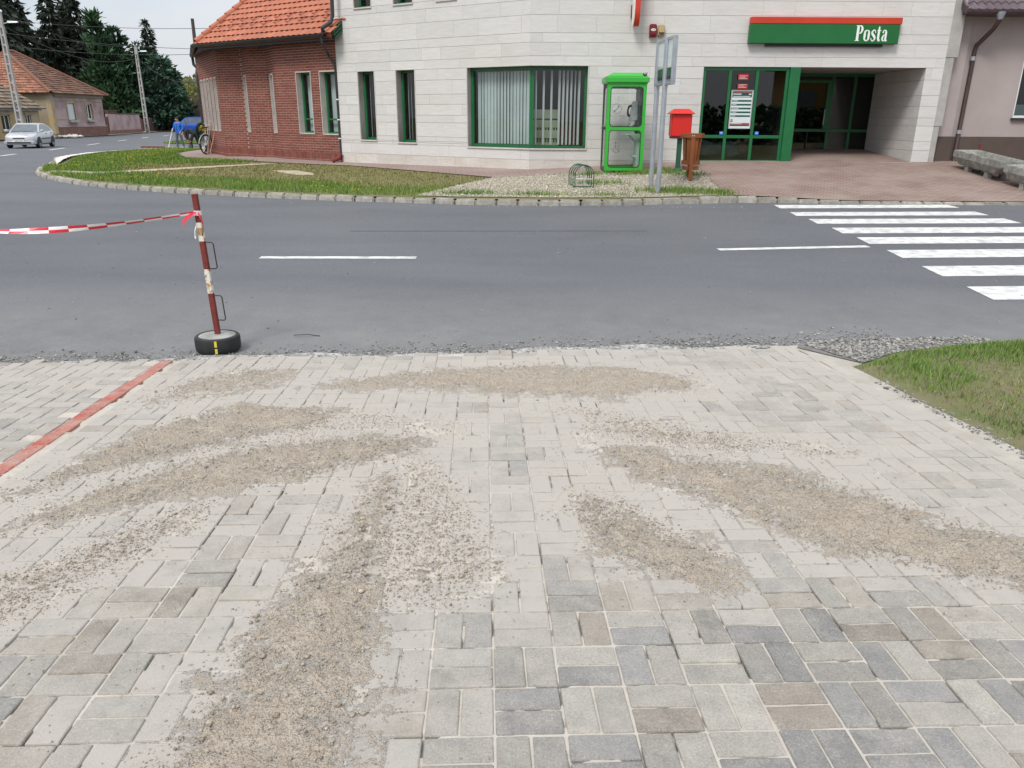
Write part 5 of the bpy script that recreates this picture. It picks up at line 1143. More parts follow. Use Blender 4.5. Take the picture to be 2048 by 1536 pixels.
mb.hexa([(q0[0], q0[1], ZR - .2), (q1[0], q1[1], ZR - .2), (q1[0] + en[0]*.03, q1[1] + en[1]*.03, ZR - .2), (q0[0] + en[0]*.03, q0[1] + en[1]*.03, ZR - .2), (q0[0], q0[1], ZR - .03), (q1[0], q1[1], ZR - .03), (q1[0] + en[0]*.03, q1[1] + en[1]*.03, ZR - .03), (q0[0] + en[0]*.03, q0[1] + en[1]*.03, ZR - .03)])
mb.build('fascia_board', M['gutter'], BB, world=True)
mb = MB(); mb.prism([tuple(e0 + en*.05), tuple(e1 + en*.05), tuple(A3 + np.array([.0, .4])), tuple(B3 + DR*.6), tuple(F3 + DR*1.2), tuple(G3 + np.array([.3, 0])), tuple(gL)], lambda a, b: (a, b, ZR - .13), lambda a, b: (a, b, ZR - .10)); mb.build('eave_soffit', M['gutter'], BB, world=True)
gx_, gy_ = gL; wx = G3
mb = MB(); mb.tube([(gL[0]+.05, gL[1]-.1, ZR-.12), (gL[0]+.07, gL[1]-.12, ZR-.38), (gL[0]+.2, gL[1]-.15, 1.70), (G3[0]+.02, G3[1]-.12, 1.42), (G3[0]+.06, G3[1]-.14, 1.2), (G3[0]+.06, G3[1]-.14, -1.3)], .055, 8)
mb.build('downpipe', M['gutter'], BB, world=True, smooth=True)
gend = np.array(gp(e1 - ed*.25))
mb = MB(); mb.tube([(gend[0], gend[1], ZR-.12), (gend[0], gend[1], ZR-.28), (gend[0]+.03, gend[1]+.1, 1.85), (A3[0]-.2, A3[1]+.02, 1.62), (A3[0]-.05, A3[1]-.02, 1.40), (A3[0]-.03, A3[1]+.01, 1.25), (A3[0]-.03, A3[1]+.01, -1.05), (A3[0]-.05, A3[1]-.03, -1.2)], .036, 8)
mb.build('downpipe', M['gutter'], BB, world=True, smooth=True)
mb = MB(); mb.tube([(-4.97, 23.18, 3.6), (-5.0, 23.2, 2.62), (-5.05, 23.17, 2.45), (-5.28, 23.0, 2.28), (gend[0]+.06, gend[1]-.02, ZR+.04), (gend[0]+.03, gend[1], ZR-.06)], .055, 8); mb.build('rainwater_pipe', M['gutter'], PO, world=True, smooth=True)
for z in (-.1, -.62, .45): 
    mb = MB(); mb.lathe([(.043, z), (.043, z + .03)], 10, (A3[0]-.03, A3[1]+.01, 0)); mb.build('pipe_clamp', M['white'], BB, world=True)
mb = MB(); mb.tube([(A3[0]-.02, A3[1]-.06, -1.02), (A3[0]-.06, A3[1]-.10, -1.15), (A3[0]-.25, A3[1]-.2, -1.24)], .055, 8); mb.build('pipe_shoe', M['rust'], BB, world=True, smooth=True)
for k, m in enumerate(('darkgreen', 'darkgreen', 'darkgreen')):
    p = roofP(EL - .34, -.02 + .0*k, -.04 - .075*k); q = roofP(EL - .34, .55, -.04 - .075*k); m_ = MB(); m_.hexa([p, p + Vector((.34, -.2, 0)), q + Vector((.34, -.2, 0)), q, p + Vector((0, 0, .06)), p + Vector((.34, -.2, .06)), q + Vector((.34, -.2, .06)), q + Vector((0, 0, .06))]); m_.build('verge_board', M[m], BB, world=True)

# ------------------------------------------------------------------ pinkish house on the right
RH = empty('plastered_house', (14, 21, -1.05), label='pinkish grey plastered house with brown plinth and purple brown tile roof, far right', cat='building')
mb = MB(); f = Fr((10.75, 20.35), (1, 0)); opH = [(1.76, 3.3, 0.06, 1.45), (4.6, 6.1, 0.06, 1.45)]
core_wall(mb, f, 0, 9.5, -0.39, 2.75, opH, -.3, 0.0); mb.box(10.75, 20.65, -1.4, 11.05, 28, 2.75); mb.box(19.95, 20.65, -1.4, 20.25, 28, 2.75); mb.box(10.75, 28, -1.4, 20.25, 28.3, 2.75)
mb.build('wall', M['plaster'], RH, world=True)
mb = MB(); f.box(mb, -.0, 9.52, -1.45, -.392, -.32, .035); mb.build('plinth', M['plinth'], RH, world=True)
mb = MB(); f.box(mb, -.13, .30, -.392, 2.5, .002, .07); mb.build('corner_pilaster', M['plaster'], RH, world=True, bevel=.005)
mb = MB(); f.box(mb, -.14, .31, -1.45, -.392, .036, .105); mb.build('pilaster_foot', M['plinth'], RH, world=True)
mb = MB(); mb.box(10.9, 20.7, -1.3, 20, 27.9, -1.2); mb.box(10.9, 20.7, 2.4, 20, 27.9, 2.5); mb.box(11.05, 24, -1.2, 19.9, 24.1, 2.4); mb.build('interior', M['interior'], RH, world=True)
for (a0, a1, z0, z1) in opH:
    w = window(f, a0, a1, z0, z1, .05, RH, mull=((a0+a1)/2,), fw=.06, m='white', glass='glass_dark')
    b = MB(); f.box(b, a0-.04, a1+.04, z0-.05, z0, -.1, .07); b.build('window_sill', M['gutter'], w, world=True)
    b = MB(); f.box(b, a0+.05, a1-.05, z0+.05, z0+.32, -.2, -.19); b.build('curtain', M['blind_white'], w, world=True)
# metal tile roof: waves across, steps down the slope
vs = []; fs = []; xs = np.arange(10.62, 20.6, .046); yv = []
for r_ in range(13): yv += [(r_*.35, 0.0), (r_*.35 + .02, .0) if False else (r_*.35 + .345, -.028)]
for (v, dz) in yv:
    for x in xs: vs.append((x, 19.83 + v*math.cos(R(35)), 2.46 + v*math.sin(R(35)) + dz + .024*math.sin(2*math.pi*x/.19)))
n = len(xs)
for j in range(len(yv)-1):
    for k in range(n-1): fs.append([j*n+k, j*n+k+1, (j+1)*n+k+1, (j+1)*n+k])
mb = MB(); mb.add(vs, fs); rf = mb.build('roof', M['metaltile'], RH, world=True, smooth=True)
mb = MB(); mb.box(10.62, 19.84, 2.36, 20.6, 19.87, 2.47); mb.box(10.62, 19.87, 2.36, 20.6, 20.36, 2.385); mb.build('eave_board', M['metaltile'], rf, world=True)
mb = MB(); mb.hexa([(10.56,19.80,2.36),(10.62,19.80,2.36),(10.62,23.6,5.02),(10.56,23.6,5.02),(10.56,19.80,2.53),(10.62,19.80,2.53),(10.62,23.6,5.19),(10.56,23.6,5.19)]); mb.build('verge_trim', M['metaltile'], rf, world=True)
mb = MB(); mb.hexa([(10.6,28.4,2.4),(20.6,28.4,2.4),(20.6,23.6,5.0),(10.6,23.6,5.0),(10.6,28.4,2.45),(20.6,28.4,2.45),(20.6,23.6,5.05),(10.6,23.6,5.05)]); mb.build('roof_back', M['metaltile'], rf, world=True)
trough([(10.6, 19.80, 2.42), (20.5, 19.80, 2.42)], .065, 'gutter', 'metaltile', RH)
mb = MB(); mb.tube([(11.40, 19.80, 2.36), (11.40, 19.80, 2.22), (11.38, 19.95, 2.05), (11.24, 20.27, 1.72), (11.22, 20.285, 1.6), (11.20, 20.285, -0.95), (11.20, 20.24, -1.02)], .052, 10); mb.build('downpipe', M['brownpipe'], RH, world=True, smooth=True)
mb = MB(); mb.lathe([(.055, 2.24), (.10, 2.36), (.105, 2.40)], 12, (11.40, 19.80, 0)); mb.build('rain_hopper', M['alu'], RH, world=True, smooth=True)
for z in (1.38, -.32): 
    mb = MB(); mb.lathe([(.060, z), (.060, z + .09)], 12, (11.205, 20.285, 0)); mb.build('pipe_clamp', M['alu'], RH, world=True)

# ------------------------------------------------------------------ concrete troughs in front of it
def trough_obj(p, rz, lb_, Ln=1.75):
    t = empty('concrete_trough', (p[0], p[1], float(zisl(p[0], p[1])) + .015), rz, label=lb_, cat='planter', group='concrete troughs by the plastered house')
    t.rotation_euler = (0, 0.085, rz); mb = MB(); oz, ow, ol, h = .13, .30, Ln/2, .31
    # outer hull: tapered ends, open top with an inner hollow
    O0 = [(-ol+.22, -ow+.07, oz), (ol-.22, -ow+.07, oz), (ol-.22, ow-.07, oz), (-ol+.22, ow-.07, oz)]
    O05 = [(-ol, -ow, oz+.16), (ol, -ow, oz+.16), (ol, ow, oz+.16), (-ol, ow, oz+.16)]
    O1 = [(-ol, -ow, oz+h), (ol, -ow, oz+h), (ol, ow, oz+h), (-ol, ow, oz+h)]; c = .065
    I1 = [(-ol+c, -ow+c, oz+h), (ol-c, -ow+c, oz+h), (ol-c, ow-c, oz+h), (-ol+c, ow-c, oz+h)]
    I0 = [(-ol+.18, -ow+.13, oz+.13), (ol-.18, -ow+.13, oz+.13), (ol-.18, ow-.13, oz+.13), (-ol+.18, ow-.13, oz+.13)]
    rings = [O0, O05, O1, I1, I0]; vs = sum(rings, []); fs = [[3, 2, 1, 0], [16, 17, 18, 19]]
    for l in range(4): fs += [[l*4+k, l*4+(k+1) % 4, (l+1)*4+(k+1) % 4, (l+1)*4+k] for k in range(4)]
    mb.add(vs, fs); mb.build('basin', M['concrete'], t, bevel=.018, seg=2)
    for x in (-ol*.42, ol*.42):
        for y in (-ow*.55, ow*.55):
            mb = MB(); mb.cbox((x, y, .045), (.13, .12, .19)); mb.build('foot', M['concrete'], t, bevel=.008)
    mb = MB(); mb.box(-ol+.14, -ow+.10, oz+.13, ol-.14, ow-.10, oz+.17); mb.build('soil', M['soil'], t)
    return t
trough_obj((10.87, 18.28), R(-91), 'pale concrete trough nearest the post office corner, its end towards the brown downpipe', 2.0)
trough_obj((10.95, 16.22), R(-86), 'second pale concrete trough, cut off by the right edge of the picture', 2.0)
mb = MB(); mb.tube([(11.5, 19.75, -1.0), (11.5, 19.75, -.55)], .03, 8); mb.build('iron_stub', M['rust'], label='short rusty iron stub standing behind the concrete troughs', cat='post')

# ------------------------------------------------------------------ phone booth
pb = empty('phone_booth', (2.56, 18.92, -1.245), label='bright green phone booth with glass panes standing between the corner window and the letter box', cat='phone booth')
W2, D2_, H2 = .445, .44, 1.98
def rrect(x0, x1, z0, z1, r, n=5):
    p = []
    for (cx, cz, a0) in ((x1-r, z0+r, -90), (x1-r, z1-r, 0), (x0+r, z1-r, 90), (x0+r, z0+r, 180)):
        for k in range(n+1): a = R(a0 + 90*k/n); p.append((cx + r*math.cos(a), cz + r*math.sin(a)))
    return p
def holed(mb, x0, x1, z0, z1, holes, f0, f1):
    """plate with rounded holes: rim walls plus front/back faces filled by a delaunay cut"""
    outer = [(x0, z0), (x1, z0), (x1, z1), (x0, z1)]; loops = [outer] + holes; pts = sum(loops, []); ed_ = []; b = 0
    for l in loops: ed_ += [(b+i, b+(i+1) % len(l)) for i in range(len(l))]; b += len(l)
    r = geometry.delaunay_2d_cdt([Vector(p) for p in pts], ed_, [], 0, 1e-6); v = [(p.x, p.y) for p in r[0]]; fs = []
    H = [np.array(h) for h in holes]
    for f in r[2]:
        c = np.mean([v[i] for i in f], axis=0)
        if all(sdist(np.array([c[0]]), np.array([c[1]]), h)[0] < 0 for h in H): fs.append(list(f))
    mb.add([f0(*p) for p in v], fs); mb.add([f1(*p) for p in v], [f[::-1] for f in fs])
    for l in loops:
        n = len(l); mb.add([f0(*p) for p in l] + [f1(*p) for p in l], [[i, (i+1) % n, n+(i+1) % n, n+i] for i in range(n)])
HO = [rrect(-W2+.075, W2-.075, 1.06, 1.92, .075), rrect(-W2+.075, W2-.075, .16, .985, .075)]
for nm, f0, f1, mm in (('front_frame', lambda x, z: (x, -D2_, z), lambda x, z: (x, -D2_+.04, z), 'booth'), ('back_frame', lambda x, z: (x, D2_-.04, z), lambda x, z: (x, D2_, z), 'booth')):
    mb = MB(); holed(mb, -W2, W2, .09, H2, HO, f0, f1); mb.build(nm, M[mm], pb)
HS = [rrect(-D2_+.11, D2_-.11, 1.06, 1.90, .06), rrect(-D2_+.11, D2_-.11, .16, .985, .06)]
mb = MB(); holed(mb, -D2_+.042, D2_-.042, .09, H2, HS, lambda y, z: (-W2, y, z), lambda y, z: (-W2+.035, y, z)); dr = mb.build('door', M['dark'], pb)
mb = MB(); mb.tube([(-W2-.005, -.30, 1.03), (-W2-.07, -.30, 1.03), (-W2-.07, -.18, 1.03), (-W2-.005, -.18, 1.03)], .014, 8); mb.build('door_handle', M['dark'], dr, smooth=True)
mb = MB(); mb.box(W2-.035, -D2_+.042, .09, W2, D2_-.042, H2); mb.build('equipment_wall', M['booth'], pb)
for s_, y in ((-1, -D2_+.02), (1, D2_-.02)):
    for h in HO:
        # black rubber gasket ring round each pane
        o_ = np.array(h); c = o_.mean(0); inn = [tuple(c + (p - c) * np.array([.957, .965])) for p in o_]; n = len(h); mb = MB(); yy = y + (-.024 if s_ < 0 else .024)
        vs = [(p[0]*1.0, yy, p[1]) for p in h] + [(p[0], yy, p[1]) for p in inn] + [(p[0], y, p[1]) for p in h] + [(p[0], y, p[1]) for p in inn]
        mb.add(vs, [[i, (i+1) % n, n+(i+1) % n, n+i] for i in range(n)] + [[n+i, n+(i+1) % n, 3*n+(i+1) % n, 3*n+i] for i in range(n)]); mb.build('pane_gasket', M['rubber'], pb)
        mb = MB(); mb.quad(*[(p[0], y, p[1]) for p in h]); mb.build('glass_pane', M['glass_clear'], pb)
for h in HS:
    mb = MB(); mb.quad(*[(-W2+.018, p[0], p[1]) for p in h]); mb.build('glass_pane', M['glass_clear'], pb)
mb = MB(); mb.box(-W2-.045, -D2_-.05, H2+.005, W2+.045, D2_+.05, H2+.16); mb.build('roof', M['booth'], pb, bevel=.03, seg=3)
mb = MB(); mb.hexa([(-W2+.06, -D2_+.05, H2+.155), (W2-.02, -D2_+.05, H2+.155), (W2-.02, D2_-.05, H2+.155), (-W2+.06, D2_-.05, H2+.155), (-W2+.12, -D2_+.11, H2+.235), (W2-.09, -D2_+.11, H2+.235), (W2-.09, D2_-.11, H2+.235), (-W2+.12, D2_-.11, H2+.235)]); mb.build('roof_cap', M['booth'], pb, bevel=.015)
rr = random.Random(2); mb = MB()
for k in range(16):
    a = rr.uniform(0, 6.28); p = Vector((W2-.05, -D2_+.06, H2+.16)); mb.tube([p, p + Vector((math.cos(a)*.05, math.sin(a)*.04, rr.uniform(.02, .09)))], [.010, .004], 4)
mb.build('withered_twigs', M['dark'], pb)
for x in (-W2+.05, W2-.05):
    for y in (-D2_+.05, D2_-.05):
        mb = MB(); mb.cbox((x, y, .02), (.06, .06, .16)); mb.build('foot', M['booth'], pb, bevel=.005)
mb = MB(); mb.box(-W2+.09, -D2_+.05, -.02, W2-.12, D2_-.05, .06); mb.build('concrete_base', M['concrete'], pb)
mb = MB(); mb.box(-W2+.04, -D2_+.045, .091, W2-.04, D2_-.045, .13); mb.build('floor_plate', M['dark'], pb)
mb = MB(); mb.box(W2-.13, -.32, 1.02, W2-.04, .32, 1.90); mb.build('back_panel', M['dark'], pb, bevel=.02)
tp = MB(); tp.hexa([(W2-.30, -.13, 1.19), (W2-.13, -.13, 1.19), (W2-.13, .13, 1.19), (W2-.30, .13, 1.19), (W2-.24, -.13, 1.62), (W2-.13, -.13, 1.62), (W2-.13, .13, 1.62), (W2-.24, .13, 1.62)]); ph = tp.build('telephone', M['steel'], pb, bevel=.015, seg=2)
mb = MB(); mb.tube([(W2-.285, -.16, 1.52), (W2-.345, -.16, 1.50), (W2-.37, -.16, 1.42), (W2-.365, -.16, 1.33), (W2-.32, -.16, 1.29)], [.028, .026, .018, .026, .028], 8); mb.build('handset', M['rubber'], ph, smooth=True)
mb = MB(); mb.tube([(W2-.33, -.16, 1.29), (W2-.335, -.17, 1.15), (W2-.29, -.16, 1.07), (W2-.24, -.14, 1.14), (W2-.22, -.12, 1.20)], .007, 6); mb.build('handset_cord', M['steel'], ph, smooth=True)
mb = MB(); mb.box(W2-.40, -.25, .87, W2-.04, .25, .90); mb.hexa([(W2-.16, -.25, .74), (W2-.04, -.25, .74), (W2-.04, .25, .74), (W2-.16, .25, .74), (W2-.30, -.25, .868), (W2-.04, -.25, .868), (W2-.04, .25, .868), (W2-.30, .25, .868)]); mb.build('shelf', M['palegreen'], pb, bevel=.006)
mb = MB(); mb.box(W2-.13, -.24, .14, W2-.04, .24, .74); mb.hexa([(W2-.14, -.2, .36), (W2-.13, -.2, .30), (W2-.13, .2, .30), (W2-.14, .2, .36), (W2-.26, -.2, .42), (W2-.13, -.2, .42), (W2-.13, .2, .42), (W2-.26, .2, .42)]); mb.build('lower_column', M['palegreen'], pb, bevel=.006)
def ring(mb, cx, cz, r, t, y, n=28):
    vs = []
    for k in range(n):
        a = 2*math.pi*k/n
        vs += [(cx + r*math.cos(a), y, cz + r*math.sin(a)), (cx + (r-t)*math.cos(a), y, cz + (r-t)*math.sin(a))]
    mb.add(vs, [[2*k, (2*k+2) % (2*n), (2*k+3) % (2*n), 2*k+1] for k in range(n)])
def line(mb, pts, w, y):
    for q in stroke(pts, [w]*len(pts), 4): mb.quad(*[(p.x, y, p.y) for p in q])
yb = D2_ - .045; M['etch'] = mat('etched_print', (0.26, 0.27, 0.27), (0.22, 0.23, 0.23), rough=.7)
mb = MB(); ring(mb, -.11, 1.46, .115, .007, yb); line(mb, [(-.16, 1.40), (-.13, 1.43), (-.09, 1.47), (-.06, 1.52)], .014, yb); line(mb, [(-.17, 1.42), (-.15, 1.385)], .03, yb); line(mb, [(-.075, 1.53), (-.05, 1.505)], .03, yb); mb.build('phone_pictogram', M['etch'], pb)
mb = MB(); ring(mb, -.12, .60, .105, .005, yb); ring(mb, -.08, .535, .085, .012, yb); line(mb, [(-.10, .65), (-.10, .56), (-.05, .55), (-.02, .48), (.01, .485)], .016, yb); ring(mb, -.10, .685, .022, .022, yb); mb.build('wheelchair_pictogram', M['etch'], pb)
mb = MB(); mb.box(-.10, yb-.002, 1.62, .06, yb, 1.75); mb.build('notice_sheet', M['glass_clear'], pb)
txt('T', .07, 'notice_text', 'ink', pb, (-.07, yb-.006, 1.665), 0); txt('Hot', .07, 'notice_text', 'ink', pb, (-.005, yb-.006, 1.665), 0)

# ------------------------------------------------------------------ bicycle rack, letter box, litter bin, info board
rk = empty('bicycle_rack', (1.47, 16.35, float(zisl(1.47, 16.6))), label='small dark green hoop bicycle rack on the gravel in front of the phone booth', cat='bicycle rack')
for k in range(4):
    y = k*.16 - .02; x0 = -.03*k; pts = [(-.19 + x0, y, .0)]
    for j in range(13): a = math.pi*(1 - j/12); pts.append((.19*math.cos(a)*1.02 + x0, y, .25 + .20*math.sin(a)))
    pts.append((.19 + x0, y, .0)); mb = MB(); mb.tube(pts, .0105, 7); mb.build('hoop', M['darkgreen'], rk, smooth=True)
mb = MB(); mb.box(-.22, -.04, -.01, .20, -.005, .03); mb.box(-.27, .44, -.01, .14, .48, .03); mb.box(-.225, -.02, .0, -.20, .46, .024); mb.box(.14, -.02, .0, .165, .46, .024); mb.build('base_frame', M['darkgreen'], rk)
for q_ in ([(-.01, 0, .02), (-.01, 0, .44)], [(-.07, .46, .02), (-.07, .46, .44)], [(-.18, 0, .17), (.18, 0, .17)]):
    mb = MB(); mb.tube(q_, .011, 7); mb.build('centre_bar', M['steel'], rk, smooth=True)

lbx = empty('letter_box', (3.84, 18.55, -1.19), label='red letter box with sloping lid on a dark green post', cat='letter box')
mb = MB(); mb.box(-.24, -.16, .80, .22, .16, 1.30); mb.build('box_body', M['mailred'], lbx, bevel=.02, seg=2)
mb = MB(); mb.hexa([(-.29, -.22, 1.30), (.27, -.22, 1.30), (.27, .22, 1.30), (-.29, .22, 1.30), (-.17, -.11, 1.40), (.15, -.11, 1.40), (.15, .11, 1.40), (-.17, .11, 1.40)]); mb.box(-.29, -.22, 1.285, .27, .22, 1.30); mb.build('box_lid', M['mailred'], lbx, bevel=.008)
mb = MB(); mb.box(-.22, -.14, .755, .20, .14, .80); mb.build('box_bracket', M['dark'], lbx, bevel=.01)
mb = MB(); mb.box(-.05, -.05, .0, .05, .05, .757); mb.build('post', M['darkgreen'], lbx, bevel=.008)
mb = MB(); mb.box(-.15, -.15, .0, .15, .15, .02); mb.hexa([(-.12, -.12, .02), (.12, -.12, .02), (.12, .12, .02), (-.12, .12, .02), (-.05, -.05, .10), (.05, -.05, .10), (.05, .05, .10), (-.05, .05, .10)]); mb.build('post_foot', M['darkgreen'], lbx)

bi = empty('litter_bin', (3.88, 17.42, -1.285), R(-8), label='brown wooden slatted litter bin on two legs beside the letter box', cat='litter bin')
nb_ = 8
for k in range(nb_):
    a = 2*math.pi*(k+.5)/nb_; b, t_ = .135, .185
    def pt(r_, z, w): return Vector((math.cos(a)*r_ - math.sin(a)*w, math.sin(a)*r_ + math.cos(a)*w, z))
    mb = MB(); wb, wt = .046, .060
    mb.hexa([pt(b, .36, -wb), pt(b+.02, .36, -wb), pt(b+.02, .36, wb), pt(b, .36, wb), pt(t_, .985, -wt), pt(t_+.02, .985, -wt), pt(t_+.02, .985, wt), pt(t_, .985, wt)]); mb.build('slat', M['wood'], bi, bevel=.003)
for z, r_ in ((.34, .165), (.90, .215)):
    mb = MB(); n = 8
    vs = []
    for zz in (z, z + .085):
        for rr_ in (r_, r_ + .024):
            for k in range(n): a = 2*math.pi*k/n; vs.append((math.cos(a)*rr_*1.06, math.sin(a)*rr_*1.06, zz))
    fs = []
    for k in range(n): j = (k+1) % n; fs += [[k, j, n+j, n+k], [2*n+k, 3*n+k, 3*n+j, 2*n+j], [n+k, n+j, 3*n+j, 3*n+k], [k, 2*n+k, 2*n+j, j]]
    mb.add(vs, fs); mb.build('hoop_board', M['wood'], bi)
mb = MB(); mb.lathe([(.125, .345), (.125, .36)], 12); mb.build('bin_floor', M['wood'], bi)
mb = MB(); mb.lathe([(.12, .37), (.165, .93), (.155, .93), (.11, .38)], 16, close=False); mb.build('liner', M['dark'], bi, smooth=True)
for y in (-.255, .235):
    mb = MB(); mb.box(-.04, y, .0, .04, y + .035, .98 if y < 0 else .36); mb.build('leg', M['wood'], bi, bevel=.005)
mb = MB(); mb.box(-.16, -.22, .24, -.125, .235, .30); mb.box(.125, -.22, .24, .16, .235, .30); mb.box(-.16, -.222, .235, .16, -.19, .305); mb.build('cross_bar', M['wood'], bi)
mb = MB()
for x in (-.02, .02): mb.lathe([(.009, 0), (.009, .008)], 8, (x, 0, 0))
for v in range(len(mb.v)): p = mb.v[v]; mb.v[v] = (p[0] - .0, -.263 + p[2], .94 + p[1])
mb.build('screw', M['white'], bi)

ib = empty('information_board', (2.85, 16.0, -1.41), label='aluminium information board seen edge-on, on two tall round posts in the gravel', cat='sign')
for (x, y, z) in ((2.855, 16.34, -1.40), (2.885, 15.67, -1.45)):
    mb = MB(); mb.lathe([(.048, -.1), (.048, 2.85)], 16); mb.build('post', M['alu'], ib, smooth=True, loc=(x - 2.85, y - 16.0, z + 1.41))
pa, pc = np.array([2.845, 16.44]), np.array([2.945, 15.20]); fi = Fr(pa, pc - pa); Li = float(np.linalg.norm(pc - pa)); zt_, zb_ = 1.44, .60
mb = MB(); fi.box(mb, 0, Li, zb_, zb_ + .05, -.04, .04); fi.box(mb, 0, Li, zt_ - .05, zt_, -.04, .04)
for a in (0, .62, Li - .05): fi.box(mb, a, a + .05, zb_ + .05, zt_ - .05, -.042, .042)
mb.build('case_frame', M['alu'], ib, world=True, bevel=.004)
mb = MB(); fi.box(mb, .05, Li - .05, zb_ + .05, zt_ - .05, -.01, .01); mb.build('backing_sheet', M['steel'], ib, world=True)
for a0, a1 in ((.055, .615), (.675, Li - .055)):
    for o in (-.0125, .0105):
        mb = MB(); fi.box(mb, a0, a1, zb_ + .10, zb_ + .16, o, o + .002); mb.build('poster_strip', M['ink'], ib, world=True)
        mb = MB(); fi.box(mb, a0, a1, zb_ + .163, zb_ + .30, o, o + .002); mb.build('poster_strip', M['green_sign'], ib, world=True)
        mb = MB(); fi.box(mb, a0, a1, zb_ + .303, zt_ - .06, o, o + .002); mb.build('poster_sheet', M['poster_w'], ib, world=True)
    for o in (-.034, .034):
        mb = MB(); mb.quad(fi.P(a0, zb_ + .05, o), fi.P(a1, zb_ + .05, o), fi.P(a1, zt_ - .05, o), fi.P(a0, zt_ - .05, o)); mb.build('glass_pane', M['glass_clear'], ib, world=True)
for (x, y) in ((2.855, 16.34), (2.885, 15.67)):
    mb = MB(); mb.lathe([(.054, .55), (.054, .60)], 14, (x, y, 0)); mb.build('post_clamp', M['steel'], ib, world=True)

# ------------------------------------------------------------------ barrier post in its tyre, tape
bz = -1.835
bp = empty('barrier_post', (-2.44, 6.10, bz), label='rusty red and white barrier post set in a concrete filled black tyre', cat='barrier')
mb = MB(); mb.lathe([(.165, .0), (.176, .012), (.180, .05), (.180, .100), (.175, .120), (.162, .129), (.146, .127)], 40, close=False); mb.build('tyre', M['rubber'], bp, smooth=True)
vs = []; mb = MB(); mb.lathe([(.149, .01), (.149, .124), (.10, .131), (.0001, .134)], 32); mb.build('concrete_fill', M['concrete'], bp, smooth=False)
lean = Vector((-.045, .01, 1.0)).normalized()
def bpt(h): return Vector((0.005, .01, .10)) + lean*h
for h0, h1, m in ((0, .37, 'rust'), (.372, .57, 'flake'), (.572, .79, 'rust'), (.792, .94, 'flake'), (.942, 1.16, 'rust')):
    mb = MB(); mb.bar(bpt(h0), bpt(h1), .040, .040, (0, 1, 0)); mb.build('red_section' if m == 'rust' else 'white_section', M[m], bp, bevel=.003)
for h0, h1 in ((.15, .355), (.575, .785)):
    mb = MB(); x = Vector((1, -.1, 0)); mb.tube([bpt(h0) + x*.018, bpt(h0) + x*.075, bpt(h0 + .012) + x*.088, bpt(h1 - .012) + x*.086, bpt(h1) + x*.074, bpt(h1) + x*.018], .0052, 7); mb.build('hook', M['blackbar'], bp, smooth=True)
for z0, z1 in ((.012, .055), (.068, .118)):
    mb = MB(); vs = []
    for a in (R(-78), R(-72)): vs += [(.1815*math.cos(a), .1815*math.sin(a), z0), (.1815*math.cos(a), .1815*math.sin(a), z1)]
    mb.add(vs, [[0, 2, 3, 1]]); mb.build('yellow_mark', M['yellow'], bp)
tape = empty('barrier_tape', tuple(Vector((-2.44, 6.10, bz)) + bpt(1.02)), label='red and white plastic barrier tape tied to the rusty barrier post', cat='tape')
T0 = Vector((-2.44, 6.10, bz)) + bpt(1.02); T1 = Vector((-4.95, 6.0, -.80)); nT = 34; parts = []
for k in range(nT):
    def tp_(u):
        p = T0.lerp(T1, u); p.z -= .10*math.sin(math.pi*u)*1.0; p.y += .03*math.sin(7*u)
        w = .010 + .014*min(1, u*3.5); ang = R(70) + 1.15*math.sin(5.5*u + .4); d = Vector((0, math.cos(ang), math.sin(ang))); return p + d*w, p - d*w
    a, b = tp_(k/nT); c, d = tp_((k+1)/nT); m_ = MB(); m = (a+b)/2; m2 = (c+d)/2
    r_ = 'tape_r' if (k // 2) % 2 == 0 else 'tape_w'; q_ = 'tape_w' if r_ == 'tape_r' else 'tape_r'
    parts.append((r_, (a, m, m2, c))); parts.append((q_, (m, b, d, m2)))
for nm in ('tape_r', 'tape_w'):
    mb = MB()
    for m, q in parts:
        if m == nm: mb.quad(*q)
    mb.build('red_print' if nm == 'tape_r' else 'white_print', M[nm], tape, world=True, kind='stuff')
mb = MB(); c0 = T0
for k in range(3):
    mb.lathe([(.030, -.014 + .012*k), (.031, .0 + .012*k)], 8, tuple(c0 + Vector((0, 0, -.01))), close=False)
mb.build('tape_knot', M['tape_w'], tape, world=True)
for nm, pts in (('tape_r', [(0, -.03, 0), (-.04, -.05, -.02), (-.08, -.05, -.045), (-.105, -.06, -.085)]), ('tape_r', [(.015, -.03, 0), (.035, -.04, -.03), (.045, -.04, -.07), (.047, -.04, -.115)]), ('tape_w', [(-.01, -.03, -.10), (-.022, -.04, -.14), (-.03, -.04, -.17), (-.02, -.04, -.18)])):
    mb = MB()
    for i in range(3):
        p, q = c0 + Vector(pts[i]), c0 + Vector(pts[i+1]); w0, w1 = .010 + .005*i, .010 + .005*(i+1)
        mb.quad(p + Vector((0, .004*i, w0)), q + Vector((0, .004*i, w1)), q + Vector((0, -.01, -w1)), p + Vector((0, -.01, -w0)))
    mb.build('tape_end', M[nm], tape, world=True)
mb = MB(); mb.tube([(-1.93, 6.52, -1.825), (-1.90, 6.50, -1.818), (-1.80, 6.51, -1.815), (-1.74, 6.53, -1.83), (-1.70, 6.52, -1.83)], .0035, 5); mb.build('bent_wire', M['blackbar'], label='thin bent piece of dark wire lying on the asphalt right of the tyre', cat='wire')

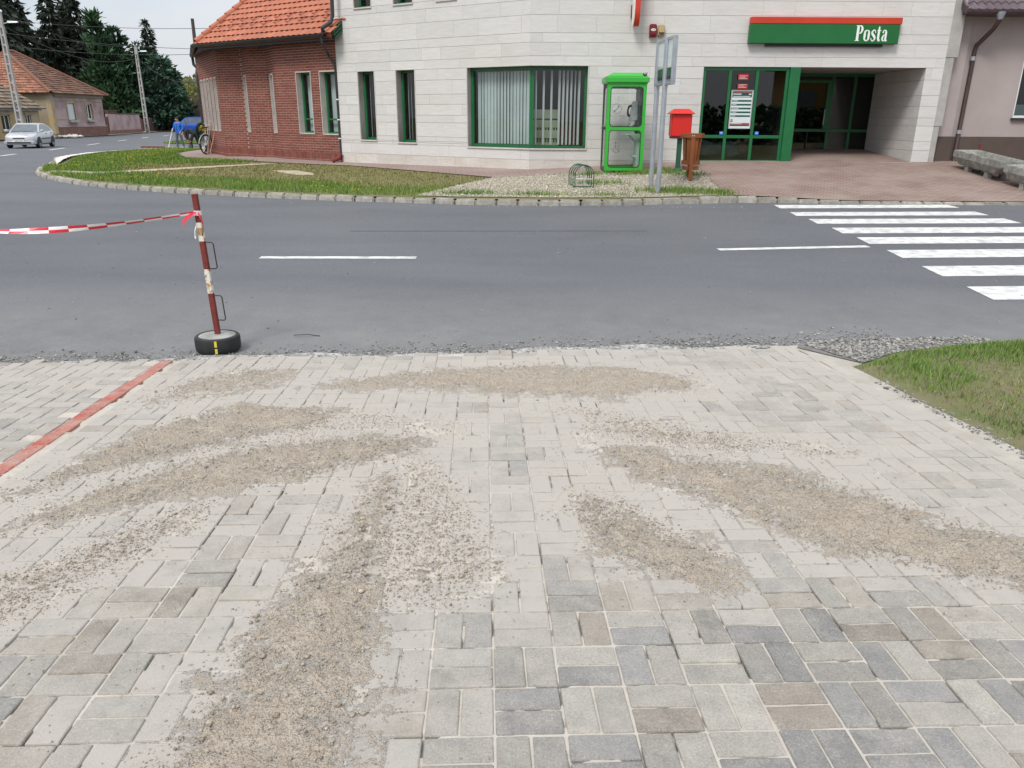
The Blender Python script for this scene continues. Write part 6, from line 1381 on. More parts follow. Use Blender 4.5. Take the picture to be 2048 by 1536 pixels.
# ------------------------------------------------------------------ behind the camera, for the panes to reflect: ochre house, added hedge
oh = empty('ochre_house', (25, -14, -1.4), label='orange ochre house with a dark roof, seen only as a reflection in the entrance glass', cat='house')
mb = MB(); mb.box(19, -20, -1.6, 31, -12, 3.3); mb.build('wall', mat('orange_render', (0.34, 0.19, 0.06), (0.30, 0.16, 0.05), rough=.9), oh, world=True)
mb = MB(); mb.add([(18.5, -11.6, 3.3), (31.5, -11.6, 3.3), (31.5, -20.4, 3.3), (18.5, -20.4, 3.3), (18.5, -16, 6.6), (31.5, -16, 6.6)], [[0, 1, 5, 4], [2, 3, 4, 5], [1, 2, 5], [3, 0, 4], [3, 2, 1, 0]]); mb.build('roof', M['oldtile_b'], oh, world=True)
for x in (20, 25, 28): mb = MB(); mb.box(x, -12.02, 0.2, x + 1.3, -11.95, 1.9); mb.build('window', M['carglass'], oh, world=True)
V, F, vr = rocks(np.c_[RNG.uniform(6, 30, 1500), RNG.uniform(-9.6, -8.6, 1500), RNG.uniform(-1.5, .75, 1500)], RNG.uniform(.15, .3, 1500), RNG, .8); tag(link('added_hedge', npmesh('added_hedge', V, F, M['leaf_green'], {'var': ('POINT', 'FLOAT', vr)})), 'dark hedge added in front of the ochre house for the panes to reflect', 'hedge')  # hedge added to give the glass a dark lower reflection

# ------------------------------------------------------------------ the street on the left: houses, walls, fence
def tile_plane(mb_v, mb_f, mb_a, p0, p1, p2, p3, rows, tw_, rnd_, lap=0.05):
    """courses of tiles between eave p0-p1 and top p3-p2; every tile a slab of its own"""
    p0, p1, p2, p3 = map(Vector, (p0, p1, p2, p3)); nrm = (p1-p0).cross(p3-p0).normalized()
    if nrm.z < 0: nrm = -nrm
    for r_ in range(rows):
        u0, u1 = r_/rows, min(1, (r_+1.15)/rows); a, b = p0.lerp(p3, u0), p1.lerp(p2, u0); c, d = p0.lerp(p3, u1), p1.lerp(p2, u1); L_ = (b-a).length
        n = max(1, int(L_ / tw_))
        for k in range(n):
            t0, t1 = k/n, (k+.96)/n; h = lap * rnd_.uniform(.7, 1.3); j = rnd_.uniform(-.03, .03)
            q = [a.lerp(b, t0) + nrm*h, a.lerp(b, t1) + nrm*h, c.lerp(d, t1) + nrm*.008, c.lerp(d, t0) + nrm*.008, a.lerp(b, t0) + nrm*.0, a.lerp(b, t1) + nrm*.0]
            i = len(mb_v); mb_v += [tuple(x) for x in q]; mb_f += [[i, i+1, i+2, i+3], [i+4, i+5, i+1, i]]; mb_a += [rnd_.random()] * 6
def tiles_obj(name, planes, m, parent, rnd_, tw_=.24, lap=.05):
    v, f, a = [], [], []
    for p in planes: tile_plane(v, f, a, *p[:4], p[4], tw_, rnd_, lap)
    me = bpy.data.meshes.new(name); me.from_pydata(v, [], f); me.materials.append(M[m]); at = me.attributes.new('var', 'FLOAT', 'POINT'); at.data.foreach_set('value', np.array(a, np.float32))
    return link(name, me, parent, world=True, kind='stuff')
rh = random.Random(12)
def old_house(name_lb, x0, x1, y0, y1, zb, ze, zr, inset0, inset1, side_m, front_m, tile_f, tile_s, cat='house'):
    h = empty('old_house', ((x0+x1)/2, (y0+y1)/2, zb), label=name_lb, cat=cat, group=None)
    xm = (x0+x1)/2
    mb = MB(); mb.box(x0, y0, zb, x1 - .02, y0 + .4, ze); mb.box(x0, y1-.4, zb, x1 - .02, y1, ze); mb.box(x0, y0+.4, zb, x0+.4, y1-.4, ze); mb.build('side_wall', M[side_m], h, world=True)
    return h, xm
# pink house
PX0, PX1, PY0, PY1, PZ, PE, PR = -51.5, -40.75, 71.6, 80.6, -2.0, 1.80, 5.45
hp, xm = old_house('pink rendered house with an orange and brown tiled roof and two street windows', PX0, PX1, PY0, PY1, PZ, PE, PR, 3.4, 4.0, 'ochre', 'pinkwall', 'oldtile_b', 'oldtile_o')
f = Fr((PX1, PY0), (0, 1)); ops = [(2.55, 3.75, -.45, 1.02), (5.75, 6.85, -.40, 1.02)]
mb = MB(); core_wall(mb, f, 0.5, PY1-PY0, -1.05, PE - .25, ops, -.4, 0.0); mb.build('street_wall', M['pinkwall'], hp, world=True)
mb = MB(); f.box(mb, -.02, .48, -1.6, PE-.02, -.39, .05); mb.build('corner_pilaster', M['ochre_bright'], hp, world=True)
mb = MB(); f.box(mb, .48, PY1-PY0+.1, -2.1, -1.052, -.4, .10); mb.build('stone_base', M['stonebase'], hp, world=True)
mb = MB(); f.box(mb, .48, PY1-PY0+.05, -1.05, -.96, .003, .13); mb.build('base_ledge', M['pinkwall'], hp, world=True)
mb = MB(); f.box(mb, .48, PY1-PY0+.05, PE-.25, PE, -.1, .16); f.box(mb, .48, PY1-PY0, 1.16, 1.20, .003, .03); f.box(mb, .48, 2.4, -.42, -.38, .003, .03); mb.build('cornice', M['ochre'], hp, world=True)
for k, (a0, a1, z0, z1) in enumerate(ops):
    w = window(f, a0, a1, z0, z1, .12, hp, mull=((a0+a1)/2,) if k else (), fw=.09, m='white', glass='glass_dark')
    if k == 0: b = MB(); f.box(b, a0+.05, a1-.05, z0+.05, z1-.05, -.10, -.06); b.build('roller_shutter', M['shutter'], w, world=True)
    b = MB(); f.box(b, a0-.12, a1+.12, z0-.2, z0, -.02, .22); b.build('window_sill', M['slab'], w, world=True)
    b = MB(); f.box(b, a1+.005, a1+.16, z0, z1+.12, -.02, .05); f.box(b, a0-.16, a0-.005, z0, z1+.12, -.02, .05); f.box(b, a0-.005, a1+.005, z1, z1+.16, -.02, .05); b.build('window_surround', M['ochre_bright'], w, world=True)
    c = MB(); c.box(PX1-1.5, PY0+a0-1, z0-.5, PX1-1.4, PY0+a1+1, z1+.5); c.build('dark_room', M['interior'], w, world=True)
ev = .45
A_, B_, C_2, D_2 = (PX0-ev, PY0-ev, PE), (PX1+ev, PY0-ev, PE), (PX1+ev, PY1+ev, PE), (PX0-ev, PY1+ev, PE); R0, R1 = (xm, PY0+3.6, PR), (xm, PY1-4.1, PR)
mb = MB(); mb.add([A_, B_, C_2, D_2, R0, R1], [[0, 1, 4], [1, 2, 5, 4], [2, 3, 5], [3, 0, 4, 5], [3, 2, 1, 0]]); mb.build('roof', M['oldtile_b'], hp, world=True)
tiles_obj('hip_tiles', [(A_, B_, R0, R0, 17)], 'oldtile_o', hp, rh, .3, .07); tiles_obj('street_slope_tiles', [(B_, C_2, R1, R0, 19)], 'oldtile_b', hp, rh, .3, .07)
for p, q in ((B_, R0), (C_2, R1), (R0, R1)):
    mb = MB(); half(mb, Vector(p) + Vector((0, 0, .03)), Vector(q) + Vector((0, 0, .03)), .17, .17, 6); mb.build('ridge_tiles', M['oldtile_o'], hp, world=True)
# yellow old house in front of it
YX0, YX1, YY0, YY1, YZ, YE, YR = -49.5, -40.55, 54.0, 69.2, -2.0, .46, 4.3
hy, xm = old_house('dilapidated low yellow house with a mossy grey tiled roof behind the silver car', YX0, YX1, YY0, YY1, YZ, YE, YR, 4, 4, 'ochre', 'ochre_bright', 'oldtile_g', 'oldtile_g')
f = Fr((YX1, YY0), (0, 1)); ops = [(4.9, 6.1, -1.2, .0), (10.0, 11.1, -1.2, 0.0), (13.2, 14.0, -.9, 0.0)]
mb = MB(); core_wall(mb, f, 0, YY1-YY0, YZ, YE, ops, -.4, 0.0); mb.build('street_wall', M['ochre_bright'], hy, world=True)
for a0, a1, z0, z1 in ops:
    w = window(f, a0, a1, z0, z1, .1, hy, mull=((a0+a1)/2,), fw=.08, m='shutter', glass='glass_dark'); b = MB(); f.box(b, a0-.15, a1+.15, z0-.1, z0, -.02, .12); b.build('window_sill', M['slab'], w, world=True)
    b = MB(); f.box(b, a0-.15, a1+.15, z1, z1+.14, -.02, .10); b.build('lintel', M['ochre'], w, world=True)
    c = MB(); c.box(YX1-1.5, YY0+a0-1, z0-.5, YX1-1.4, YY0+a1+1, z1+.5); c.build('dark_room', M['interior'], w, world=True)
mb = MB(); f.box(mb, -.1, YY1-YY0+.1, YE-.14, YE, -.1, .25); mb.build('eave_cornice', M['slab'], hy, world=True)
A_, B_, C_2, D_2 = (YX0-ev, YY0-ev, YE), (YX1+ev, YY0-ev, YE), (YX1+ev, YY1+ev, YE), (YX0-ev, YY1+ev, YE); R0, R1 = (xm, YY0+3, YR), (xm, YY1-3.0, YR)
mb = MB(); mb.add([A_, B_, C_2, D_2, R0, R1], [[0, 1, 4], [1, 2, 5, 4], [2, 3, 5], [3, 0, 4, 5], [3, 2, 1, 0]]); mb.build('roof', M['oldtile_g'], hy, world=True)
tiles_obj('street_slope_tiles', [(B_, C_2, R1, R0, 15), (C_2, D_2, R1, R1, 15)], 'oldtile_g', hy, rh, .36, .09)
# yard strip, gate, garden wall, board fence along the left side of the street
ground_y = MB(); ground_y.add([(-60, 48, -1.97), (-40.0, 48, -1.84), (-40.2, 70, -1.87), (-40.6, 81, -1.88), (-43.2, 95, -1.88), (-46.8, 113, -1.88), (-66, 150, -1.88), (-90, 150, -1.88), (-90, 48, -1.97)], [[0, 1, 2, 3, 4, 5, 6, 7, 8]]); ground_y.build('left_pavement', M['path'], kind='structure')
gt = empty('yard_gate', (-41.6, 82.5, -1.88), label='rust brown sheet gate between the pink house and the pink garden wall', cat='gate')
f = Fr((-41.2, 80.75), (-.8, 3.0)); Lg = 3.0
for k in range(10):
    mb = MB(); f.box(mb, .06 + k*.29, .06 + k*.29 + .275, -1.82, -.18 + .0*k, -.03, .02 + .008*(k % 2)); mb.build('board', M['rustgate'], gt, world=True)
mb = MB(); f.box(mb, 0, .06, -1.9, -.1, -.05, .05); f.box(mb, 2.97, 3.05, -1.9, -.1, -.05, .05); mb.build('gate_frame', M['rustgate'], gt, world=True)
gw = empty('garden_wall', (-42.6, 89, -1.88), label='weathered pink rendered garden wall with a brown coping beside the rusty gate', cat='wall')
f = Fr((-42.0, 83.95), (-1.55, 10.3)); mb = MB(); f.box(mb, 0, 10.4, -1.95, .12, -.3, 0); mb.build('wall_body', M['pinkwall'], gw, world=True, bevel=.03)
mb = MB(); f.box(mb, 0, 2.6, .122, .42, -.31, .01); f.box(mb, 2.6, 10.45, .122, .22, -.38, .06); f.box(mb, 0, 2.65, .42, .52, -.38, .06); mb.build('coping', M['brownboard'], gw, world=True)
mb = MB(); f.box(mb, 0, 10.4, -1.95, -1.5, .004, .06); mb.build('wall_foot', M['stonebase'], gw, world=True)
fe = empty('board_fence', (-45.5, 104, -1.88), label='brown vertical board fence with dark posts beyond the pink garden wall', cat='fence')
f = Fr((-43.9, 95.2), (-3.6, 16.5)); Lf = 16.8; nbd = 80
for k in range(nbd):
    mb = MB(); a = k*Lf/nbd; f.box(mb, a + .008, a + Lf/nbd - .012, -1.75, -.42 + rh.uniform(-.03, .03), -.02, rh.uniform(.0, .015)); mb.build('board', M['brownboard'], fe, world=True)
for k in range(8): mb = MB(); a = k*Lf/7; f.box(mb, a - .12, a + .12, -1.95, -.25, -.08, .09); mb.build('post', M['rustgate'], fe, world=True)
gp_ = empty('gate_pillar', (-47.4, 113.0, -1.9), label='white gate pillar at the far end of the brown board fence', cat='pillar')
mb = MB(); mb.box(-47.9, 112.6, -1.95, -46.9, 113.4, -.3); mb.build('pillar', M['white'], gp_, world=True, bevel=.03); mb = MB(); mb.box(-48.0, 112.5, -.3, -46.8, 113.5, -.2); mb.build('cap', M['slab'], gp_, world=True)
mb = MB(); mb.lathe([(.3, 0), (.75, .25), (.8, .3), (.3, .42)], 10, (-39.6, 66.9, -1.86)); 
V, F, vr = rocks(np.c_[RNG.normal(-39.5, .35, 70), RNG.normal(71.2, .8, 70), np.full(70, -1.80)], RNG.uniform(.10, .24, 70), RNG, .7); link('rubble_heap', npmesh('rubble_heap', V, F, M['limestone']), kind='stuff')

# poles and wires
def lattice_pole(x, y, zb, H, lb_, ly):
    t = empty('street_lamp_pole', (x, y, zb), label=lb_, cat='lamp post', group='concrete lamp poles along the street')
    for s_ in (-1, 1):
        mb = MB(); mb.hexa([(s_*.18-.06, -.11, -.3), (s_*.18+.06, -.11, -.3), (s_*.18+.06, .11, -.3), (s_*.18-.06, .11, -.3), (s_*.10-.045, -.09, H), (s_*.10+.045, -.09, H), (s_*.10+.045, .09, H), (s_*.10-.045, .09, H)]); mb.build('leg', M['poleconc'], t)
    n = 13
    for k in range(n):
        z = .3 + (H-1.2)*k/(n-1); w = .18 - .08*z/H; mb = MB(); mb.box(-w, -.08, z, w, .08, z + .12); mb.build('rung', M['poleconc'], t)
    mb = MB(); mb.box(-.14, -.09, H - 1.0, .14, .09, H); mb.build('head', M['poleconc'], t)
    mb = MB(); mb.tube([(.1, 0, H - .75), (.6, 0, H - .62), (.9, 0, H - .6)], .035, 6); la = mb.build('lamp_arm', M['alu'], t)
    mb = MB(); mb.hexa([(.5, -.14, H-.70), (1.25, -.10, H-.66), (1.25, .10, H-.66), (.5, .14, H-.70), (.5, -.10, H-.54), (1.2, -.06, H-.56), (1.2, .06, H-.56), (.5, .10, H-.54)]); mb.build('lamp_head', M['steel'], t, bevel=.03)
    for x_ in (-.3, .3): mb = MB(); mb.lathe([(.05, 0), (.07, .05), (.04, .16)], 8, (x_*.6, 0, H)); mb.build('insulator', M['white'], t)
    return t
lattice_pole(-35.75, 58.5, -1.95, 8.65, 'nearer concrete lamp pole, rising behind the silver car at the left edge', 0)
lattice_pole(-43.2, 95.0, -1.95, 9.5, 'farther concrete lamp pole in front of the pink garden wall', 0)
wp = empty('wooden_pole', (-23.0, 60.0, -1.95), label='old dark wooden utility pole on a concrete stub behind the brick building', cat='utility pole')
mb = MB(); mb.tube([(-23.05, 60.15, -1.5), (-23.02, 60.15, 3), (-23.0, 60.15, 6.55)], [.16, .14, .11], 10); mb.build('pole', M['polewood'], wp, world=True, smooth=True)
mb = MB(); mb.hexa([(-22.87, 59.75, -2.2), (-22.47, 59.75, -2.2), (-22.47, 60.0, -2.2), (-22.87, 60.0, -2.2), (-22.84, 59.76, .12), (-22.5, 59.76, .12), (-22.5, 60.0, .12), (-22.84, 60.0, .12)]); mb.build('concrete_stub', M['poleconc'], wp, world=True, bevel=.03)
for z in (-1.0, -.2): mb = MB(); mb.box(-22.74, 59.74, z, -22.60, 59.77, z + .16); mb.build('bolt_plate', M['dark'], wp, world=True)
mb = MB(); mb.box(-24.1, 60.0, 2.25, -22.4, 60.08, 2.32); mb.build('cross_arm', M['dark'], wp, world=True)
def wire(p, q, sag, lb_, r_=.016):
    p, q = Vector(p), Vector(q); mb = MB(); mb.tube([p.lerp(q, k/14) - Vector((0, 0, sag*4*(k/14)*(1-k/14))) for k in range(15)], r_, 4, caps=False)
    mb.build('overhead_wire', M['wire'], label=lb_, cat='wire', group='overhead wires along the street')
T1_, T2_, T3_ = (-35.75, 58.5, 6.75), (-43.2, 95, 7.6), (-23.0, 60.15, 6.5)
wire(T1_, T2_, .9, 'upper wire between the two concrete lamp poles'); wire((-35.75, 58.5, 5.9), (-43.2, 95, 6.2), 1.2, 'lower wire sagging between the two concrete lamp poles', .02)
wire(T1_, (-38, 30, 7.6), .4, 'wire leaving the nearer concrete lamp pole towards the left edge')
wire((-62, 80, 10.6), (-22.9, 60.15, 5.9), .8, 'uppermost wire crossing in front of the dark spruces to the wooden pole'); wire((-62, 80, 9.9), (-22.9, 60.15, 4.55), .8, 'second wire crossing in front of the spruces to the wooden pole'); wire((-62, 85, 8.6), (-22.9, 60.15, 4.2), .9, 'third wire crossing low in front of the spruces to the wooden pole')
wire((-22.9, 60.15, 5.9), (-10, 52, 6.0), .2, 'upper wire from the wooden pole passing behind the brick building roof'); wire((-22.9, 60.15, 4.5), (-10, 52, 4.4), .2, 'lower wire from the wooden pole passing behind the brick building roof')
wire((-43.2, 95, 6.4), (-22.9, 60.15, 2.3), .9, 'wire from the farther concrete lamp pole down to the wooden pole cross arm')

# ------------------------------------------------------------------ trees
def leaf_quads(P, D, L_, W_, rng):
    """one drooping spray per row: a kite of two triangles"""
    n = len(P); D = D / np.linalg.norm(D, axis=1, keepdims=True); s_ = rng.normal(size=(n, 3)); s_ -= (s_*D).sum(1, keepdims=True)*D; s_ /= np.linalg.norm(s_, axis=1, keepdims=True)
    a = P; b = P + D*(L_*.45)[:, None] + s_*(W_*.5)[:, None]; c = P + D*L_[:, None]; d = P + D*(L_*.45)[:, None] - s_*(W_*.5)[:, None]
    V = np.stack([a, b, c, d], 1).reshape(-1, 3); i = (np.arange(n)*4)[:, None]
    return V, np.concatenate([i + np.array([0, 1, 2]), i + np.array([0, 2, 3])], 0), np.repeat(rng.uniform(0, 1, n), 4)
def conifer(x, y, zb, H, r, name, lb_, m, seed, shape=0.85, droop=.35, up=0.0, lean=(0, 0), dens=1.0, spray=.8, z0=.06, grp='conifers behind the houses', gaps=.0):
    rng = np.random.default_rng(seed); t = empty(name, (x, y, zb), label=lb_, cat='tree', group=grp)
    mb = MB(); mb.tube([(0, 0, -.3), (lean[0]*.5, lean[1]*.5, H*.5), (lean[0], lean[1], H*.97)], [H*.018, H*.011, .02], 8); mb.build('trunk', M['bark'], t)
    Ps, Ds, Ls, Ws = [], [], [], []; bm_ = MB(); nw = int(H*2.4)
    for k in range(nw):
        u = z0 + (1-z0)*(k + rng.uniform(0, 1))/nw; R_ = r * (1-u)**shape * rng.uniform(.7, 1.15) + .12; nb = int(5 + 4*(1-u))
        for b in range(nb):
            if rng.random() < gaps: continue
            a = rng.uniform(0, 6.283); L_ = R_ * rng.uniform(.6, 1.12) * (1 + .18*math.sin(3*a + seed)); base = np.array([lean[0]*u, lean[1]*u, u*H]); tip = base + np.array([math.cos(a)*L_, math.sin(a)*L_, -droop*L_ + up*L_ + rng.normal(0, .1)])
            if L_ > 1.0: bm_.tube([tuple(base), tuple(base*.4 + tip*.6)], [.045, .015], 3, caps=False)
            n = max(4, int((6 + 13*L_) * dens)); s_ = rng.uniform(.12, 1.04, n) ** .8
            P = base + (tip-base)*s_[:, None] + rng.normal(0, .10 + .05*L_, (n, 3)); d = (tip-base)/max(L_, .1) * .8 + rng.normal(0, .45, (n, 3)) + np.array([0, 0, -.35*droop - .15 + up*1.2])
            Ps.append(P); Ds.append(d); Ls.append(rng.uniform(.5, 1.15, n)*spray); Ws.append(rng.uniform(.22, .42, n)*spray)
    V, F, vr = leaf_quads(np.concatenate(Ps), np.concatenate(Ds), np.concatenate(Ls), np.concatenate(Ws), rng)
    cr = link('crown', npmesh('crown', V, F, M[m], {'var': ('POINT', 'FLOAT', vr)}), t)
    if bm_.v: bm_.build('branches', M['bark'], t)
    return t
def at_px(px, Y): return (px - 1024) / 1620 * Y
conifer(at_px(12, 93), 93, -2, 21.0, 4.6, 'spruce_tree', 'tall dark spruce at the left edge behind the pink house roof', 'leaf_dark', 101, droop=.45, spray=1.0, gaps=.12, z0=.3)
conifer(at_px(62, 99), 99, -2, 18.0, 3.6, 'spruce_tree', 'ragged dark spruce between the left edge spruce and the twin topped one', 'leaf_dark', 102, droop=.45, spray=.95, gaps=.15, z0=.25)
conifer(at_px(128, 103), 103, -2, 16.6, 3.5, 'spruce_tree', 'dark spruce forming the left top of the central pair', 'leaf_dark', 103, droop=.45, spray=.95, gaps=.08)
conifer(at_px(172, 106), 106, -2, 18.6, 4.3, 'spruce_tree', 'tallest dark spruce of the central pair, right of its twin', 'leaf_dark', 104, droop=.45, spray=1.0, gaps=.06)
conifer(at_px(100, 112), 112, -2, 12.5, 5.5, 'spruce_tree', 'lower broad dark spruce filling in behind the pink house ridge', 'leaf_dark', 105, droop=.4, spray=1.0)
conifer(at_px(232, 101), 101, -2, 13.6, 3.0, 'cypress_tree', 'green feathery conifer with a tip leaning left, beside the dark spruces', 'leaf_green', 106, shape=.62, droop=-.1, up=.35, lean=(-1.2, 0), spray=.9)
conifer(at_px(262, 103), 103, -2, 11.9, 3.2, 'cypress_tree', 'green feathery conifer behind the farther concrete lamp pole', 'leaf_green', 107, shape=.6, droop=-.1, up=.3, lean=(-.8, 0), spray=.9)
conifer(at_px(292, 104), 104, -2, 10.2, 2.9, 'cypress_tree', 'shorter green conifer right of the farther concrete lamp pole', 'leaf_blue', 108, shape=.55, droop=0, up=.2, spray=.85)
conifer(at_px(313, 109), 109, -2, 13.6, 2.3, 'spruce_tree', 'slim pointed spruce rising above the rounded green conifers', 'leaf_dark', 109, shape=.9, droop=.3, spray=.8, gaps=.05)
conifer(at_px(332, 104), 104, -2, 8.9, 3.0, 'thuja_tree', 'dense bluish green conifer behind the brown board fence', 'leaf_blue', 110, shape=.5, droop=0, up=.15, spray=.85)
conifer(at_px(352, 110), 110, -2, 8.0, 2.2, 'thuja_tree', 'dense conifer at the right end of the evergreens, by the yellow shrub', 'leaf_blue', 111, shape=.55, droop=0, up=.15, spray=.8)
conifer(at_px(205, 108), 108, -2, 10.5, 4.2, 'spruce_tree', 'dark low spruce filling the gap behind the rusty gate', 'leaf_dark', 112, droop=.35, spray=1.0)
conifer(at_px(300, 112), 112, -2, 7.0, 4.6, 'thuja_tree', 'broad low evergreen behind the brown board fence posts', 'leaf_green', 113, shape=.5, droop=.1, spray=1.0)
# willow and bare scrub
def willow(x, y, zb, H, r, lb_, seed, m='leaf_willow', n=5200, name='willow_tree', hang=2.4):
    rng = np.random.default_rng(seed); t = empty(name, (x, y, zb), label=lb_, cat='tree')
    mb = MB()
    for k in range(7):
        a = k*.9; mb.tube([(0, 0, -.3), (math.cos(a)*.25*r, math.sin(a)*.25*r, H*.45), (math.cos(a)*.6*r, math.sin(a)*.6*r, H*.85)], [.16, .09, .03], 6)
    mb.build('trunk', M['bark'], t)
    ns_ = 170; V_ = []; pts, ds = [], []
    for k in range(ns_):
        a = rng.uniform(0, 6.283); q = r*math.sqrt(rng.uniform(0, 1)); p = np.array([math.cos(a)*q, math.sin(a)*q, H*(.98 - .28*(q/r)**2) + rng.normal(0, .2)]); L_ = rng.uniform(.5, 1)*hang; m_ = n//ns_; s_ = rng.uniform(0, 1, m_)
        pts.append(p + np.c_[rng.normal(0, .12, m_) + s_*.2*math.cos(a), rng.normal(0, .12, m_) + s_*.2*math.sin(a), -s_*L_]); ds.append(np.c_[rng.normal(0, .3, m_), rng.normal(0, .3, m_), -np.ones(m_)])
    P = np.concatenate(pts); D = np.concatenate(ds); V, F, vr = leaf_quads(P, D, rng.uniform(.25, .5, len(P)), rng.uniform(.07, .13, len(P)), rng); link('crown', npmesh('crown', V, F, M[m], {'var': ('POINT', 'FLOAT', vr)}), t); return t
willow(at_px(385, 122), 122, -1.9, 7.6, 2.9, 'yellow green spring willow between the evergreens and the wooden pole', 201)
willow(at_px(425, 120), 120, -1.9, 6.6, 2.5, 'paler willow partly hidden by the brick building', 202)
def scrub(x, y, H, w, lb_, seed, m='twig', n=500, name='bare_shrub', z=-1.9):
    rng = np.random.default_rng(seed); P = np.c_[rng.normal(0, w*.4, n), rng.normal(0, w*.4, n), rng.uniform(0, H*.6, n)]; D = np.c_[rng.normal(0, .35, n), rng.normal(0, .35, n), np.ones(n)]
    V, F, vr = leaf_quads(P, D, rng.uniform(.5, 1.4, n)*H*.3, np.full(n, .035), rng); t = empty(name, (x, y, z), label=lb_, cat='shrub'); link('twigs', npmesh('twigs', V, F, M[m], {'var': ('POINT', 'FLOAT', vr)}), t); return t
scrub(at_px(380, 118), 118, 5.5, 2.4, 'bare brown scrub below the willow', 301, n=1600); scrub(at_px(398, 116), 116, 4.5, 2.0, 'bare twiggy shrub right behind the wooden pole', 302, n=1200)
def bush(x, y, z, H, w, lb_, seed, m, n=1600, name='shrub', tall=1.0):
    rng = np.random.default_rng(seed); d = rng.normal(size=(n, 3)); d /= np.linalg.norm(d, axis=1, keepdims=True); rr_ = rng.uniform(.55, 1, n)[:, None] ** .5; P = d*rr_*np.array([w/2, w/2, H/2]) + np.array([0, 0, H*.5]); P[:, :2] *= (1.15 - .55*(P[:, 2]/H))[:, None]
    D = d + np.array([0, 0, .6]); V, F, vr = leaf_quads(P, D, rng.uniform(.10, .22, n)*tall, rng.uniform(.05, .10, n)*tall, rng); t = empty(name, (x, y, z), label=lb_, cat='shrub'); link('foliage', npmesh('foliage', V, F, M[m], {'var': ('POINT', 'FLOAT', vr)}), t)
    mb = MB(); mb.tube([(0, 0, -.1), (0, 0, H*.6)], [.05, .02], 6); mb.build('stem', M['bark'], t); return t
bush(at_px(397, 61.5), 61.5, -1.92, 1.35, .95, 'small clipped dark green thuja beside the concrete stub of the wooden pole', 401, 'leaf_green', 2600, 'thuja_shrub')
bush(at_px(363, 117), 117, -1.9, 2.5, 2.0, 'yellow flowering shrub behind the man in the blue jacket', 402, 'forsythia', 1500, tall=1.6)
bush(at_px(350, 116), 116, -1.9, 2.2, 2.6, 'low green shrub left of the blue van', 403, 'leaf_green', 1500, tall=2)
mb = MB(); mb.add([(-25.5, 58.2, -1.90), (-20.0, 57.2, -1.88), (-13, 56.0, -1.86), (-13, 60, -1.86), (-19, 62.0, -1.86), (-26, 64.5, -1.9)], [[0, 1, 2, 3, 4, 5]]); mb.build('far_grass_strip', M['soil'], kind='structure')
q = sample_poly([(-25.5, 58.2), (-20.0, 57.2), (-13, 56), (-13, 60), (-19, 62), (-26, 64.5)], 5000, RNG); V, F, vr = blades(np.c_[q, np.full(len(q), -1.89)], RNG.uniform(.08, .16, len(q)), np.full(len(q), .05), RNG); link('far_grass', npmesh('far_grass', V, F, M['grass'], {'var': ('POINT', 'FLOAT', vr)}), kind='stuff')
# far woodland behind everything, a low mass
rngf = np.random.default_rng(5); n = 9000; P = np.c_[rngf.uniform(-140, -30, n), rngf.uniform(150, 190, n), -2 + rngf.uniform(0, 1, n)**1.5*9]; V, F, vr = leaf_quads(P, rngf.normal(size=(n, 3)) + np.array([0, 0, .5]), rngf.uniform(.8, 1.8, n), rngf.uniform(.5, .9, n), rngf); link('far_woodland', npmesh('far_woodland', V, F, M['twig'], {'var': ('POINT', 'FLOAT', vr)}), kind='stuff')

# ------------------------------------------------------------------ vehicles
def wheel(parent, x, y, r, w):
    side_ = 1 if y > 0 else -1; mb = MB(); n = 24; vs = []
    prof = [(r*.62, -w/2), (r*.93, -w/2), (r, -w*.3), (r, w*.3), (r*.93, w/2), (r*.62, w/2)]
    for (rr_, yy) in prof:
        for k in range(n): a = 2*math.pi*k/n; vs.append((x + rr_*math.cos(a), y + yy, r + rr_*math.sin(a)))
    m = len(prof); mb.add(vs, [[i*n+k, i*n+(k+1) % n, ((i+1) % m)*n+(k+1) % n, ((i+1) % m)*n+k] for i in range(m) for k in range(n)])
    wh = mb.build('wheel', M['rubber'], parent, smooth=True)
    mb = MB(); yo = y + side_*w*.40
    for k in range(5):
        a = 2*math.pi*k/5 + .3; mb.hexa([(x + math.cos(a+da)*q*r, yo + dy, r + math.sin(a+da)*q*r) for dy in (-.02*side_, .012*side_) for (q, da) in ((.12, -.7), (.60, -.20), (.60, .20), (.12, .7))])
    vs = []
    for (rr_, yy) in ((.66*r, -.03), (.66*r, .02), (.56*r, .02), (.56*r, -.03)):
        for k in range(n): a = 2*math.pi*k/n; vs.append((x + rr_*math.cos(a), yo + yy*side_, r + rr_*math.sin(a)))
    mb.add(vs, [[i*n+k, i*n+(k+1) % n, ((i+1) % 4)*n+(k+1) % n, ((i+1) % 4)*n+k] for i in range(4) for k in range(n)]); mb.build('rim', M['steel'], wh)
    mb = MB(); mb.lathe([(.58*r, -.01), (.58*r, .01)], 16)
    for i, p in enumerate(mb.v): mb.v[i] = (x + p[0], y + side_*w*.1 + p[2], r + p[1])
    mb.build('brake_disc', M['dark'], wh)
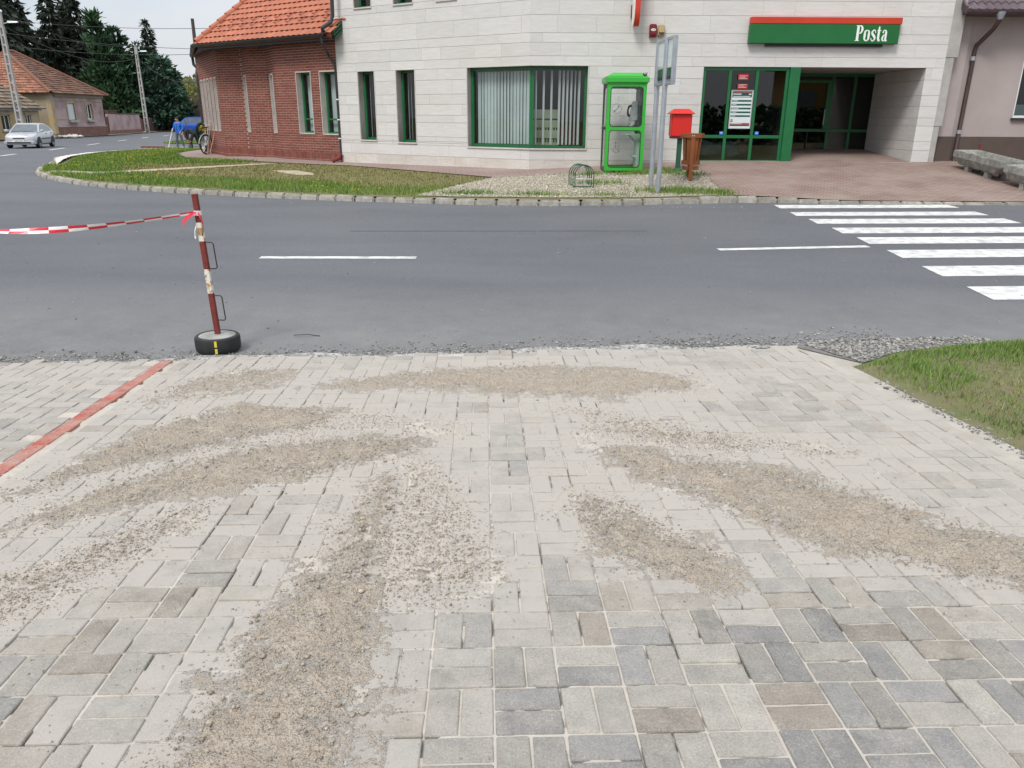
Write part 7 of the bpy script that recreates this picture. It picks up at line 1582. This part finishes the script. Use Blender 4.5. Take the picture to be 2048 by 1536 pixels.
def vehicle(name, lb_, cat, loc, rz, paint, st, cab, wheels, wr, hw_top, sidewin, handles, rub=True):
    """st: stations (x, half width, z bottom, z belt); cab: side outline (x,z) of the glasshouse from cowl to tail"""
    t = empty(name, loc, rz, label=lb_, cat=cat); mb = MB(); vs = []; N_ = 9
    for (x, w, z0, z1) in st:
        h = z1 - z0
        prof = [(0, z0), (w*.86, z0), (w*.96, z0 + .10*h), (w, z0 + .38*h), (w*.995, z0 + .62*h), (w*.965, z0 + .90*h), (w*.90, z1), (w*.5, z1 + .018), (0, z1 + .025)]
        vs += [(x, y, z) for y, z in prof]
    n = len(st); vs += [(x, -y, z) for x, y, z in vs]; K_ = n*N_
    fs = []
    for i in range(n-1):
        for k in range(N_-1): fs += [[i*N_+k, (i+1)*N_+k, (i+1)*N_+k+1, i*N_+k+1], [K_+i*N_+k, K_+i*N_+k+1, K_+(i+1)*N_+k+1, K_+(i+1)*N_+k]]
    fs += [list(range(N_)) + [K_+k for k in range(N_-1, -1, -1)], [(n-1)*N_+k for k in range(N_)] + [K_+(n-1)*N_+k for k in range(N_-1, -1, -1)]]
    mb.add(vs, fs)
    bm_ = mb.mesh('body', M[paint], smooth=True); link('body', bm_, t)
    # dark wheel arches
    for x in wheels:
        for s_ in (-1, 1):
            w = np.interp(-x, [-q[0] for q in st], [q[1] for q in st]); a_ = MB(); k_ = 16
            a_.prism([(x + (wr+.055)*math.cos(math.pi*k/k_), wr + (wr+.045)*math.sin(math.pi*k/k_)) for k in range(k_+1)], lambda p, q: (p, s_*(w-.10), q), lambda p, q: (p, s_*(w+.006), q)); a_.build('wheel_arch', M['rubber'], t)
            wheel(t, x, s_*(w - .095), wr, .20)
    # glasshouse
    def cw(z): z0_, z1_ = cab[0][1], max(c[1] for c in cab); u = (z - z0_)/(z1_ - z0_); wb = np.interp(0, [0], [st[len(st)//2][1]])*.92; return wb + (hw_top - wb)*u
    c = len(cab); vs = [(x, cw(z), z) for x, z in cab] + [(x, -cw(z), z) for x, z in cab]; mb = MB()
    mb.add(vs, [[i, i+1, c+i+1, c+i] for i in range(c-1)] + [list(range(c)), list(range(2*c-1, c-1, -1))]); mb.build('roof', M[paint], t, bevel=.03, seg=2, smooth=True)
    def glassq(nm, q, off):
        a, b, c_, d = [Vector(p) for p in q]; nrm = (b-a).cross(d-a).normalized() * off; m_ = MB(); m_.quad(a+nrm, b+nrm, c_+nrm, d+nrm); return m_.build(nm, M['carglass'], t)
    (x0, z0), (x1, z1) = cab[0], cab[1]
    def lerp2(p, q, u): return (p[0]+(q[0]-p[0])*u, p[1]+(q[1]-p[1])*u)
    for nm, p, q in (('windscreen', cab[0], cab[1]), ('rear_window', cab[-1], cab[-2])):
        a, b = lerp2(p, q, .06), lerp2(p, q, .93); wa, wb = cw(a[1])*.92, cw(b[1])*.90
        m_ = MB(); dn = Vector((b[1]-a[1], 0, -(b[0]-a[0]))).normalized() * (.008); dn = dn if dn.z > 0 else -dn
        m_.quad(*[Vector(v) + dn for v in ((a[0], wa, a[1]), (a[0], -wa, a[1]), (b[0], -wb, b[1]), (b[0], wb, b[1]))]); gl_ = m_.build(nm, M['carglass'], t)
        if nm == 'windscreen':
            m_ = MB()
            for y0, y1 in ((-.05, .5), (-.62, -.08)): m_.bar(Vector((a[0] + .02, y0, a[1] + .015)) + dn, Vector((a[0], y1, a[1] + .04)) + dn, .02, .02)
            m_.build('wipers', M['dark'], gl_)
    for s_ in (-1, 1):
        for poly in sidewin:
            m_ = MB(); m_.add([(x, s_*(cw(z) + .006), z) for x, z in poly], [list(range(len(poly)))]); m_.build('side_window', M['carglass'], t)
        wmid = st[len(st)//2][1]
        for hx, hz in handles: m_ = MB(); m_.cbox((hx, s_*(wmid*.985), hz), (.16, .03, .035)); m_.build('door_handle', M['dark'], t)
        if rub: m_ = MB(); m_.box(wheels[1] + wr + .08, s_*(wmid + .004) - .012, .50, wheels[0] - wr - .08, s_*(wmid + .004) + .012, .56); m_.build('rubbing_strip', M['dark'], t)
        xm_ = cab[0][0] - .12; m_ = MB(); m_.cbox((xm_, s_*(wmid + .07), cab[0][1] + .09), (.10, .18, .13)); m_.build('wing_mirror', M[paint if rub else 'dark'], t, bevel=.03)
    return t
stS = [(2.08, .56, .30, .60), (2.04, .70, .24, .665), (1.85, .80, .20, .715), (1.45, .855, .19, .795), (.95, .87, .19, .88), (.2, .872, .19, .90), (-.6, .872, .19, .91), (-1.3, .868, .19, .93), (-1.75, .845, .21, .95), (-2.02, .79, .27, .94), (-2.10, .70, .34, .86)]
cabS = [(1.02, .885), (.22, 1.355), (-.30, 1.405), (-.90, 1.37), (-1.40, 1.22), (-1.92, .94)]
carc = vehicle('parked_car', 'silver hatchback car with white number plate driving on the road at far left', 'car', (-29.25, 48.6, float(zroad(48.6)) + .005), R(-75.6), 'carpaint', stS, cabS, (1.32, -1.22), .305, .60,
    [[(.78, .94), (.16, 1.30), (-.24, 1.335), (-.30, .945)], [(-.38, .948), (-.32, 1.335), (-.88, 1.30), (-1.34, 1.15), (-1.50, .97)]], [(-.15, .80), (-1.15, .83)])
carc.name = 'silver_car'
mb = MB(); mb.box(1.86, -.80, .22, 2.16, .80, .46); mb.build('bumper', M['carpaint'], carc, bevel=.06, seg=3, smooth=True)
mb = MB(); mb.box(2.10, -.62, .29, 2.165, .62, .375); mb.build('lower_grille', M['dark'], carc)
mb = MB(); mb.box(2.05, -.30, .535, 2.09, .30, .60); mb.build('grille', M['dark'], carc)
mb = MB(); mb.box(2.165, -.26, .385, 2.172, .26, .495); pl_ = mb.build('number_plate', M['plateM'], carc)
c_ = bpy.data.curves.new('plate_text', 'FONT'); c_.body = 'NFE-787'; c_.size = .115; c_.align_x = 'CENTER'; c_.resolution_u = 1
o_ = bpy.data.objects.new('tmp', c_); me_ = bpy.data.meshes.new_from_object(o_); bpy.data.objects.remove(o_); me_.materials.clear(); me_.materials.append(M['ink'])
o_ = link('plate_text', me_, pl_); o_.matrix_basis = Matrix.Translation((2.174, 0, .40)) @ Matrix.Rotation(R(90), 4, 'Z') @ Matrix.Rotation(R(90), 4, 'X')
for s_ in (-1, 1):
    mb = MB(); mb.hexa([(2.06, s_*.34, .53), (1.86, s_*.76, .545), (1.86, s_*.70, .545), (2.0, s_*.34, .53), (2.075, s_*.34, .64), (1.86, s_*.795, .665), (1.80, s_*.70, .66), (1.98, s_*.34, .645)]); mb.build('headlight', M['lens'], carc, bevel=.01)
    mb = MB(); mb.box(-2.10, s_*.52 - .16, .62, -2.03, s_*.52 + .16, .82); mb.build('tail_light', M['mailred'], carc)
stV = [(2.05, .60, .34, .72), (2.0, .74, .28, .80), (1.75, .83, .22, .90), (1.35, .86, .20, 1.00), (1.05, .865, .20, 1.04), (.2, .865, .20, 1.05), (-1.0, .865, .20, 1.06), (-1.75, .86, .22, 1.07), (-2.03, .84, .30, 1.07), (-2.07, .80, .36, 1.03)]
cabV = [(1.15, 1.03), (.40, 1.66), (-.1, 1.78), (-1.5, 1.80), (-1.98, 1.70), (-2.06, 1.06)]
van = vehicle('blue_van', 'bright blue compact van parked side-on beyond the man in the blue jacket', 'van', (at_px(377, 98), 98.0, -1.95 + .02), R(172), 'bluepaint', stV, cabV, (1.28, -1.32), .31, .66,
    [[(.95, 1.09), (.36, 1.56), (.02, 1.62), (.0, 1.09)], [(-.12, 1.10), (-.12, 1.64), (-1.15, 1.66), (-1.15, 1.10)], [(-1.25, 1.10), (-1.25, 1.66), (-1.82, 1.62), (-1.9, 1.10)]], [(.08, .92), (-1.1, .94)], rub=False)
for s_ in (-1, 1):
    mb = MB(); mb.hexa([(2.03, s_*.42, .66), (1.86, s_*.80, .68), (1.8, s_*.70, .68), (1.95, s_*.42, .66), (1.98, s_*.42, .84), (1.80, s_*.82, .88), (1.74, s_*.70, .87), (1.90, s_*.42, .84)]); mb.build('headlight', M['lens'], van, bevel=.01)

# ------------------------------------------------------------------ people
def person(name, lb_, loc, rz, J, E, rad, fmat, hands):
    """one continuous skinned body; J joints, E bones, rad radii, fmat(face centre) -> material index"""
    names = list(J); idx = {k: i for i, k in enumerate(names)}; me = bpy.data.meshes.new(name)
    me.from_pydata([J[k] for k in names], [(idx[a], idx[b]) for a, b in E], [])
    o = bpy.data.objects.new(name, me); COL.objects.link(o)
    md = o.modifiers.new('skin', 'SKIN'); md.use_smooth_shade = True; sv_ = me.skin_vertices[0].data
    for k in names:
        r_ = rad[k]; sv_[idx[k]].radius = (r_, r_) if not isinstance(r_, tuple) else r_
    sv_[idx['pelvis']].use_root = True
    m2 = o.modifiers.new('sub', 'SUBSURF'); m2.levels = 2; m2.render_levels = 2
    bpy.context.view_layer.update(); dg = bpy.context.evaluated_depsgraph_get(); m_ = bpy.data.meshes.new_from_object(o.evaluated_get(dg)); bpy.data.objects.remove(o)
    for q in fmat[0]: m_.materials.append(M[q])
    m_.polygons.foreach_set('material_index', [fmat[1](p.center) for p in m_.polygons]); m_.polygons.foreach_set('use_smooth', [True]*len(m_.polygons))
    t = empty('person', loc, rz, label=lb_, cat='person'); link('body', m_, t); return t
def add_hand(J, E, rad, wrist, hand, d, side, nm):
    """palm and five unequal curled fingers at joint hand, pointing along d"""
    d = Vector(d).normalized(); s_ = d.cross(Vector((0, 1, 0.01))).normalized(); u = d.cross(s_)
    for k, (o, l) in enumerate(((-.028, .062), (-.010, .072), (.010, .068), (.028, .052))):
        a = Vector(J[hand]) + s_*o + d*.05; b = a + d*l*.55 + u*.012*side; c = b + d*l*.3 + u*.028*side
        J[f'{nm}f{k}a'], J[f'{nm}f{k}b'], J[f'{nm}f{k}c'] = tuple(a), tuple(b), tuple(c); E += [(hand, f'{nm}f{k}a'), (f'{nm}f{k}a', f'{nm}f{k}b'), (f'{nm}f{k}b', f'{nm}f{k}c')]
        for q, r_ in (('a', .010), ('b', .009), ('c', .008)): rad[f'{nm}f{k}{q}'] = r_
    a = Vector(J[hand]) + s_*.045*side; b = a + (s_*side + d).normalized()*.05; J[nm+'ta'], J[nm+'tb'] = tuple(a), tuple(b); E += [(hand, nm+'ta'), (nm+'ta', nm+'tb')]; rad[nm+'ta'] = .012; rad[nm+'tb'] = .009
J = dict(pelvis=(0, 0, .95), spine=(0, .01, 1.12), chest=(0, .01, 1.32), neck=(0, 0, 1.50), head=(-.015, -.02, 1.60), crown=(-.02, -.015, 1.70), nose=(-.06, -.115, 1.615),
    shL=(.17, .01, 1.42), elL=(.30, .06, 1.17), wrL=(.21, -.08, .99), haL=(.19, -.11, .94), shR=(-.17, .01, 1.42), elR=(-.29, .03, 1.17), wrR=(-.27, -.16, 1.02), haR=(-.265, -.21, .99),
    hiL=(.10, 0, .90), knL=(.17, -.03, .50), anL=(.24, .02, .10), toL=(.28, -.13, .05), hiR=(-.10, 0, .90), knR=(-.15, -.03, .50), anR=(-.18, .02, .10), toR=(-.21, -.13, .05))
E_ = [('pelvis', 'spine'), ('spine', 'chest'), ('chest', 'neck'), ('neck', 'head'), ('head', 'crown'), ('head', 'nose'), ('chest', 'shL'), ('shL', 'elL'), ('elL', 'wrL'), ('wrL', 'haL'), ('chest', 'shR'), ('shR', 'elR'), ('elR', 'wrR'), ('wrR', 'haR'), ('pelvis', 'hiL'), ('hiL', 'knL'), ('knL', 'anL'), ('anL', 'toL'), ('pelvis', 'hiR'), ('hiR', 'knR'), ('knR', 'anR'), ('anR', 'toR')]
rad = dict(pelvis=(.16, .12), spine=(.17, .13), chest=(.18, .13), neck=.055, head=.085, crown=.07, nose=.016, shL=.085, elL=.060, wrL=.042, haL=.036, shR=.085, elR=.060, wrR=.042, haR=.036, hiL=.095, knL=.070, anL=.058, toL=.045, hiR=.095, knR=.070, anR=.058, toR=.045)
add_hand(J, E_, rad, 'wrL', 'haL', (-.3, -.3, -1), 1, 'L'); add_hand(J, E_, rad, 'wrR', 'haR', (.1, -1, -.3), 1, 'R')
def fm(c):
    if c.z > 1.525 or (c.z > 1.47 and abs(c.x) < .07): return 3
    if (c - Vector((-.265, -.23, .98))).length < .10 or (c - Vector((.18, -.13, .90))).length < .09: return 3
    if c.z > .90: return 0
    if c.z > .115: return 1
    return 2
MX, MY = -19.4, 46.6; mz = float(zroad(MY)) + .03
man = person('man', 'man in a bright blue jacket and grey jeans standing and looking left', (MX, MY, mz), R(-12), J, E_, rad, (['bluejacket', 'jeans', 'shoe', 'skin'], fm), None)
def cap_mesh(parent, c, r, m, tilt=0, nm='hair'):
    mb = MB(); n = 12; vs = []
    for i in range(6):
        a = R(10 + 80*i/5)
        for k in range(n): b = 2*math.pi*k/n; vs.append((c[0] + r*math.cos(a)*math.cos(b)*.95, c[1] + r*math.cos(a)*math.sin(b)*1.08 + .015, c[2] + r*math.sin(a)*1.05))
    mb.add(vs, [[i*n+k, i*n+(k+1) % n, (i+1)*n+(k+1) % n, (i+1)*n+k] for i in range(5) for k in range(n)] + [[5*n+k for k in range(n)]]); return mb.build(nm, M[m], parent, smooth=True)
cap_mesh(man, (-.018, -.01, 1.655), .102, 'hair')
for sx in (-.035, .03):
    mb = MB(); mb.lathe([(.001, -.008), (.009, 0), (.001, .008)], 8, (sx - .035, -.098, 1.645), close=False); mb.build('eye', M['hair'], man)
mb = MB(); mb.box(-.055, -.105, 1.565, .0, -.098, 1.575); mb.build('mouth', M['redchair'], man)
mb = MB(); mb.tube([(.0, -.135, 1.44), (-.005, -.15, 1.2), (0, -.14, .93)], .010, 6); mb.build('zip', M['ink'], man)
cz = math.cos(R(-12)); szn = math.sin(R(-12))
hx, hy = MX + (-.265*cz - -.24*szn), MY + (-.265*szn + -.24*cz)
st_ = empty('white_pole', (hx - .2, hy - .1, mz), label='long white stick held upright by the man in the blue jacket', cat='stick'); mb = MB(); mb.tube([(hx - .30, hy - .12, mz - .02), (hx + .02, hy, mz + 1.0), (hx + .06, hy + .01, mz + 1.14)], .018, 8); mb.build('shaft', M['white'], st_, world=True, smooth=True)
J = dict(pelvis=(.12, 0, .90), spine=(-.06, 0, 1.02), chest=(-.27, -.01, 1.02), neck=(-.42, -.02, .94), head=(-.52, -.03, .86), crown=(-.60, -.03, .80), nose=(-.56, -.10, .80),
    shL=(-.30, .17, .97), elL=(-.33, .20, .70), wrL=(-.22, .10, .50), haL=(-.19, .06, .45), shR=(-.30, -.19, .97), elR=(-.30, -.23, .70), wrR=(-.18, -.22, .52), haR=(-.15, -.21, .47),
    hiL=(.12, .10, .84), knL=(.24, .12, .46), anL=(.40, .13, .10), toL=(.26, .13, .05), hiR=(.10, -.10, .84), knR=(-.06, -.12, .47), anR=(-.02, -.12, .10), toR=(-.16, -.13, .05))
E_ = [e for e in [('pelvis', 'spine'), ('spine', 'chest'), ('chest', 'neck'), ('neck', 'head'), ('head', 'crown'), ('head', 'nose'), ('chest', 'shL'), ('shL', 'elL'), ('elL', 'wrL'), ('wrL', 'haL'), ('chest', 'shR'), ('shR', 'elR'), ('elR', 'wrR'), ('wrR', 'haR'), ('pelvis', 'hiL'), ('hiL', 'knL'), ('knL', 'anL'), ('anL', 'toL'), ('pelvis', 'hiR'), ('hiR', 'knR'), ('knR', 'anR'), ('anR', 'toR')]]
rad = {k: v for k, v in rad.items() if k in J}; rad.update(pelvis=(.17, .19), spine=.19, chest=.20, head=.10, crown=.085, elL=.07, elR=.07, knL=.085, knR=.085, hiL=.11, hiR=.11); add_hand(J, E_, rad, 'wrL', 'haL', (.2, -.3, -1), 1, 'L'); add_hand(J, E_, rad, 'wrR', 'haR', (.3, .2, -1), 1, 'R')
def fm2(c):
    if c.x < -.46 and c.z > .70: return 3
    if c.z < .52 and c.z > .30 and (c - Vector((-.14, -.21, .44))).length < .11: return 3
    if c.z < .52 and (c - Vector((-.18, .06, .42))).length < .10: return 3
    if c.z < .115: return 2
    return 0 if c.x < .02 and c.z > .6 else 1
BX, BY = -18.4, 46.0; bzm = float(zroad(BY)) + .03
man2 = person('man', 'man in dark work clothes bending over a shovel beside the man in blue', (BX, BY, bzm), R(0), J, E_, rad, (['darkwork', 'darkwork', 'shoe', 'skin'], fm2), None)
cap_mesh(man2, (-.555, -.02, .862), .108, 'hair', nm='cap')
def shovel(p, q, lb_, blade=True):
    p, q = Vector(p), Vector(q); t = empty('shovel', tuple(p), label=lb_, cat='shovel'); mb = MB(); mb.tube([p, q], .017, 7); mb.build('handle', M['polewood'], t, world=True, smooth=True)
    if blade:
        d = (p-q).normalized(); mb = MB(); x = Vector((.11, 0, 0)); mb.hexa([p + x, p - x, p - x + Vector((0, .012, 0)), p + x + Vector((0, .012, 0)), p + x*.6 + d*.26, p - x*.6 + d*.26, p - x*.6 + d*.26 + Vector((0, .012, 0)), p + x*.6 + d*.26 + Vector((0, .012, 0))]); mb.build('blade', M['dark'], t, world=True)
shovel((BX - .06, BY - .30, bzm + .26), (BX - .26, BY - .10, bzm + 1.62), 'shovel with a long handle standing in the hands of the bending man')
def rod(p, q, lb_):
    mb = MB(); mb.tube([p, tuple((Vector(p) + Vector(q))/2 + Vector((.012, 0, 0))), q], .015, 7); mb.build('tool_pole', M['palewood'], smooth=True, label=lb_, cat='pole')
M['palewood'] = mat('pale_handle_wood', (0.42, 0.27, 0.19), (0.34, 0.21, 0.15), sc=9, rough=.7)
rod((-11.02, 28.75, -1.30), (-10.98, 29.55, .30), 'longer pale wooden tool handle leaning on the brick wall in front of the bicycle'); rod((-10.86, 28.55, -1.30), (-10.66, 28.98, -.20), 'shorter pale wooden tool handle leaning on the brick wall right of the bicycle')
# ------------------------------------------------------------------ bicycle
bk = empty('bicycle', (-11.28, 29.35, float(zisl(-11.28, 29.35)) + .02), R(120), label='bicycle with a basket leaning against the brick side wall', cat='bicycle')
bk.rotation_euler = (R(-5), 0, R(-60)); STEER = Matrix.Translation((.40, 0, 0)) @ Matrix.Rotation(R(-48), 4, 'Z') @ Matrix.Translation((-.40, 0, 0))
M['bikeframe'] = mat('silver_bike_paint', (0.45, 0.47, 0.48), (0.4, 0.42, 0.43), rough=.35, metal=.4)
def torus(cx, cz, r, t_, n=32, m=6):
    mb = MB(); vs = []
    for k in range(n):
        a = 2*math.pi*k/n
        for j in range(m): b = 2*math.pi*j/m; vs.append((cx + (r + t_*math.cos(b))*math.cos(a), t_*math.sin(b), cz + (r + t_*math.cos(b))*math.sin(a)))
    mb.add(vs, [[k*m+j, k*m+(j+1) % m, ((k+1) % n)*m+(j+1) % m, ((k+1) % n)*m+j] for k in range(n) for j in range(m)]); return mb
for cx in (-.53, .53):
    w = torus(cx, .345, .325, .02).build('wheel', M['rubber'], bk, smooth=True)
    if cx > 0: w.matrix_basis = STEER
    torus(cx, .345, .300, .010).build('rim', M['steel'], w, smooth=True)
    mb = MB()
    for k in range(16): a = 2*math.pi*k/16; mb.tube([(cx, .02 if k % 2 else -.02, .345), (cx + .3*math.cos(a), 0, .345 + .3*math.sin(a))], .0022, 3, caps=False)
    mb.tube([(cx, -.05, .345), (cx, .05, .345)], .02, 6); mb.build('spokes', M['steel'], w)
    mb = MB(); mb.tube([(cx + .365*math.cos(R(a)), 0, .345 + .365*math.sin(R(a))) for a in range(0 if cx > 0 else 20, 171 if cx > 0 else 190, 15)], .018, 6); g_ = mb.build('mudguard', M['bikeframe'], bk, smooth=True)
    if cx > 0: g_.matrix_basis = STEER
mb = MB()
for p, q in (((-.53, 0, .345), (-.08, 0, .29)), ((-.53, 0, .345), (-.20, 0, .80)), ((-.08, 0, .29), (-.22, 0, .86)), ((-.08, 0, .29), (.36, 0, .72)), ((-.19, 0, .60), (.36, 0, .72)), ((.34, 0, .92), (.40, 0, .66))): mb.tube([p, q], .016, 7)
mb.build('frame', M['bikeframe'], bk, smooth=True)
mb = MB(); mb.tube([(.40, .05, .68), (.46, .05, .5), (.53, .05, .345)], .012, 6); mb.tube([(.40, -.05, .68), (.46, -.05, .5), (.53, -.05, .345)], .012, 6); mb.box(.38, -.06, .67, .42, .06, .70); mb.build('fork', M['bikeframe'], bk, smooth=True).matrix_basis = STEER
mb = MB(); mb.tube([(.20, .29, 1.02), (.33, .22, 1.06), (.36, 0, 1.0), (.33, -.22, 1.06), (.20, -.29, 1.02)], .012, 7); mb.tube([(.34, 0, .9), (.36, 0, 1.0)], .014, 6); mb.build('handlebar', M['steel'], bk, smooth=True).matrix_basis = STEER
mb = MB(); mb.hexa([(-.36, -.09, .90), (-.05, -.02, .91), (-.05, .02, .91), (-.36, .09, .90), (-.36, -.09, .955), (-.05, -.02, .945), (-.05, .02, .945), (-.36, .09, .955)]); mb.build('saddle', M['rubber'], bk, bevel=.02, seg=2)
mb = MB(); mb.lathe([(.07, .26), (.09, .27)], 14, (-.08, 0, 0)); mb.tube([(-.08, .05, .29), (-.08, .09, .29), (-.02, .09, .15)], .012, 6); mb.box(-.07, .09, .13, .03, .17, .155); mb.build('crank', M['dark'], bk)
mb = MB()
for k in range(9): u = k/8; mb.box(-.80 + .30*u - .004, -.14, .74, -.80 + .30*u + .004, .14, .745); mb.box(-.80 + .3*u - .004, -.145, .74, -.80 + .3*u + .004, -.138, .95); mb.box(-.80 + .3*u - .004, .138, .74, -.80 + .3*u + .004, .145, .95)
mb.box(-.81, -.15, .94, -.49, -.135, .955); mb.box(-.81, .135, .94, -.49, .15, .955); mb.build('basket', M['dark'], bk)
V, F, vr = rocks(np.c_[RNG.uniform(-.78, -.52, 40), RNG.uniform(-.12, .12, 40), RNG.uniform(.78, .97, 40)], np.full(40, .035), RNG, .7); tag(link('yellow_flowers', npmesh('yellow_flowers', V, F, M['forsythia'], {'var': ('POINT', 'FLOAT', vr)}), None, loc=bk.location, rot=bk.rotation_euler), 'bunch of yellow flowers lying in the bicycle basket', 'flowers')
mb = MB(); mb.box(-21.9, 47.0, -1.80, -20.6, 47.25, -1.72); mb.build('red_board', M['rust'], label='flat rusty red board lying on the grass edge in front of the man in blue', cat='board')
